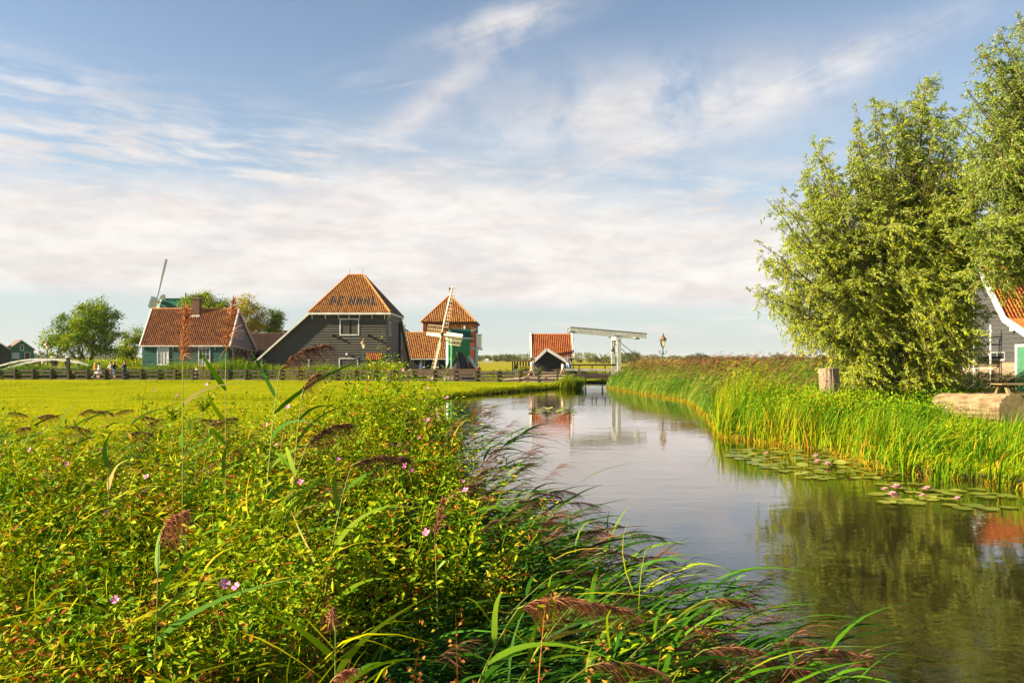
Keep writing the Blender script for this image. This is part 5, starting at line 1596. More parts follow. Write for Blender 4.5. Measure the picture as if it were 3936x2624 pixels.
ramp_mat('willow_leaf', [(0.0, (0.036, 0.085, 0.005)), (0.4, (0.135, 0.220, 0.007)), (0.75, (0.27, 0.335, 0.007)), (1.0, (0.41, 0.42, 0.006))], 0.32, 0.55, 0.12, back=(0.27, 0.31, 0.09))
ramp_mat('tree_leaf', [(0.0, (0.022, 0.065, 0.004)), (0.4, (0.080, 0.170, 0.005)), (0.75, (0.18, 0.265, 0.006)), (1.0, (0.31, 0.34, 0.008))], 0.30, 0.6, 0.06)
ramp_mat('yellow_tree_leaf', [(0.0, (0.08, 0.10, 0.005)), (0.4, (0.20, 0.205, 0.007)), (0.75, (0.33, 0.28, 0.010)), (1.0, (0.45, 0.32, 0.015))], 0.30, 0.6, 0.06)
ramp_mat('far_leaf', [(0.0, (0.055, 0.075, 0.030)), (0.5, (0.105, 0.125, 0.042)), (1.0, (0.17, 0.175, 0.052))], 0.3, 0.7, 0.2)
ramp_mat('dock_seed', [(0.0, (0.07, 0.022, 0.008)), (0.5, (0.22, 0.075, 0.02)), (1.0, (0.40, 0.17, 0.04))], 0.2, 0.8, 0.1)
mat('stem_green', (0.12, 0.16, 0.02), (0.22, 0.23, 0.04), 9, 0.6)

# ------------------------------------------------------------------ meadow grass
bag = Bag()
N_ = 90000
y = 10 + (77.5 - 10) * rng.random(N_) ** 1.25
x = -54 + (rng.random(N_)) * 60
keep = (x < bank_l(y) - 0.25) & (x > -0.70 * y - 3) & ~((y > 68) & (x > 0.5))
x, y = x[keep], y[keep]
ty = np.interp(x, [p.x for p in FENCE], [p.y for p in FENCE])
keep = y < ty - 0.15
x, y = x[keep], y[keep]
z = ground_z(x, y) - 0.01
tus = sst(0.35, 0.8, wig(x * 0.7, y * 1.3, 0.8, 5) + 0.3 * wig(x, y, 2.7, 1))
hh = rng.uniform(0.05, 0.13, len(x)) * (1 + 1.1 * tus)
tone = np.clip(0.52 + 0.36 * wig(x, y, 0.22) + 0.28 * wig(x * 0.5, y * 4, 0.5, 1) - 0.22 * tus + rng.normal(0, 0.2, len(x)), 0, 1)
blades(bag, np.stack([x, y, z], 1), hh, 0.05, np.stack([rng.normal(0.05, 0.04, len(x)), rng.normal(0, 0.03, len(x))], 1), tone, 1, 0.2, taper=0.6)
# rougher tufts along the ditch and on the bank edge
for cnt, fx_, fy_ in ((2600, lambda k: rng.uniform(-20, -4, k), None), (5200, None, 1)):
    if fy_ is None:
        x = fx_(cnt); y = 41 + 0.8 * np.sin(x * 0.3) + rng.normal(0.5, 0.45, cnt)
    else:
        y = rng.uniform(11, 66, cnt); x = bank_l(y) - np.abs(rng.normal(0.25, 0.30, cnt))
    z = ground_z(x, y) - 0.03
    tone = np.clip(rng.normal(0.42, 0.2, cnt), 0, 1)
    blades(bag, np.stack([x, y, z], 1), rng.uniform(0.16, 0.38, cnt), 0.035, rng.normal(0.06, 0.09, (cnt, 2)), tone, 2, 0.3)
stuff('meadow_grass', bag, MATS['grass_leaf'], 'short sunlit yellow-green grass of the meadow', 'grass')

# ------------------------------------------------------------------ tall weeds between path and houses
bag = Bag(); pbag = Bag()
N_ = 15000
x = rng.uniform(-52, -10.6, N_)
y0 = np.interp(x, [p.x for p in FENCE], [p.y for p in FENCE])
y = y0 + 3.1 + rng.random(N_) * 2.0
dens = wig(x, y * 0, 0.42, 1.0) + 0.5 * wig(x, y * 0, 1.3, 2.0)
hm = 1.85 + 0.48 * dens
hm = np.where(x < -39.5, hm * 0.95, hm)
hh = hm * rng.uniform(0.55, 1.1, N_)
tone = np.clip(0.50 + 0.22 * wig(x, y, 0.8) + rng.normal(0, 0.17, N_), 0, 0.92)
blades(bag, np.stack([x, y, np.full(N_, -0.02)], 1), hh, rng.uniform(0.03, 0.06, N_), np.stack([rng.normal(0.22, 0.14, N_), rng.normal(0, 0.12, N_)], 1), tone, 3, 0.15)
k = rng.random(N_) < 0.9
pl = np.stack([x, y, hh * rng.uniform(0.2, 0.95, N_)], 1)[k]
d = unit(np.stack([rng.normal(0.5, 0.6, k.sum()), rng.normal(-0.2, 0.6, k.sum()), rng.normal(0.2, 0.4, k.sum())], 1))
leaves(bag, pl, d, np.array([0, 0, 1.0]) + rng.normal(0, 0.4, (k.sum(), 3)), rng.uniform(0.10, 0.22, k.sum()), rng.uniform(0.04, 0.09, k.sum()), np.clip(tone[k] + rng.normal(0.05, 0.15, k.sum()), 0, 0.9))
stuff('tall_weeds', bag, MATS['herb_leaf'], 'tall leafy weeds and reeds between path and buildings', 'weeds')

# ------------------------------------------------------------------ reed stands
def reeds(bag, pbag, x, y, h, wind=(0.42, 0.02), nleaf=4, leafL=0.42, leafW=0.028, plume=0.5, tone0=0.5, stemw=0.014, seg=2, pl_n=9, pl_L=0.34, pl_w=0.036, z=None, r=rng):
    n_ = len(x)
    z = ground_z(x, y) - 0.05 if z is None else z
    base = np.stack([x, y, z], 1)
    lean = np.stack([r.normal(wind[0], 0.14, n_) * h, r.normal(wind[1], 0.12, n_) * h], 1)
    hv = h * 0.92
    tone = np.clip(tone0 + 0.16 * wig(x, y, 0.7) + r.normal(0, 0.19, n_), 0, 1)
    dr = 0.12
    blades(bag, base, hv, stemw, lean, np.clip(tone + 0.1, 0, 1), seg + 1, dr, r, taper=0.35)
    for k in range(nleaf):
        t = r.uniform(0.25, 0.97, n_)
        p = base.copy(); p[:, :2] += lean * (t ** 1.7)[:, None]; p[:, 2] += hv * (t - dr * t ** 3)
        a = r.normal(0, 0.9, n_)
        d = unit(np.stack([np.cos(a) * 0.8 + wind[0], np.sin(a) * 0.7, r.uniform(0.5, 1.3, n_)], 1))
        g = np.stack([r.uniform(0.1, 0.45, n_), r.normal(0, 0.1, n_), -r.uniform(0.2, 0.75, n_)], 1)
        ribbons(bag, p, d, g, r.uniform(0.6, 1.2, n_) * leafL, r.uniform(0.7, 1.2, n_) * leafW, np.clip(tone + r.normal(0, 0.1, n_), 0, 1), seg, r)
    s = np.nonzero(r.random(n_) < plume)[0]
    if len(s) and pbag is not None:
        tip = base[s].copy(); tip[:, :2] += lean[s]; tip[:, 2] += hv[s] * (1 - dr)
        ax = unit(np.stack([lean[s, 0] * 1.5, lean[s, 1] * 1.5, hv[s] * 0.75], 1))
        pt = np.clip(r.normal(0.5, 0.22, len(s)), 0, 1)
        for k in range(pl_n):
            t = r.uniform(-0.5, 0.45, len(s))[:, None]
            p = tip + ax * t * pl_L
            d = unit(ax + np.stack([r.uniform(0.1, 0.8, len(s)), r.normal(0, 0.35, len(s)), r.normal(0.0, 0.3, len(s))], 1))
            g = np.stack([r.uniform(0.1, 0.4, len(s)), r.normal(0, 0.1, len(s)), -r.uniform(0.3, 0.8, len(s))], 1)
            ribbons(pbag, p, d, g, r.uniform(0.5, 1.0, len(s)) * pl_L * 0.75, pl_w, np.clip(pt + r.normal(0, 0.12, len(s)), 0, 1), 2, r)

bag, pbag = Bag(), Bag()
N_ = 5200                                    # water-side band
y = rng.uniform(30, 67.5, N_); x = bank_r(y) + np.abs(rng.normal(0.2, 1.3, N_)) - 0.35
h = np.interp(y, [30, 36, 46, 67], [1.7, 2.1, 2.5, 2.5]) * rng.uniform(0.62, 1.12, N_) * np.interp(x - bank_r(y), [-0.3, 0.6, 2.0], [0.62, 0.85, 1.0])
reeds(bag, pbag, x, y, h, plume=np.interp(x - bank_r(y), [0.1, 0.9], [0.12, 0.8]), tone0=0.50, z=np.maximum(ground_z(x, y) - 0.05, ZW - 0.1))
N_ = 5200                                    # the field behind it
y = rng.uniform(36, 64, N_); x = bank_r(y) + 1.5 + rng.random(N_) ** 0.8 * 17
keep = (x < y * 0.36 + 2.0); x, y = x[keep], y[keep]
h = (2.4 + 0.3 * wig(x, y, 0.5)) * rng.uniform(0.7, 1.18, len(x))
reeds(bag, pbag, x, y, h, plume=0.55 * (wig(x, y, 0.55, 2) > -0.15), tone0=0.5, nleaf=4, pl_n=10, pl_L=0.36, pl_w=0.04)
N_ = 2600                                    # hedge of reeds behind the picnic table
y = rng.uniform(35.5, 38.5, N_); x = rng.uniform(13, 27, N_)
h = 1.75 * rng.uniform(0.7, 1.08, N_)
reeds(bag, pbag, x, y, h, wind=(0.5, 0), plume=0.28, tone0=0.42, nleaf=5)
stuff('reed_bed', bag, MATS['reed_leaf'], 'dense green reeds lining the right bank to the drawbridge', 'reeds')
stuff('reed_plumes', pbag, MATS['reed_plume'], 'brown plumes topping the reeds of the right bank', 'reed plumes')

# dry orange foot of the reeds and sedges along the waterline
bag = Bag()
N_ = 5200
y = rng.uniform(14.5, 67, N_); x = bank_r(y) - 0.10 + rng.normal(0, 0.16, N_)
blades(bag, np.stack([x, y, np.full(N_, ZW - 0.05)], 1), rng.uniform(0.12, 0.42, N_), 0.022, rng.normal(-0.02, 0.18, (N_, 2)), np.clip(rng.normal(0.9, 0.09, N_), 0.6, 1), 2, 0.4)
# sedges and irises of the near right bank
N_ = 11500
y = 14.6 + rng.random(N_) ** 0.9 * 18; off = np.abs(rng.normal(0, 1.0, N_)) * np.interp(y, [15, 30], [3.2, 2.4])
x = bank_r(y) + off - 0.15
keep = x < y * 0.66 + 2; x, y, off = x[keep], y[keep], off[keep]; N_ = len(x)
patch = wig(x, y, 1.1, 1.0)
h = np.interp(y, [15, 18, 22, 27, 33], [0.60, 0.74, 1.0, 1.35, 1.6]) * rng.uniform(0.45, 1.2, N_) * (1 + 0.42 * patch + 0.15 * wig(x, y, 2.9, 4))
h *= np.where(y > 19.5, np.interp(x, [10.5, 13], [1, 0.55]), np.interp(x, [10.2, 11.5], [1, 1.5]))
tone = np.clip(0.44 + 0.2 * patch + rng.normal(0, 0.22, N_) + 0.12 * (off < 0.3), 0, 0.97)
blades(bag, np.stack([x, y, np.maximum(ground_z(x, y), ZW) - 0.05], 1), h, rng.uniform(0.016, 0.034, N_), np.stack([rng.normal(0.16, 0.16, N_) * h, rng.normal(-0.02, 0.13, N_) * h], 1), tone, 4, 0.12, flat=rng.normal(0.0, 0.7, N_))
# bent blades
N_ = 2600
y = rng.uniform(15, 32, N_); x = bank_r(y) + np.abs(rng.normal(0, 1.3, N_)) - 0.15
d = unit(np.stack([rng.normal(0.35, 0.5, N_), rng.normal(-0.1, 0.4, N_), rng.uniform(0.8, 1.5, N_)], 1))
gv = np.stack([rng.uniform(0.0, 0.6, N_), rng.normal(0, 0.2, N_), -rng.uniform(0.3, 1.0, N_)], 1)
ribbons(bag, np.stack([x, y, np.maximum(ground_z(x, y), ZW) + rng.uniform(0, 0.3, N_)], 1), d, gv, rng.uniform(0.5, 1.0, N_), rng.uniform(0.014, 0.03, N_), np.clip(rng.normal(0.62, 0.2, N_), 0, 1), 4)
stuff('sedge', bag, MATS['sedge_leaf'], 'bright green sedge and iris blades on the near right bank', 'sedge')

# leafy herbs between stump, willow foot and log
bag = Bag()
def herb_mass(bag, x, y, h, nl, L, W, tone0, r=rng, spread=0.22, zb=None):
    n_ = len(x)
    z = ground_z(x, y) if zb is None else zb
    for k in range(nl):
        t = r.random(n_) ** 0.6
        p = np.stack([x + r.normal(0, spread, n_) * (0.4 + t), y + r.normal(0, spread, n_) * (0.4 + t), z + h * t], 1)
        d = unit(np.stack([r.normal(0.25, 0.7, n_), r.normal(-0.15, 0.7, n_), r.normal(0.35, 0.5, n_)], 1))
        tone = np.clip(tone0 + 0.15 * wig(x, y, 1.1) + r.normal(0, 0.16, n_), 0, 0.97)
        leaves(bag, p, d, np.array([-0.3, -0.2, 1.0]) + r.normal(0, 0.5, (n_, 3)), L * r.uniform(0.6, 1.2, n_), W * r.uniform(0.7, 1.2, n_), tone)
N_ = 2600
y = rng.uniform(25, 33.5, N_); x = rng.uniform(10.2, 18.0, N_)
kp = ~((x > 13.6) & (y < 31.5)); x, y = x[kp], y[kp]; N_ = len(x)
hh = (0.55 + 0.35 * wig(x, y, 0.9, 2) + 0.25) * rng.uniform(0.7, 1.1, N_)
herb_mass(bag, x, y, hh, 13, 0.12, 0.055, 0.36)
N_ = 900
y = rng.uniform(23, 28, N_); x = bank_r(y) + rng.uniform(1.0, 4.5, N_)
herb_mass(bag, x, y, 0.9 * rng.uniform(0.6, 1.2, N_), 13, 0.11, 0.05, 0.5)
for cx_, cy_, n0, hh0, tn in ((9.4, 24.5, 90, 1.15, 0.66), (10.2, 28.3, 90, 1.15, 0.60), (8.9, 28.8, 90, 1.5, 0.68), (10.6, 22.3, 60, 0.85, 0.4), (12.4, 24.0, 80, 0.75, 0.35), (9.7, 33.5, 110, 1.9, 0.62), (11.0, 19.6, 40, 0.6, 0.55)):
    herb_mass(bag, cx_ + rng.normal(0, 0.5, n0), cy_ + rng.normal(0, 0.6, n0), hh0 * rng.uniform(0.6, 1.1, n0), 26, 0.10, 0.032, tn, spread=0.13)
stuff('nettles', bag, MATS['herb_leaf'], 'dark green nettles and herbs around the willow foot and log', 'herbs')
# grass lawn around the table
bag = Bag()
N_ = 14000
y = rng.uniform(22, 40, N_); x = rng.uniform(11, 29, N_)
blades(bag, np.stack([x, y, ground_z(x, y) - 0.01], 1), rng.uniform(0.08, 0.34, N_), 0.022, rng.normal(0.04, 0.07, (N_, 2)), np.clip(rng.normal(0.5, 0.17, N_), 0, 0.9), 2, 0.25)
stuff('bank_grass', bag, MATS['sedge_leaf'], 'green grass around log and picnic table', 'grass')

# sedge clumps at the corner of the left bank before the drawbridge
def clump(px, D, wid, h, nb, label, tones=0.6):
    c = G(px, D)
    r = np.random.default_rng(int(px))
    b = Bag()
    x = c.x + r.normal(0, wid * 0.36, nb); y = c.y + r.normal(0, wid * 0.25, nb)
    hh = h * r.uniform(0.55, 1.1, nb) * np.exp(-((x - c.x) / wid) ** 2)
    blades(b, np.stack([x, y, np.full(nb, -0.35)], 1), hh + 0.3, r.uniform(0.03, 0.055, nb), np.stack([r.normal(0.38, 0.2, nb) * hh, r.normal(-0.1, 0.15, nb)], 1), np.clip(r.normal(tones, 0.2, nb), 0, 1), 4, 0.18, r)
    o = link('sedge_clump', b.mesh('sedge_clump', MATS['sedge_leaf'], c)); o.location = c
    tag(o, label, 'sedge', 'sedge clumps at the bank corner')
clump(2168, 64.5, 1.25, 1.15, 420, 'tall sedge clump leaning right at the canal corner before the drawbridge', 0.62)
clump(2212, 65.0, 0.9, 0.95, 280, 'darker sedge clump right of the tall one, its tips over the water', 0.5)
clump(2072, 63.5, 0.7, 0.42, 200, 'low sedge tuft on the bank left of the tall clump', 0.6)

# weeds on the ramp behind the fence near the boathouse
bag, pbag = Bag(), Bag()
N_ = 1500
x = rng.uniform(0.2, 5.2, N_); y = rng.uniform(72.6, 73.6, N_)
reeds(bag, pbag, x, y, (1.15 + 0.45 * wig(x, y, 1.4)) * rng.uniform(0.7, 1.15, N_), wind=(0.3, 0), plume=0.25, tone0=0.66, nleaf=5, leafL=0.5, leafW=0.045, stemw=0.02, z=np.full(N_, 0.0))
stuff('boathouse_reeds', bag, MATS['reed_leaf'], 'light green reeds growing in front of the black boathouse', 'reeds')
stuff('boathouse_plumes', pbag, MATS['reed_plume'], 'brown plumes of the reeds before the boathouse', 'reed plumes')
# dark weeds under the footbridge
bag = Bag(); N_ = 1800
x = rng.uniform(-58, -38, N_); y = rng.uniform(80.6, 81.8, N_)
herb_mass(bag, x, y, rng.uniform(0.5, 1.15, N_), 8, 0.22, 0.1, 0.28)
N_ = 900
x = rng.uniform(-52, -38.5, N_); y = rng.uniform(90, 93, N_)
herb_mass(bag, x, y, rng.uniform(0.8, 2.0, N_), 8, 0.3, 0.15, 0.62, spread=0.35)
stuff('bridge_shrubs', bag, MATS['herb_leaf'], 'dark and yellow shrubs around the white footbridge', 'shrubs')
ORD = ['first', 'second', 'third', 'fourth', 'fifth', 'sixth', 'seventh', 'eighth', 'ninth', 'tenth', 'eleventh', 'twelfth', 'thirteenth', 'fourteenth', 'fifteenth', 'sixteenth', 'seventeenth', 'eighteenth', 'nineteenth', 'twentieth']
# ================================================================== trees
def limb(mb, a, b, r0, r1, r, k=5, wob=0.06, n=5):
    a, b = Vector(a), Vector(b)
    L = (b - a).length
    pts = []
    for i in range(k + 1):
        t = i / k
        p = a.lerp(b, t)
        if 0 < i < k: p += Vector((r.normal(), r.normal(), r.normal())) * L * wob * 0.5
        p.z += math.sin(t * math.pi) * L * 0.04
        pts.append(p)
    mb.tube(pts, [r0 + (r1 - r0) * i / k for i in range(k + 1)], n)
    return pts

def tree(label, base, blobs, nclus, nleaf, leaf, m, trunk_r, seed, fork=0.35, stems=1, group=None, sig=0.42, tone0=0.5, shell=0.45):
    """blobs: ellipsoids (centre, radii) that together give the crown its outline"""
    r = np.random.default_rng(seed)
    base = Vector(base)
    t_ = empty('tree', base, label, 'tree', group)
    vol = np.array([b[1][0] * b[1][1] * b[1][2] for b in blobs]); vol = vol / vol.sum()
    cl = []
    for k in range(nclus):
        b = blobs[r.choice(len(blobs), p=vol)]
        d = unit(r.normal(0, 1, 3)); q = r.random() ** shell
        cl.append(np.array(b[0]) + d * q * np.array(b[1]))
    cl = np.array(cl)
    zmax = cl[:, 2].max()
    mb = MB()
    tops = []
    cen = Vector(cl.mean(0))
    for s in range(stems):
        bo = base + Vector((r.normal(0, 0.3), r.normal(0, 0.2), -0.1)) * (stems > 1)
        tt = Vector((bo.x + (cen.x - bo.x) * 0.6 + (s - (stems - 1) / 2) * 1.4 * (stems > 1), bo.y + (cen.y - bo.y) * 0.5, base.z + (zmax - base.z) * fork))
        limb(mb, bo, tt, trunk_r, trunk_r * 0.6, r, 5, 0.06, 7); tops.append(tt)
    idx = r.choice(nclus, min(nclus, 34), replace=False)
    mids = []
    for k in idx[:10]:
        p = Vector(cl[k]); a = min(tops, key=lambda q: (q - p).length)
        pts = limb(mb, a - Vector((0, 0, r.uniform(0, 0.8))), p, trunk_r * 0.45, trunk_r * 0.08, r, 5, 0.1)
        mids += pts[2:5]
    for k in idx[10:]:
        p = Vector(cl[k]); a = min(mids, key=lambda q: (q - p).length)
        limb(mb, a, p, trunk_r * 0.14, trunk_r * 0.03, r, 4, 0.12, 4)
    mb.build('trunk', MATS['bark'], t_)
    bag = Bag()
    per = nleaf // nclus
    rad = sig * r.uniform(0.6, 1.3, nclus)
    p = np.repeat(cl, per, 0) + r.normal(0, 1, (nclus * per, 3)) * np.repeat(rad, per)[:, None] * np.array([1, 1, 0.72])
    nn = len(p)
    d = unit(r.normal(0, 1, (nn, 3)) + np.array([0.35, 0, -0.15]))
    tone = np.clip(tone0 + np.repeat(r.normal(0, 0.16, nclus), per) + r.normal(0, 0.13, nn), 0, 1)
    leaves(bag, p, d, r.normal(0, 1, (nn, 3)) + np.array([0, 0, 0.7]), leaf * r.uniform(0.7, 1.3, nn), leaf * 0.55 * r.uniform(0.7, 1.3, nn), tone)
    link('crown', bag.mesh('crown', m, base), t_)
    return t_

def pb(px, py, D, rx, ry, depth=None):
    c = P(px, py, D); k = D / F
    return (tuple(c), (rx * k, (depth or rx) * k, ry * k))

tree('broad green tree with spreading limbs behind the footbridge', G(338, 96), [pb(300, 1275, 96, 105, 70), pb(375, 1215, 96, 70, 62), pb(205, 1305, 96, 55, 38), pb(420, 1280, 96, 45, 70), pb(250, 1345, 96, 60, 34), pb(390, 1350, 96, 60, 32), pb(330, 1190, 96, 50, 30)],
     170, 19000, 0.25, MATS['tree_leaf'], 0.26, 101, 0.30, 2, tone0=0.68, sig=0.40)
tree('small yellow-green tree between the broad tree and the house', G(515, 102), [pb(510, 1300, 102, 34, 40), pb(490, 1350, 102, 40, 30), pb(530, 1275, 102, 20, 25), pb(500, 1385, 102, 45, 18)],
     60, 6500, 0.22, MATS['tree_leaf'], 0.15, 102, 0.3, 1, tone0=0.75, sig=0.36)
tree('bright green tree rising behind the brick chimney', G(800, 108), [pb(740, 1170, 108, 40, 36), pb(800, 1155, 108, 48, 34), pb(850, 1180, 108, 36, 30), pb(790, 1205, 108, 80, 30)],
     95, 10000, 0.25, MATS['tree_leaf'], 0.22, 103, 0.5, 1, tone0=0.85, sig=0.42)
tree('thin yellowish tree showing its branches behind the house gable', G(965, 112), [pb(955, 1175, 112, 55, 42), pb(975, 1235, 112, 62, 50), pb(915, 1195, 112, 30, 30), pb(950, 1275, 112, 60, 25)],
     85, 7600, 0.24, MATS['yellow_tree_leaf'], 0.16, 104, 0.35, 3, tone0=0.72, sig=0.42)
tree('small dark green tree left of the tall barn roof', G(1052, 114), [pb(1050, 1215, 114, 30, 30), pb(1062, 1245, 114, 22, 34), pb(1030, 1262, 114, 26, 22)],
     40, 3600, 0.24, MATS['tree_leaf'], 0.12, 105, 0.4, 1, tone0=0.6, sig=0.4)

# ------------------------------------------------------------------ distant trees
protos = []
for k in range(4):
    r = np.random.default_rng(200 + k)
    bag = Bag()
    nc = 26
    c = unit(r.normal(0, 1, (nc, 3))) * (r.random((nc, 1)) ** 0.45) * np.array([1, 1, 0.95])
    c[:, 2] = c[:, 2] * (0.85 if k % 2 else 1.1) + 1.0
    per = 46
    p = np.repeat(c, per, 0) + r.normal(0, 0.17, (nc * per, 3))
    p[:, 2] = np.maximum(p[:, 2], 0.02)
    leaves(bag, p, rand_dirs(nc * per, r), r.normal(0, 1, (nc * per, 3)) + np.array([0, 0, 0.6]), 0.17, 0.12, np.clip(0.5 + np.repeat(r.normal(0, 0.14, nc), per) + r.normal(0, 0.1, nc * per), 0, 1))
    cm_ = bag.mesh('crown', MATS['far_leaf'])
    mb = MB(); mb.tube([(0, 0, -0.05), (0, 0, 0.9)], [0.09, 0.05], 5)
    tm = mb.build('trunk_proto', MATS['bark'], None); me = tm.data; bpy.data.objects.remove(tm)
    protos.append((cm_, me))
def far_tree(px, D, wpx, ytop, label, group, r):
    p = G(px, D); k = r.integers(0, 4)
    top = EYE + (HY - ytop) * D / F
    w = wpx * D / F / 2
    t_ = empty('tree', p, label, 'tree', group)
    t_.scale = (w, w, top / 2.05); t_.rotation_euler = (0, 0, r.uniform(0, 6.28))
    link('crown', protos[k][0], t_); link('trunk', protos[k][1], t_)
r = np.random.default_rng(300)
for oi, (px, wd, yt) in enumerate(sorted(((1842, 40, 1366), (1866, 42, 1362), (1885, 30, 1372), (1903, 20, 1360), (1932, 48, 1357), (1950, 40, 1358), (1972, 26, 1361), (1990, 26, 1372), (1955, 60, 1378), (1912, 50, 1378), (2016, 34, 1378)))):
    far_tree(px, 430 + r.uniform(-20, 30), wd, yt, f'distant rounded tree right of the warehouse, {ORD[oi]} from the left', 'trees on the skyline right of the warehouse', r)
for oi, (px, wd, yt) in enumerate(sorted(((2225, 34, 1378), (2268, 30, 1375), (2290, 36, 1364), (2312, 26, 1373), (2332, 30, 1370), (2392, 40, 1358), (2412, 44, 1352), (2440, 40, 1349), (2360, 30, 1370)))):
    far_tree(px, 300 + r.uniform(-30, 40), wd, yt, f'distant tree behind the drawbridge, {ORD[oi]} from the left', 'trees on the skyline behind the drawbridge', r)
for oi, (px, wd, yt) in enumerate(sorted(((2655, 40, 1357), (2690, 44, 1353), (2720, 40, 1362), (2760, 46, 1368), (2840, 50, 1366), (2985, 40, 1358), (3010, 36, 1356), (3045, 40, 1357), (3080, 50, 1368), (3155, 60, 1362), (3210, 60, 1364), (3280, 60, 1366)))):
    far_tree(px, 330 + r.uniform(-40, 60), wd, yt, f'distant tree above the right-bank reeds, {ORD[oi]} from the left', 'trees on the skyline above the right bank reeds', r)
for oi, (px, wd, yt) in enumerate(sorted(((150, 60, 1350), (120, 40, 1362), (205, 60, 1358), (-20, 60, 1368)))):
    far_tree(px, 260, wd, yt, f'distant tree beyond the white footbridge, {ORD[oi]} from the left', 'trees beyond the white footbridge', r)
# low far wood along the whole horizon
bag = Bag()
r = np.random.default_rng(310)
ncl = 900
xx = r.uniform(-500, 700, ncl); yy = r.uniform(820, 900, ncl)
hh = np.maximum(0.6, 2.0 + 2.0 * r.random(ncl) + 4.5 * wig(xx, yy * 0, 0.012))
p = np.stack([np.repeat(xx, 22) + r.normal(0, 3, ncl * 22), np.repeat(yy, 22) + r.normal(0, 3, ncl * 22), np.repeat(hh, 22) * r.random(ncl * 22)], 1)
leaves(bag, p, rand_dirs(ncl * 22, r), r.normal(0, 1, (ncl * 22, 3)) + np.array([0, 0, 0.6]), 2.0, 1.5, np.clip(r.normal(0.65, 0.16, ncl * 22), 0, 1))
stuff('far_wood', bag, MATS['far_leaf'], 'low belt of woods along the far horizon', 'woods')

# ------------------------------------------------------------------ the willows
def willow(label, base, ends, seed, nt, nl, tone0=0.5, trunk_r=0.42, knot=1.4, leafL=0.132, wind=0.5):
    r = np.random.default_rng(seed)
    base = Vector(base)
    t_ = empty('tree', base, label, 'tree', 'wind-blown willows on the right bank')
    mb = MB()
    top = base + Vector((0, 0, knot))
    mb.tube([base + Vector((0, 0, -0.2)), base + Vector((0.05, 0, knot * 0.6)), top], [trunk_r * 1.3, trunk_r, trunk_r * 1.1], 9)
    bag = Bag()
    tb = MB()
    for e in ends:
        e = Vector(e)
        a = top + Vector((r.normal(0, 0.25), r.normal(0, 0.25), r.uniform(-0.9, 0.2)))
        L = (e - a).length
        mid = a.lerp(e, 0.5) + Vector((r.normal(0, 0.25), r.normal(0, 0.35), 0.10 * L))
        pts = []
        for i in range(9):
            t = i / 8
            p = a * (1 - t) ** 2 + mid * 2 * t * (1 - t) + e * t * t
            p = p + Vector((r.normal(0, 0.05), r.normal(0, 0.05), 0))
            pts.append(p)
        mb.tube(pts, [0.048 * (1 - i / 8) * min(1.6, L / 5) + 0.008 for i in range(9)], 5)
        A = np.array([list(p) for p in pts])
        chains = [(A, 0.55, 0.25)]
        ax0 = unit(A[-1] - A[0])
        for _ in range(3):                         # side branches break the line of the shoot
            i = int(r.integers(2, 7)); s0 = A[i]
            out = np.array([s0[0] - base.x, s0[1] - base.y, 0.0]); out = out / (np.linalg.norm(out) + 0.4)
            dd = unit(ax0 * 0.55 + out * 0.35 + r.normal(0, 0.5, 3)); Ls = L * r.uniform(0.14, 0.34) * (1.1 - i / 10)
            tq = np.linspace(0, 1, 9)[:, None]
            B = s0 + dd * Ls * tq + np.array([0.30 * r.random(), 0, -0.22 * r.random()]) * Ls * tq ** 2
            mb.tube([Vector(v) for v in B[::2]], [0.022 * (1 - v / 4) + 0.005 for v in range(5)], 4, cap=False)
            chains.append((B, 0.30, 0.08))
        for A, share, t0 in chains:
            seg = np.diff(A, axis=0)
            k = max(5, int(nt * L / 6 * share))
            tt = r.uniform(t0, 1.0, k) ** 0.85 * 7.999
            i0 = tt.astype(int); f = (tt - i0)[:, None]
            p0 = A[i0] * (1 - f) + A[i0 + 1] * f
            ax = unit(seg[i0])
            d = unit(ax * 0.55 + r.normal(0, 0.72, (k, 3)) + np.array([0.10, 0, 0.0]))
            tl = r.uniform(0.45, 1.3, k) * np.interp(tt / 8, [0.2, 1], [1.1, 0.6])
            g = np.stack([r.uniform(-0.05, wind, k), r.normal(0, 0.12, k), -r.uniform(0.05, 0.75, k)], 1)
            for q in range(0, k, 3):
                P0, D0, G0 = Vector(p0[q]), Vector(d[q]), Vector(g[q])
                tb.tube([P0, P0 + D0 * tl[q] * 0.5 + G0 * tl[q] * 0.25, P0 + D0 * tl[q] + G0 * tl[q]], [0.010, 0.007, 0.004], 3, cap=False)
            u = r.uniform(0.02, 1.0, (k, nl)) ** 0.7
            lp = p0[:, None] + d[:, None] * (tl[:, None] * u)[..., None] + g[:, None] * (tl[:, None] * u ** 2)[..., None] + r.normal(0, 0.035, (k, nl, 3))
            ld = unit(d[:, None] + 2 * g[:, None] * u[..., None] + r.normal(0, 0.5, (k, nl, 3)) + np.array([0.2, 0, -0.1]))
            cen_tone = r.normal(0, 0.14, k)[:, None] + r.normal(0, 0.14, (k, nl))
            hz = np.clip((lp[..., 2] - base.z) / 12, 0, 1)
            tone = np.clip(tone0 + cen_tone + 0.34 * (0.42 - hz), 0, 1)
            m_ = k * nl
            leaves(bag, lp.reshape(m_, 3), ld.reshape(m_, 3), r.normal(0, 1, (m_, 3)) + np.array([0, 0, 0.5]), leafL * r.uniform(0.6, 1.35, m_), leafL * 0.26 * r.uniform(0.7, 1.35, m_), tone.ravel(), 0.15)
    mb.build('trunk', MATS['bark'], t_)
    tb.build('twigs', MATS['willow_twig'], t_)
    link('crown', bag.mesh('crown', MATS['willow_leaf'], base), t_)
    return t_
mat('willow_twig', (0.20, 0.13, 0.03), (0.32, 0.21, 0.05), 6, 0.6)
r = random.Random(17)
D = 34.0
ends = []
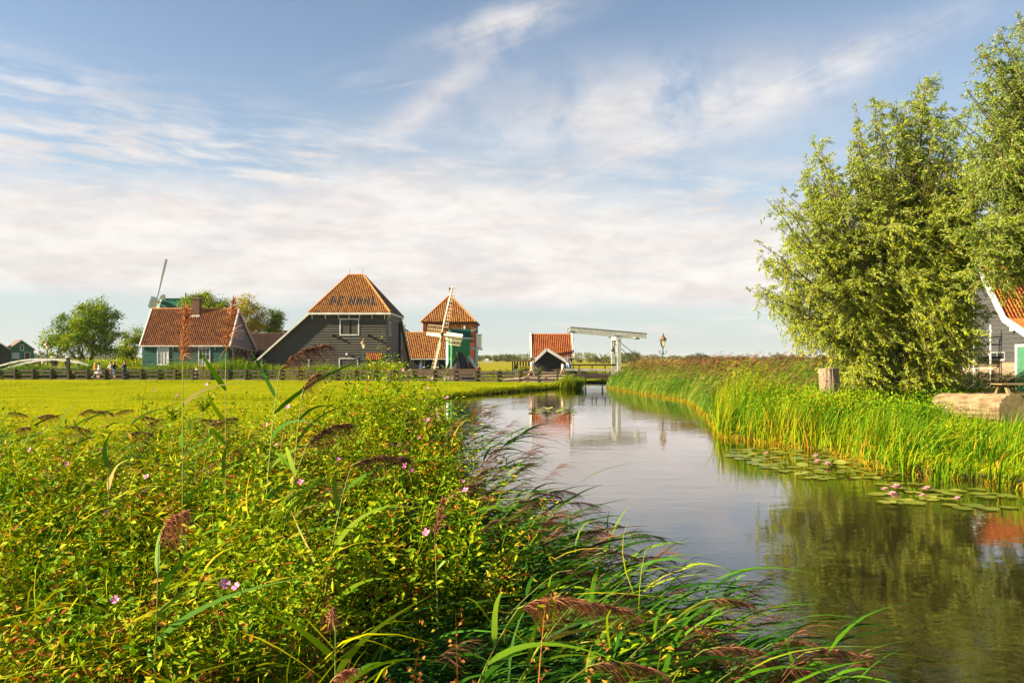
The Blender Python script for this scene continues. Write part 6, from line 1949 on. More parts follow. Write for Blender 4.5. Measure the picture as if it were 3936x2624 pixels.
def E(px, py, n_=1, jx=25, jy=25, dd=2.0):
    for _ in range(n_): ends.append(P(px + r.uniform(-jx, jx), py + r.uniform(-jy, jy), D + r.uniform(-dd, dd)))
for px, py, k in ((2925, 960, 3), (2915, 1105, 4), (2985, 1030, 3), (2975, 740, 3), (3010, 850, 3), (3095, 660, 4), (3075, 800, 3), (3130, 560, 4), (3190, 680, 3), (3270, 460, 4), (3290, 600, 3), (3365, 395, 4), (3380, 540, 3), (3450, 430, 3),
                  (3560, 310, 5), (3500, 400, 3), (3500, 560, 3), (3580, 480, 2), (3620, 600, 3), (3600, 760, 4), (3660, 560, 3), (3680, 700, 3), (3700, 800, 3), (3720, 950, 3), (3670, 1000, 3), (3760, 1060, 3), (3770, 1180, 3), (3450, 720, 3), (3330, 800, 4), (3200, 850, 4), (3120, 960, 4), (3030, 1180, 3), (3240, 1000, 4), (3350, 960, 3), (3500, 930, 4), (3620, 950, 3), (3690, 860, 3),
                  (3190, 1120, 4), (3160, 1240, 4), (3200, 1330, 5), (3180, 1420, 5), (3270, 1460, 6), (3380, 1450, 5), (3480, 1450, 6), (3580, 1440, 6), (3620, 1350, 5), (3600, 1230, 4), (3680, 1190, 4), (3500, 1150, 4), (3400, 1260, 4), (3300, 1200, 4), (3270, 1330, 5), (3480, 1320, 4), (3700, 1270, 4), (3550, 1060, 3), (3400, 1080, 3), (3690, 1350, 4), (3660, 1420, 4), (3650, 700, 3), (3560, 850, 3), (3740, 880, 4), (3760, 760, 4), (3680, 600, 3), (3650, 480, 3), (3720, 660, 3), (3720, 1180, 5), (3740, 1290, 4), (3690, 1080, 4), (3640, 1120, 3)):
    E(px, py, k)
willow('large wind-blown willow with low bushy foot behind the stump', G(3425, 34), ends, 401, 40, 34, 0.76)
D = 30.0
ends = []
for px, py, k in ((3660, 460, 3), (3720, 360, 3), (3790, 210, 4), (3860, 130, 3), (3930, 60, 4), (4000, 20, 4), (3800, 330, 4), (3900, 280, 4), (3990, 200, 4), (3700, 560, 3), (3780, 500, 4), (3880, 450, 4), (3980, 430, 4), (3690, 700, 3), (3760, 680, 4), (3850, 640, 4), (3950, 640, 4),
                  (3700, 860, 3), (3780, 840, 4), (3870, 820, 4), (3960, 840, 4), (3740, 960, 3), (3830, 950, 4), (3920, 960, 4), (3720, 1050, 3), (3800, 1010, 2), (3890, 1010, 2), (4080, 300, 4), (4100, 600, 4), (4100, 900, 4)):
    E(px, py, k, 28, 28, 1.6)
willow('taller darker willow reaching in at the right edge of the view', G(4230, 30), ends, 402, 34, 34, 0.50, 0.4, 5.0)

# ================================================================== stump, log, picnic table
mat('bark_pale', (0.10, 0.064, 0.036), (0.26, 0.18, 0.105), 7, 0.9, 0.9, (1, 0.22, 1), bscale=14)
mat('bark_stump', (0.10, 0.07, 0.045), (0.32, 0.24, 0.165), 9, 0.9, 0.9, (3, 3, 0.5), bscale=12)
def end_grain(name, c1, c2):
    m = bpy.data.materials.new(name); m.use_nodes = True
    n = Net(m.node_tree); bs = m.node_tree.nodes['Principled BSDF']; bs.inputs['Roughness'].default_value = 0.9
    tcn = n.node('ShaderNodeTexCoord'); wv = n.node('ShaderNodeTexWave', wave_type='RINGS', rings_direction='SPHERICAL')
    wv.inputs['Scale'].default_value = 7; wv.inputs['Distortion'].default_value = 3.5; wv.inputs['Detail'].default_value = 4
    n.link(tcn.outputs['Object'], wv.inputs['Vector'])
    nz = n.noise(tcn.outputs['Object'], 5, 6, 0.7)
    f = n.m('ADD', n.m('MULTIPLY', wv.outputs['Fac'], 0.35), n.m('MULTIPLY', n.sstep(nz, 0.3, 0.7), 0.65))
    n.link(n.mixc(f, c1, c2), bs.inputs['Base Color']); MATS[name] = m
    return m
end_grain('cut_wood', (0.10, 0.075, 0.035), (0.34, 0.25, 0.125))

def rough_log(name, parent, a, b, r0, r1, m, nseg=26, nring=20, ridge=0.05, seed=1, axial=5.0, capm=None):
    """a trunk with furrowed bark; returns bark and cut faces"""
    r = np.random.default_rng(seed)
    a, b = np.array(a, float), np.array(b, float)
    ax = unit(b - a); ref = np.array([0, 0, 1.0]) if abs(ax[2]) < 0.9 else np.array([1.0, 0, 0])
    s = unit(np.cross(ax, ref)); u = np.cross(s, ax)
    th = np.linspace(0, 2 * np.pi, nseg, endpoint=False)
    V = []
    ph = r.uniform(0, 6, 6)
    for i in range(nring):
        t = i / (nring - 1)
        rad = r0 + (r1 - r0) * t
        w = np.abs(np.sin(th * 9 + ph[0] + 1.2 * np.sin(t * axial + ph[1]))) * 0.6 + np.abs(np.sin(th * 14 + ph[2] + 1.6 * np.sin(t * axial * 1.7 + ph[3]))) * 0.4
        w2 = np.sin(th * 2 + ph[4]) * 0.5 + np.sin(th * 3 + ph[5] + t * 2) * 0.5
        rr = rad * (1 + ridge * (w - 0.5) * 1.6 + 0.035 * w2 + r.normal(0, 0.004, nseg))
        V.append(a + (b - a) * t + s * (np.cos(th) * rr)[:, None] + u * (np.sin(th) * rr)[:, None])
    V = np.concatenate(V)
    k = np.arange(nseg); k2 = (k + 1) % nseg
    Q = np.concatenate([np.stack([i * nseg + k, i * nseg + k2, (i + 1) * nseg + k2, (i + 1) * nseg + k], 1) for i in range(nring - 1)])
    o0 = np.array(origin(parent))
    link(name, arr_mesh(name, V - o0, [Q], m), parent)
    for i, nm in ((0, 'cut_face'), (nring - 1, 'cut_face')):
        ring = V[i * nseg:(i + 1) * nseg]; c = ring.mean(0)
        o = bpy.data.objects.new(nm, arr_mesh(nm, np.concatenate([ring - c, [[0, 0, 0]]]), [np.stack([k, k2, np.full(nseg, nseg)], 1)], capm or MATS['cut_wood']))
        o.parent = parent; o.location = Vector(c - o0); COL.objects.link(o)
lg = empty('log', (16.1, 28, 0), 'huge pale barked log lying in the grass by the picnic table', 'log')
rough_log('bark', lg, (16.5, 26.2, 0.44), (16.3, 30.2, 0.38), 0.50, 0.41, MATS['bark_pale'], 96, 40, 0.075, 3, 4)
st = empty('stump', G(3190, 31), 'upright tree stump with furrowed bark left of the willow', 'stump')
sc_ = G(3186, 31)
rough_log('bark', st, (sc_.x + 0.12, sc_.y, -0.1), (sc_.x - 0.02, sc_.y, EYE + (HY - 1414) * 31 / F), 0.42, 0.35, MATS['bark_stump'], 84, 24, 0.09, 5, 2)

tb_ = empty('picnic_table', (19.9, 32.2, 0), 'wooden picnic table with benches behind the log', 'picnic table')
tx0, tx1 = G(3815, 32).x, G(3815, 32).x + 2.4
ztab = EYE + (HY - 1474) * 31.6 / F
zt2 = ztab - 0.38
for i in range(5):
    MB().box((tx0, 31.4 + i * 0.16, ztab - 0.045), (tx1, 31.55 + i * 0.16, ztab)).build('table_plank', MATS['table_wood'], tb_)
for y_ in (30.85, 32.6):
    for i in range(2): MB().box((tx0 - 0.25 * (y_ < 31), y_ + i * 0.14, zt2 - 0.045), (tx1, y_ + 0.13 + i * 0.14, zt2)).build('bench_plank', MATS['table_wood'], tb_)
for x in (tx0 + 0.3, tx1 - 0.4):
    MB().beam((x, 31.5, ztab - 0.08), (x, 32.15, ztab - 0.08), 0.09, 0.09).build('cross_bar', MATS['table_wood'], tb_)
    MB().beam((x + .05, 30.8, zt2 - 0.09), (x + .05, 32.9, zt2 - 0.09), 0.05, 0.09).build('bench_bar', MATS['table_wood'], tb_)
    MB().beam((x, 31.62, ztab - 0.05), (x - 0.02, 31.0, 0.0), 0.12, 0.11, (1, 0, 0)).build('leg', MATS['table_wood'], tb_)
    MB().beam((x, 32.0, ztab - 0.05), (x + 0.02, 32.7, 0.0), 0.12, 0.11, (1, 0, 0)).build('leg', MATS['table_wood'], tb_)

# ================================================================== water lilies
ramp_mat('lily_leaf', [(0.0, (0.10, 0.14, 0.014)), (0.5, (0.19, 0.225, 0.028)), (0.85, (0.27, 0.28, 0.04)), (1.0, (0.34, 0.19, 0.03))], 0.15, 0.30, 0.6)  # greens lightened to carry the sky's reflection on the pads
mat('lily_petal', (0.55, 0.24, 0.29), (0.66, 0.42, 0.43), 6, 0.5)
mat('lily_heart', (0.6, 0.4, 0.04), (0.7, 0.5, 0.08), 6, 0.5)
pads = []
for k in range(6):
    rr = np.random.default_rng(500 + k)
    nseg = 22
    th = np.linspace(R(12), R(348), nseg)
    rad = 1 + 0.03 * np.sin(th * 5 + k) + rr.normal(0, 0.01, nseg)
    curl = 0.05 * np.maximum(0, np.sin(th * (1 + k % 2) + k)) * (k % 3)
    V = np.concatenate([[[0, 0, 0.01]], np.stack([0.55 * np.cos(th), 0.55 * np.sin(th), np.full(nseg, 0.012)], 1), np.stack([rad * np.cos(th), rad * np.sin(th), 0.008 + curl], 1)])
    i = np.arange(nseg - 1)
    T = np.stack([np.zeros(nseg - 1, int), 1 + i, 2 + i], 1); Q = np.stack([1 + i, 1 + nseg + i, 2 + nseg + i, 2 + i], 1)
    pads.append(arr_mesh('lily_pad', V, [T, Q], MATS['lily_leaf'], {'tone': np.full(len(V), 0.15 + 0.14 * k)}))
def pad(px, py, diam, label, group, r, tilt=0.0):
    D_ = (EYE - ZW) * F / (py - HY)
    p = G(px, D_, ZW + 0.012 + r.uniform(0, 0.012))
    if p.x > bank_r(D_) + 0.15: return
    o = link('lily_pad', pads[r.integers(0, 6)])
    o.location = p; s = diam / 2 * r.uniform(0.85, 1.15); o.scale = (s, s, s)
    o.rotation_euler = (r.normal(0, 0.02) + tilt, r.normal(0, 0.02), r.uniform(0, 6.28))
    if tilt: o.location.z += 0.05
    tag(o, label, 'lily pad', group)
r = np.random.default_rng(510)
lab = 'round lily pad in the dense patch at the foot of the right-bank sedge'; grp = 'lily pads of the dense patch'
used = []
def spaced(px, py, dmin):
    D_ = (EYE - ZW) * F / (py - HY); q_ = np.array([(px - CX) * D_ / F, D_])
    if any(np.hypot(*(q_ - u_)) < dmin for u_ in used): return False
    used.append(q_); return True
n_ = 0
while n_ < 260:
    t = r.random()
    px = 2800 + 660 * t
    py = r.uniform(1726, 1752 + 95 * math.sin(min(1, t * 1.25) * math.pi * 0.62))
    n_ += 1
    if spaced(px, py, 0.165): pad(px, py, 0.27, lab, grp, r, r.choice([0, 0, 0, 0, 0, 0.22, -0.2]) if t > 0.3 else 0)
lab = 'round lily pad in the loose group nearest the lower right corner'; grp = 'lily pads of the loose near group'
for px, py in ((3395, 1862), (3450, 1860), (3520, 1862), (3370, 1900), (3410, 1905), (3470, 1880), (3510, 1893), (3560, 1885), (3430, 1920), (3480, 1925), (3405, 1932), (3460, 1935), (3520, 1935), (3560, 1912), (3600, 1905), (3610, 1890), (3660, 1902), (3640, 1920), (3570, 1920), (3680, 1888), (3755, 1883), (3760, 1898), (3820, 1900), (3790, 1912), (3870, 1910), (3655, 1942), (3700, 1955), (3740, 1945), (3800, 1958), (3880, 1952), (3690, 1940), (3610, 1925)):
    if spaced(px, py, 0.2): pad(px, py, 0.31, lab, grp, r)
lab = 'tiny lily pad in the strip floating in mid canal'; grp = 'lily pads of the mid-canal strip'
for _ in range(46):
    px, py = r.uniform(2045, 2205), r.normal(1580, 4.5)
    if spaced(px, py, 0.3): pad(px, py, 0.34, lab, grp, r, r.choice([0, 0.3]))
lab = 'lone lily pad on open water left of the bridge reflection'; grp = 'lone pads on open water'
for px, py in ((1942, 1664), (2005, 1664), (2035, 1661), (2090, 1665), (2052, 1664)): pad(px, py, 0.3, lab, grp, r)
pet = []
mb = MB()
for ring, (cnt, tilt, L) in enumerate(((8, 0.35, 1.0), (7, 0.8, 0.85), (5, 1.15, 0.7))):
    for i in range(cnt):
        t = 2 * math.pi * (i + 0.4 * ring) / cnt
        d = Vector((math.cos(t) * math.cos(tilt), math.sin(t) * math.cos(tilt), math.sin(tilt)))
        s = Vector((-math.sin(t), math.cos(t), 0)); up = d.cross(s) * -1
        b = d * 0.12
        mb.add([b, d * 0.55 * L + s * 0.22 + up * -0.03, d * L + up * 0.06, d * 0.55 * L - s * 0.22 + up * -0.03], [(0, 1, 2), (0, 2, 3)])
po = mb.build('petals', MATS['lily_petal']); pm = po.data; bpy.data.objects.remove(po)
mb = MB(); mb.lathe((0, 0, 0), [(0.12, 0.0), (0.2, 0.3), (0.12, 0.45), (0.03, 0.5)], 8); ho = mb.build('heart', MATS['lily_heart']); hm_ = ho.data; bpy.data.objects.remove(ho)
for px, py, s, label in ((2945, 1745, 0.10, 'pale pink water lily furthest left by the dense pad patch'), (3135, 1757, 0.12, 'pink water lily in the middle of the dense pad patch, back row'), (3143, 1778, 0.13, 'pink water lily at the near edge of the dense pad patch'), (3180, 1788, 0.13, 'open pink water lily in front of the dense pad patch'), (3380, 1780, 0.12, 'whitish water lily at the right end of the dense pad patch'),
                         (3400, 1885, 0.09, 'small pink water lily left in the loose pad group'), (3443, 1878, 0.13, 'large open pink water lily at the back of the loose pad group'), (3428, 1906, 0.12, 'pink water lily at the front left of the loose pad group'), (3562, 1884, 0.11, 'upright cream water lily bud among the loose pads'), (3545, 1909, 0.08, 'small cream water lily among the loose pads'), (3680, 1922, 0.09, 'small dark pink water lily right in the loose pad group'), (3340, 1765, 0.09, 'small white water lily near the sedge at the patch end')):
    D_ = (EYE - ZW) * F / (py + 6 - HY)
    o = empty('water_lily', G(px, D_, ZW + 0.035), label, 'water lily', 'water lily flowers')
    o.scale = (s, s, s * 1.15)
    link('petals', pm, o); link('heart', hm_, o)

# ================================================================== foreground thicket on the near bank
def top_h(x, y):
    """height of the thicket above the ground"""
    h = 1.30 + 0.17 * wig(x, y, 1.3) + 0.13 * wig(x, y, 3.1, 2)
    h = h + 0.54 * np.exp(-(np.abs(x - bank_l(y) + 0.95) / 1.15) ** 3 - ((y - 8.6) / 1.6) ** 2) + 0.22 * np.exp(-((x + 3.0) / 1.1) ** 2 - ((y - 7.6) / 1.2) ** 2)
    h = h * np.interp(y, [2.0, 4.5, 7], [0.80, 0.92, 1.0])
    return h
bag = Bag()
N_ = 4200
y = 2.2 + rng.random(N_) ** 0.9 * 8.8
lim = -0.685 * y - 0.5
x = lim + rng.random(N_) * (bank_l(y) - 0.35 - lim)
ex = 1000                                      # the tall bushy stand at the water corner
y[:ex] = rng.uniform(5.8, 9.6, ex); x[:ex] = bank_l(y[:ex]) - 0.15 - np.abs(rng.normal(0, 1.0, ex))
ncl = N_ // 8                                  # stems gather in clumps
who = rng.integers(0, ncl, N_); ci = rng.choice(N_, ncl, replace=False)
pull = rng.random(N_) < 0.8
x = np.where(pull, x[ci][who] + rng.normal(0, 0.085, N_), x); y = np.maximum(2.15, np.where(pull, y[ci][who] + rng.normal(0, 0.085, N_), y))
clh = rng.normal(1.0, 0.13, ncl)[who]; clt = rng.normal(0, 0.12, ncl)[who]
h = top_h(x, y) * clh * rng.uniform(0.68, 1.05, N_) * np.interp(bank_l(y) - x, [0.3, 1.0], [0.86, 1.0])
kp = ~((y < 5.0) & (x > -1.05 + 0.25 * wig(x, y, 3.0)) & (rng.random(N_) < 0.97))
x, y, h, clt = x[kp], y[kp], h[kp], clt[kp]; N_ = len(x)
gz = ground_z(x, y)
lean = np.stack([rng.normal(0.16, 0.12, N_), rng.normal(0, 0.12, N_)], 1) * h[:, None]
base = np.stack([x, y, gz], 1)
brown = sst(0.25, 0.8, wig(x, y, 1.05, 4.0) + 0.35 * sst(5.5, 2.5, y) * sst(-0.3, -2.0, x))
tone_s = np.clip(rng.normal(0.55, 0.1, N_) + 0.2 * brown, 0, 1)
blades(bag, base, h, 0.009, lean, tone_s, 4, 0.05, taper=0.3)
for k in range(46):
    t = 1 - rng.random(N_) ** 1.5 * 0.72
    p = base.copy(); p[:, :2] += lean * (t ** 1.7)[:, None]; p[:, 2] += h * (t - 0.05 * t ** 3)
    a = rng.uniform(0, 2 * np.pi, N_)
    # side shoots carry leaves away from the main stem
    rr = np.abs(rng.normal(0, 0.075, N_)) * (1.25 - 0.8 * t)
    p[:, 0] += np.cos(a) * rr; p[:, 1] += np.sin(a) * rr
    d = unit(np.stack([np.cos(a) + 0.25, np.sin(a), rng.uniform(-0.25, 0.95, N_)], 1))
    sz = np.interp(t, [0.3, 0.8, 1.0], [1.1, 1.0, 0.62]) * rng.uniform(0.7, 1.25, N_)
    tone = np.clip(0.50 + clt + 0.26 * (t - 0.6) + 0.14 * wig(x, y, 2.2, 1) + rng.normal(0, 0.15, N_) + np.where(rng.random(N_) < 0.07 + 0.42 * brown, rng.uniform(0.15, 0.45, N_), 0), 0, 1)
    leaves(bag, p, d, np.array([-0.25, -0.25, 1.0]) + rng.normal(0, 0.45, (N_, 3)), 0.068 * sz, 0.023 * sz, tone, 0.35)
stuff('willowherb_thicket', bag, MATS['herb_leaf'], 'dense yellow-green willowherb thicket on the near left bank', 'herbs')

# broad-leaved herbs and brown dock stalks mixed into the thicket
bag = Bag()
for cx_, cy_, n0, rad, L, Wd, tn in ((-2.2, 3.4, 90, 0.45, 0.062, 0.026, 0.40), (-1.2, 4.6, 110, 0.5, 0.07, 0.028, 0.55), (-3.4, 5.2, 120, 0.6, 0.075, 0.03, 0.35), (-4.6, 7.2, 150, 0.8, 0.085, 0.034, 0.45), (-2.4, 6.6, 130, 0.6, 0.08, 0.03, 0.60), (-0.9, 6.2, 110, 0.45, 0.075, 0.03, 0.62), (-1.5, 2.9, 70, 0.35, 0.055, 0.022, 0.7)):
    x = cx_ + rng.normal(0, rad * 0.6, n0); y = np.maximum(2.2, cy_ + rng.normal(0, rad * 0.6, n0))
    herb_mass(bag, x, y, top_h(x, y) * rng.uniform(0.85, 1.10, n0), 22, L, Wd, tn, spread=0.10)
stuff('broad_herbs', bag, MATS['herb_leaf'], 'patches of broader green leaves in the near thicket', 'herbs')
bag = Bag()
N_ = 260
x = np.concatenate([rng.normal(-1.9, 0.7, 170), rng.normal(-2.6, 1.6, 90)]); y = np.concatenate([np.abs(rng.normal(0, 0.7, 170)) + 2.5, rng.uniform(3, 9, 90)])
h = top_h(x, y) * rng.uniform(0.8, 1.1, N_)
base = np.stack([x, y, ground_z(x, y)], 1); lean = rng.normal(0.08, 0.1, (N_, 2))
blades(bag, base, h, 0.009, lean, rng.uniform(0.1, 0.6, N_), 4, 0.05, taper=0.3)
for k in range(34):
    t = 1 - rng.random(N_) * 0.42
    p = base.copy(); p[:, :2] += lean * (t ** 1.7)[:, None] + rng.normal(0, 0.018, (N_, 2)); p[:, 2] += h * (t - 0.05 * t ** 3)
    leaves(bag, p, rand_dirs(N_), rand_dirs(N_), 0.022, 0.014, rng.uniform(0.2, 0.95, N_))
stuff('dock_stalks', bag, MATS['dock_seed'], 'rust-brown seeding dock stalks in the near thicket', 'dock')

# dead stalks and dry leaves low in the thicket
bag = Bag()
N_ = 5200
y = 2.2 + rng.random(N_) * 8.0; lim = -0.685 * y - 0.3
x = lim + rng.random(N_) * (bank_l(y) - 0.3 - lim)
kp = ~((x > bank_l(y) - 2.0) & (y < 6.0)) | (rng.random(N_) < 0.06); x, y = x[kp], y[kp]; N_ = len(x)
p = np.stack([x, y, ground_z(x, y) + top_h(x, y) * rng.uniform(0.45, 1.02, N_)], 1)
d = unit(np.stack([rng.normal(0.5, 0.7, N_), rng.normal(0, 0.5, N_), rng.normal(0.3, 0.6, N_)], 1))
g_ = np.stack([rng.uniform(0, 0.4, N_), rng.normal(0, 0.2, N_), -rng.uniform(0.0, 0.7, N_)], 1)
ribbons(bag, p, d, g_, rng.uniform(0.12, 0.55, N_), rng.uniform(0.005, 0.018, N_), np.clip(rng.normal(0.58, 0.25, N_), 0, 1), 4)
stuff('grass_blades', bag, MATS['grass_leaf'], 'pale grass blades woven through the near thicket', 'grass')

# reeds of the near bank edge, leaning over the water
bag, pbag = Bag(), Bag()
N_ = 850
y = 2.3 + rng.random(N_) * 5.2
x = bank_l(y) - 0.9 + rng.random(N_) * 1.05
h = rng.uniform(0.75, 1.35, N_) * np.interp(y, [2.3, 4, 8], [0.78, 0.98, 1.08])
reeds(bag, pbag, x, y, h, wind=(0.62, 0.05), nleaf=8, leafL=0.46, leafW=0.021, plume=0.14, tone0=0.22, stemw=0.008, seg=5, pl_n=46, pl_L=0.26, pl_w=0.006)  # low leaf tone stands in for the thicket's shadow
N_ = 620
y = 2.2 + rng.random(N_) * 2.6; x = -1.1 + rng.random(N_) * 3.0
x = np.minimum(x, bank_l(y) - 0.1)
h = rng.uniform(0.5, 1.0, N_)
reeds(bag, pbag, x, y, h, wind=(0.5, 0.0), nleaf=7, leafL=0.5, leafW=0.021, plume=0.05, tone0=0.20, stemw=0.007, seg=5, pl_n=40, pl_L=0.22, pl_w=0.005)  # leaf colour darkened here too, imitating deep shade
N_ = 800                                       # scattered through the thicket, plumes lying over its top
y = 5.5 + rng.random(N_) * 5.0; lim = -0.685 * y - 0.3
x = lim + rng.random(N_) * (bank_l(y) - 0.3 - lim)
h = top_h(x, y) * rng.uniform(0.95, 1.18, N_)
reeds(bag, pbag, x, y, h, wind=(0.5, 0.0), nleaf=6, leafL=0.48, leafW=0.022, plume=0.30, tone0=0.46, stemw=0.007, seg=4, pl_n=40, pl_L=0.24, pl_w=0.007)
stuff('bank_reeds', bag, MATS['reed_leaf'], 'reed leaves leaning over the near water edge, their green darkened for shade', 'reeds')
stuff('bank_plumes', pbag, MATS['reed_plume'], 'purple-brown plumes of the near bank reeds', 'reed plumes')

# ------------------------------------------------------------------ single tall reeds one can pick out
def single_reed(tip, root, label, nleaf, seed, plume_L=0.26, strands=90, up=False, leafL=0.4, leafW=0.024, plume_dir=None, group=None, tone0=0.6, ptone=0.6):
    r = np.random.default_rng(seed)
    tip, root = np.array(tip, float), np.array(root, float)
    root[2] = float(ground_z(root[0], root[1])) - 0.05
    o = empty('reed', Vector(root), label, 'reed', group)
    H = tip[2] - root[2]
    mid = root + (tip - root) * 0.5; mid[2] = root[2] + H * (0.55 if up else 0.68); mid[0] = root[0] + (tip[0] - root[0]) * (0.45 if up else 0.22)
    t = np.linspace(0, 1, 13)[:, None]
    pts = root * (1 - t) ** 2 + mid * 2 * t * (1 - t) + tip * t * t
    mb = MB(); mb.tube([Vector(p) for p in pts], [0.0055 * (1 - 0.55 * k / 12) for k in range(13)], 5)
    mb.build('stem', MATS['stem_green'], o)
    nleaf += 2; leafL *= 1.2
    for k in range(nleaf):
        tt = 0.30 + 0.66 * (k + r.random() * 0.6) / nleaf
        f = tt * 12; i = min(int(f), 11)
        p = pts[i] + (pts[i + 1] - pts[i]) * (f - i)
        ax = unit(pts[i + 1] - pts[i])
        sgn = 1 if r.random() < 0.72 else -1
        d = unit(ax * 0.9 + np.array([sgn * r.uniform(0.3, 0.9), r.normal(0, 0.35), r.uniform(0.0, 0.5)]))
        g_ = np.array([r.uniform(0.1, 0.5), r.normal(0, 0.1), -r.uniform(0.15, 0.75)])
        b = Bag()
        ribbons(b, p[None], d[None], g_[None], np.array([leafL * r.uniform(0.6, 1.15)]), np.array([leafW * r.uniform(0.75, 1.25)]), np.array([np.clip(tone0 + r.normal(0, 0.16), 0, 1)]), 9, r, side=unit(np.cross(d, np.array([r.normal(0, 0.4), 1.0, r.normal(0, 0.4)])))[None])
        link('leaf', b.mesh('leaf', MATS['reed_leaf'], root), o)
    if strands:
        strands = int(strands * 1.7)
        ax = unit(pts[-1] - pts[-2]) if plume_dir is None else unit(np.array(plume_dir, float))
        b = Bag()
        s = r.random(strands) ** 0.8
        drp = np.array([0.25, 0, -0.42]) if not up else np.array([0.05, 0, 0.0])
        p = tip + ax[None] * (s * plume_L)[:, None] + drp[None] * (s ** 2 * plume_L)[:, None]
        side = np.array([0.45, 0, -0.1]) if not up else np.zeros(3)
        d = unit(ax[None] * 0.95 + side[None] * r.uniform(0.0, 1.2, (strands, 1)) + r.normal(0, 0.22 if not up else 0.40, (strands, 3)))
        g_ = np.stack([r.uniform(0.0, 0.30, strands), r.normal(0, 0.08, strands), -r.uniform(0.7, 1.7, strands) * (1 if not up else 0.40)], 1)
        ribbons(b, p, d, g_, plume_L * r.uniform(0.28, 0.66, strands) * (1 - 0.45 * s), 0.0062, np.clip(ptone + r.normal(0, 0.16, strands), 0, 1), 4, r)
        # axis of the plume
        q = np.linspace(0, 1, 8)
        mb = MB(); mb.tube([Vector(tip + ax * v * plume_L + drp * v * v * plume_L) for v in q], [0.004 * (1 - 0.8 * v) for v in q], 4, cap=False)
        mb.build('plume_axis', MATS['stem_green'], o)
        link('plume', b.mesh('plume', MATS['reed_plume'], root), o)
    return o
def reed_px(px, py, D, rootpx, rootD, *a, **k):
    return single_reed(P(px, py, D), G(rootpx, rootD), *a, **k)
reed_px(703, 1400, 5.0, 700, 5.0, 'tall upright reed with pink-brown plume in front of the green house', 3, 601, 0.34, 190, True, 0.36, 0.03, (0.02, 0, 1), ptone=0.8)
reed_px(868, 1360, 5.2, 866, 5.2, 'tall upright reed with pale folded leaves before the house gable', 5, 602, 0.34, 130, True, 0.42, 0.034, (0.10, 0, 1), ptone=0.75)
reed_px(1075, 1425, 5.0, 985, 4.9, 'tall reed with big brown plume leaning right before the black barn', 5, 603, 0.36, 230, False, 0.55, 0.032, (0.62, 0, 0.9), ptone=0.35)
reed_px(1160, 1520, 4.8, 1085, 4.7, 'reed with narrow brown plume just below the fence line', 4, 604, 0.22, 110, False, 0.4, 0.028, (0.25, 0, 1), ptone=0.5)
reed_px(1175, 1720, 4.6, 985, 4.5, 'reed with dark bushy plume hanging over the thicket', 4, 605, 0.30, 260, False, 0.45, 0.026, (0.5, 0, 0.75), ptone=0.2)
reed_px(1350, 1790, 4.2, 1180, 4.0, 'reed arching right with brown plume in the middle of the thicket', 4, 606, 0.26, 200, False, 0.45, 0.028, (0.8, 0, 0.5), ptone=0.3)
reed_px(610, 2090, 3.2, 560, 3.0, 'near reed with reddish one-sided plume and pale hanging leaf', 6, 607, 0.22, 150, False, 0.42, 0.026, (0.22, 0, 1), ptone=0.8)
reed_px(415, 1720, 5.2, 425, 5.2, 'leafy reed shoot without plume standing in the left thicket', 9, 608, 0.1, 0, True, 0.34, 0.032)
reed_px(1672, 2060, 4.4, 1700, 4.3, 'reed with upright brown plume at the thicket edge', 3, 609, 0.2, 120, True, 0.3, 0.022, (0.15, 0, 1), ptone=0.55)
reed_px(1990, 2340, 3.5, 1650, 3.2, 'reed with large sunlit pink plume arching over dark leaves', 6, 610, 0.26, 320, False, 0.5, 0.026, (0.9, 0, 0.55), ptone=0.85)  # plume tone raised so its colour looks sunlit
reed_px(2195, 2330, 3.6, 1750, 3.2, 'reed with sunlit orange plume right of the largest one', 6, 611, 0.22, 230, False, 0.5, 0.024, (0.95, 0, 0.3), ptone=0.8)  # lighter plume colour stands for sunlight
reed_px(2700, 2310, 3.9, 1950, 3.3, 'reed reaching furthest over open water with drooping red plume', 5, 612, 0.20, 130, False, 0.45, 0.022, (0.95, 0, 0.3), ptone=0.65)
reed_px(1290, 2420, 3.0, 1280, 2.9, 'reed with red plume drooping left low in the foreground', 5, 613, 0.14, 90, False, 0.45, 0.028, (-0.3, 0, 0.9), ptone=0.7)
reed_px(1270, 2624, 2.6, 1260, 2.5, 'reed whose fluffy plume is cut by the lower picture edge', 4, 614, 0.10, 160, False, 0.4, 0.028, (0.5, 0, 0.8), ptone=0.85)
gl_ = 'dark-plumed reeds leaning over the water'
for k, (px, py, D) in enumerate(sorted(((2105, 1890, 6.4), (2170, 1935, 6.0), (1970, 1930, 6.0), (2210, 2045, 5.4), (2410, 2060, 5.4), (2290, 2130, 5.0), (2440, 2145, 5.0), (2060, 2010, 5.6), (2330, 2290, 4.4), (2480, 2390, 4.2), (2570, 2420, 4.0), (2260, 2560, 3.4), (2480, 2500, 3.6), (2700, 2500, 3.5), (2840, 2560, 3.5), (3090, 2510, 3.6), (2950, 2480, 3.7), (2030, 1900, 6.2), (2250, 2010, 5.7), (2140, 2200, 4.6)))):
    reed_px(px, py, D, px - 420 * 4.6 / D - 40, D - 0.35, f'slender dark-plumed reed leaning over the water, {ORD[k]} plume from the left', 6, 640 + k, 0.20 if D > 4.3 else 0.25, 90 if D > 4.3 else 150, False, 0.36, 0.022, (0.95, 0, 0.32), gl_, 0.38, 0.28 if D > 4.3 else 0.78)  # nearer plumes are lightened in colour as if sunlit
gl2 = 'brown plumes bending over the left thicket'
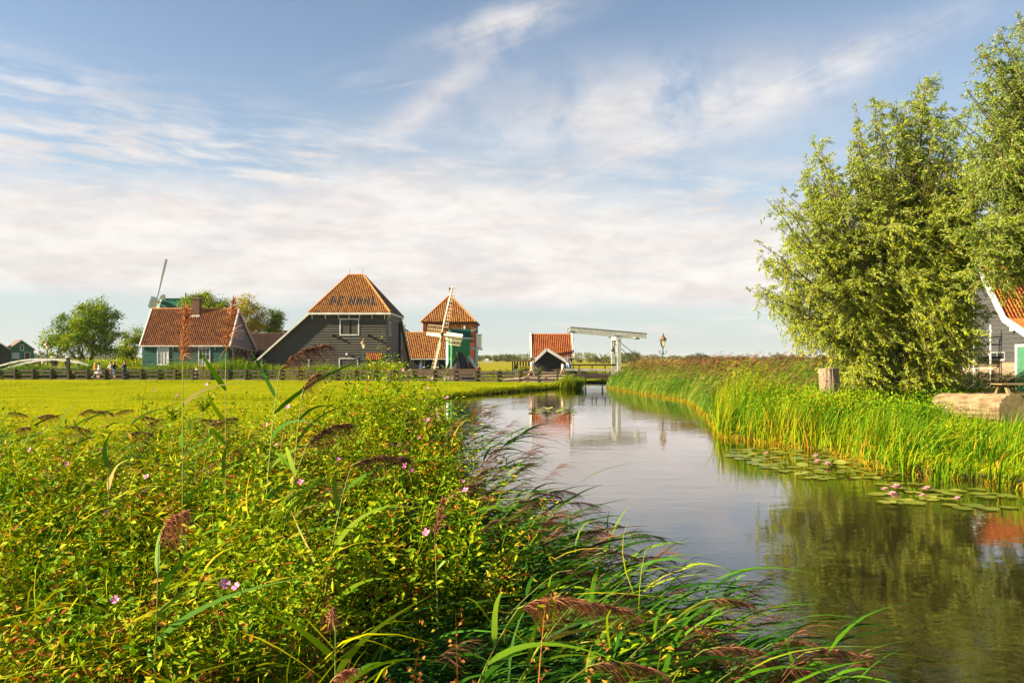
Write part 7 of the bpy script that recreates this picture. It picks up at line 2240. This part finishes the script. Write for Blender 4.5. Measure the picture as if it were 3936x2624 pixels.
for k, (px, py, D) in enumerate(sorted(((50, 1665, 7.5), (130, 1610, 8.0), (300, 1600, 8.2), (345, 1585, 8.2), (430, 1600, 8.4), (240, 1640, 7.8), (520, 1600, 8.2), (560, 1640, 7.6), (20, 1590, 8), (750, 1620, 7.0), (800, 1640, 6.6), (470, 1680, 7.0)))):
    reed_px(px, py, D, px - 150, D - 0.2, f'reed with bent brown plume at the meadow edge, {ORD[k]} from the left', 5, 700 + k, 0.17 + 0.02 * (k % 4), 80 + 15 * (k % 3), False, 0.38, 0.024, (0.9, 0, (0.35, 0.9, 0.6, 0.2, 1.2)[k % 5]), gl2, 0.42, 0.45)

# ------------------------------------------------------------------ pink flowers
mat('pink_petal', (0.62, 0.10, 0.34), (0.78, 0.26, 0.52), 20, 0.6)
mb = MB()
for i in range(4):
    t = i * math.pi / 2
    d = Vector((math.cos(t), math.sin(t), 0.35)); s = Vector((-math.sin(t), math.cos(t), 0))
    mb.add([d * 0.1, d * 0.6 + s * 0.42, d * 1.0 + s * 0.3, d * 0.9, d * 1.0 - s * 0.3, d * 0.6 - s * 0.42], [(0, 1, 2, 3), (0, 3, 4, 5)])
po = mb.build('petals', MATS['pink_petal']); fm = po.data; bpy.data.objects.remove(po)
mb = MB(); mb.tube([(0, 0, -4.5), (0, 0, -1.5), (0, 0, 0.05)], [0.05, 0.10, 0.12], 5); mb.lathe((0, 0, 0), [(0.12, 0), (0.1, 0.25), (0.02, 0.3)], 6)
po = mb.build('stalk', MATS['stem_green']); fs_ = po.data; bpy.data.objects.remove(po)
r = np.random.default_rng(800)
def flower(parent, p, s, rot):
    o = bpy.data.objects.new('flower', fm); COL.objects.link(o)
    o.parent = parent; o.location = Vector(p) - origin(parent); o.scale = (s, s, s); o.rotation_euler = rot
    return o
for px, py in ((1572, 1653), (1609, 1681), (1537, 1706), (1506, 1710), (1557, 1788), (1584, 1807), (1789, 1883), (1778, 1849), (1155, 1851), (256, 1783), (261, 1729), (388, 1726), (564, 1832), (414, 1972), (115, 1729), (443, 2304), (908, 2255), (862, 2244), (1638, 2045), (1600, 1655), (1300, 1765)):
    D_ = min(8.6, (EYE - 1.36) * F / (py - HY)) - 0.15
    p = P(px, py, D_)
    o = empty('willowherb_flower', p, 'small pink willowherb flower in the near thicket', 'flower', 'pink flowers of the thicket')
    s = 0.019 * r.uniform(0.7, 1.15); o.scale = (s, s, s)
    o.rotation_euler = (r.uniform(0.5, 1.3), r.normal(0, 0.4), r.normal(0, 0.7))
    link('petals', fm, o); link('stalk', fs_, o)

# ------------------------------------------------------------------ tall willowherb plants standing clear of the thicket
def willowherb(px, py, D, label, nfl, seed, lean=0.10, dense=1.0):
    r = np.random.default_rng(seed)
    tip = P(px, py, D); root = Vector((tip.x - lean * 1.2, D + r.normal(0, 0.1), 0)); root.z = float(ground_z(root.x, root.y)) - 0.03
    o = empty('willowherb', root, label, 'plant', 'tall willowherb plants')
    t = np.linspace(0, 1, 9)
    A, B = np.array(root), np.array(tip)
    pts = A + (B - A) * t[:, None]; pts[:, 0] += -0.05 * np.sin(t * np.pi)
    MB().tube([Vector(p) for p in pts], [0.006 * (1 - 0.7 * v) for v in t], 5).build('stem', MATS['stem_green'], o)
    b = Bag()
    chains = [(pts, 1.0)]
    for k in range(7):
        i = r.integers(3, 8); p0 = pts[i]; a = r.uniform(0, 6.28)
        L = r.uniform(0.16, 0.36) * (1.1 - 0.5 * t[i])
        e = p0 + np.array([math.cos(a) * 0.55 + 0.15, math.sin(a) * 0.55, 0.9]) * L
        q = p0 + (e - p0) * np.linspace(0, 1, 5)[:, None]
        MB().tube([Vector(v) for v in q], [0.003, 0.0028, 0.0024, 0.002, 0.0012], 4).build('shoot', MATS['stem_green'], o)
        chains.append((q, 0.8))
    for ch, f in chains:
        m = int((70 if f == 1 else 34) * dense)
        u = (0.28 + 0.72 * r.random(m)) * (len(ch) - 1.001) if f == 1 else r.random(m) * (len(ch) - 1.001)
        i = u.astype(int); w = (u - i)[:, None]
        p = ch[i] * (1 - w) + ch[i + 1] * w
        a = r.uniform(0, 6.28, m)
        d = unit(np.stack([np.cos(a) + 0.2, np.sin(a), r.uniform(0.0, 1.1, m)], 1))
        sz = r.uniform(0.6, 1.2, m) * f * np.interp(u / (len(ch) - 1), [0.3, 1], [1.1, 0.6])
        leaves(b, p, d, np.array([-0.2, -0.2, 1.0]) + r.normal(0, 0.4, (m, 3)), 0.075 * sz, 0.024 * sz, np.clip(r.normal(0.55, 0.14, m), 0, 0.85), 0.3)
    link('foliage', b.mesh('foliage', MATS['herb_leaf'], root), o)
    for k in range(nfl):
        c, f = chains[(k + 1) % len(chains)]
        e = c[-1] if k else pts[-1]
        flower(o, e + np.array([0.01, -0.015, 0.02]), 0.019 * r.uniform(0.7, 1.1), (r.uniform(0.4, 1.3), r.normal(0, 0.4), r.normal(0, 0.7)))
willowherb(792, 1486, 7.6, 'willowherb topped by one pink flower against the meadow, right of the pink plume', 1, 901)
willowherb(677, 1525, 7.4, 'willowherb with pink bud left of the tall upright reed stem', 1, 902)
willowherb(590, 1505, 7.8, 'thin willowherb with pale pink flower, leftmost against the meadow', 1, 903, dense=0.6)
willowherb(1025, 1640, 6.4, 'willowherb with single pink flower left of the dark bushy plume', 1, 904)
willowherb(1105, 1572, 6.6, 'willowherb carrying two large pink flowers beside the narrow brown plume', 2, 905)
willowherb(1545, 1428, 8.4, 'tall bright willowherb shoot overlapping the fence below the black barn', 1, 906, dense=1.3)
willowherb(1592, 1448, 8.4, 'second bright willowherb shoot overlapping the fence, without flower', 0, 907, dense=1.3)
willowherb(1690, 1478, 8.6, 'bushy tall willowherb at the corner of thicket and canal', 0, 908, dense=1.6)
willowherb(1640, 1500, 8.3, 'bushy willowherb between fence-high shoots and canal corner', 1, 909, dense=1.6)
willowherb(1480, 1560, 8.0, 'leafy willowherb left of the bright fence-high shoots', 0, 910, dense=1.5)
willowherb(1716, 1535, 8.2, 'willowherb with pink tip right above the mirrored windmill', 1, 911, dense=1.5)
willowherb(1770, 1640, 7.6, 'dark leafy willowherb hanging over the canal edge', 1, 912, dense=1.6)
willowherb(1828, 1745, 7.0, 'lowest leafy willowherb shoot at the canal edge', 0, 913, dense=1.5)
willowherb(1560, 1590, 7.4, 'bushy willowherb in the middle of the tall right-hand stand', 2, 914, dense=1.8)
willowherb(1640, 1620, 7.2, 'bushy willowherb with pink flowers in the right-hand stand', 2, 915, dense=1.8)
willowherb(1400, 1640, 7.0, 'leafy willowherb between dark plumes and right-hand stand', 0, 916, dense=1.5)
willowherb(1300, 1690, 6.4, 'leafy willowherb right beside the dark bushy plume', 0, 917, dense=1.5)

# ------------------------------------------------------------------ iris fans on the right bank
def iris(px, py_base, h, nb, label, seed, wid=0.22, tone0=0.6):
    D_ = (EYE - ZW) * F / (py_base - HY)
    c = G(px, D_, ZW - 0.02)
    r = np.random.default_rng(seed)
    o = empty('iris_clump', c, label, 'iris', 'iris clumps of the right bank')
    for k in range(nb):
        b = Bag()
        x0 = r.normal(0, wid * 0.5); hh = h * r.uniform(0.6, 1.08)
        blades(b, np.array([[x0, r.normal(0, wid * 0.4), 0.0]]), np.array([hh]), np.array([r.uniform(0.03, 0.05)]), np.array([[x0 * 1.6 + r.normal(0.12, 0.16) * hh, r.normal(-0.05, 0.1)]]), np.array([np.clip(tone0 + r.normal(0, 0.17), 0, 1)]), 6, r.choice([0.05, 0.1, 0.35]), r, flat=np.array([r.normal(0, 0.5)]), taper=0.6)
        link('blade', b.mesh('blade', MATS['sedge_leaf']), o)
iris(3225, 1742, 1.15, 26, 'broad bright iris fan rising straight from the lily pads', 951, 0.3, 0.66)
iris(3120, 1725, 1.05, 18, 'iris fan left of the broad bright one, partly dry', 952, 0.3, 0.78)
iris(2790, 1672, 1.5, 26, 'yellowing iris clump at the leftmost point of the right bank', 953, 0.45, 0.75)
iris(3480, 1822, 0.8, 18, 'iris fan at the edge between the two lily groups', 954, 0.25, 0.55)
iris(3620, 1850, 0.7, 16, 'small iris fan above the loose lily pads', 955, 0.22, 0.5)
iris(3010, 1706, 1.2, 20, 'green iris clump between yellowing clump and lily patch', 956, 0.4, 0.5)
iris(3850, 1872, 0.75, 18, 'iris fan nearest the right edge of the view', 957, 0.25, 0.5)

# ================================================================== the air
hm2 = bpy.data.materials.new('haze_air'); hm2.use_nodes = True
ht = hm2.node_tree; ht.nodes.clear()
ho_ = ht.nodes.new('ShaderNodeOutputMaterial'); hv = ht.nodes.new('ShaderNodeVolumePrincipled')
hv.inputs['Color'].default_value = (0.86, 0.91, 0.97, 1); hv.inputs['Density'].default_value = 0.00007; hv.inputs['Anisotropy'].default_value = 0.2
ht.links.new(hv.outputs[0], ho_.inputs['Volume'])
mb = MB(); mb.box((-6500, -400, -3), (6500, 6500, 24))
tag(mb.build('haze', hm2), 'thin pale summer haze over the polder', 'haze', kind='stuff')
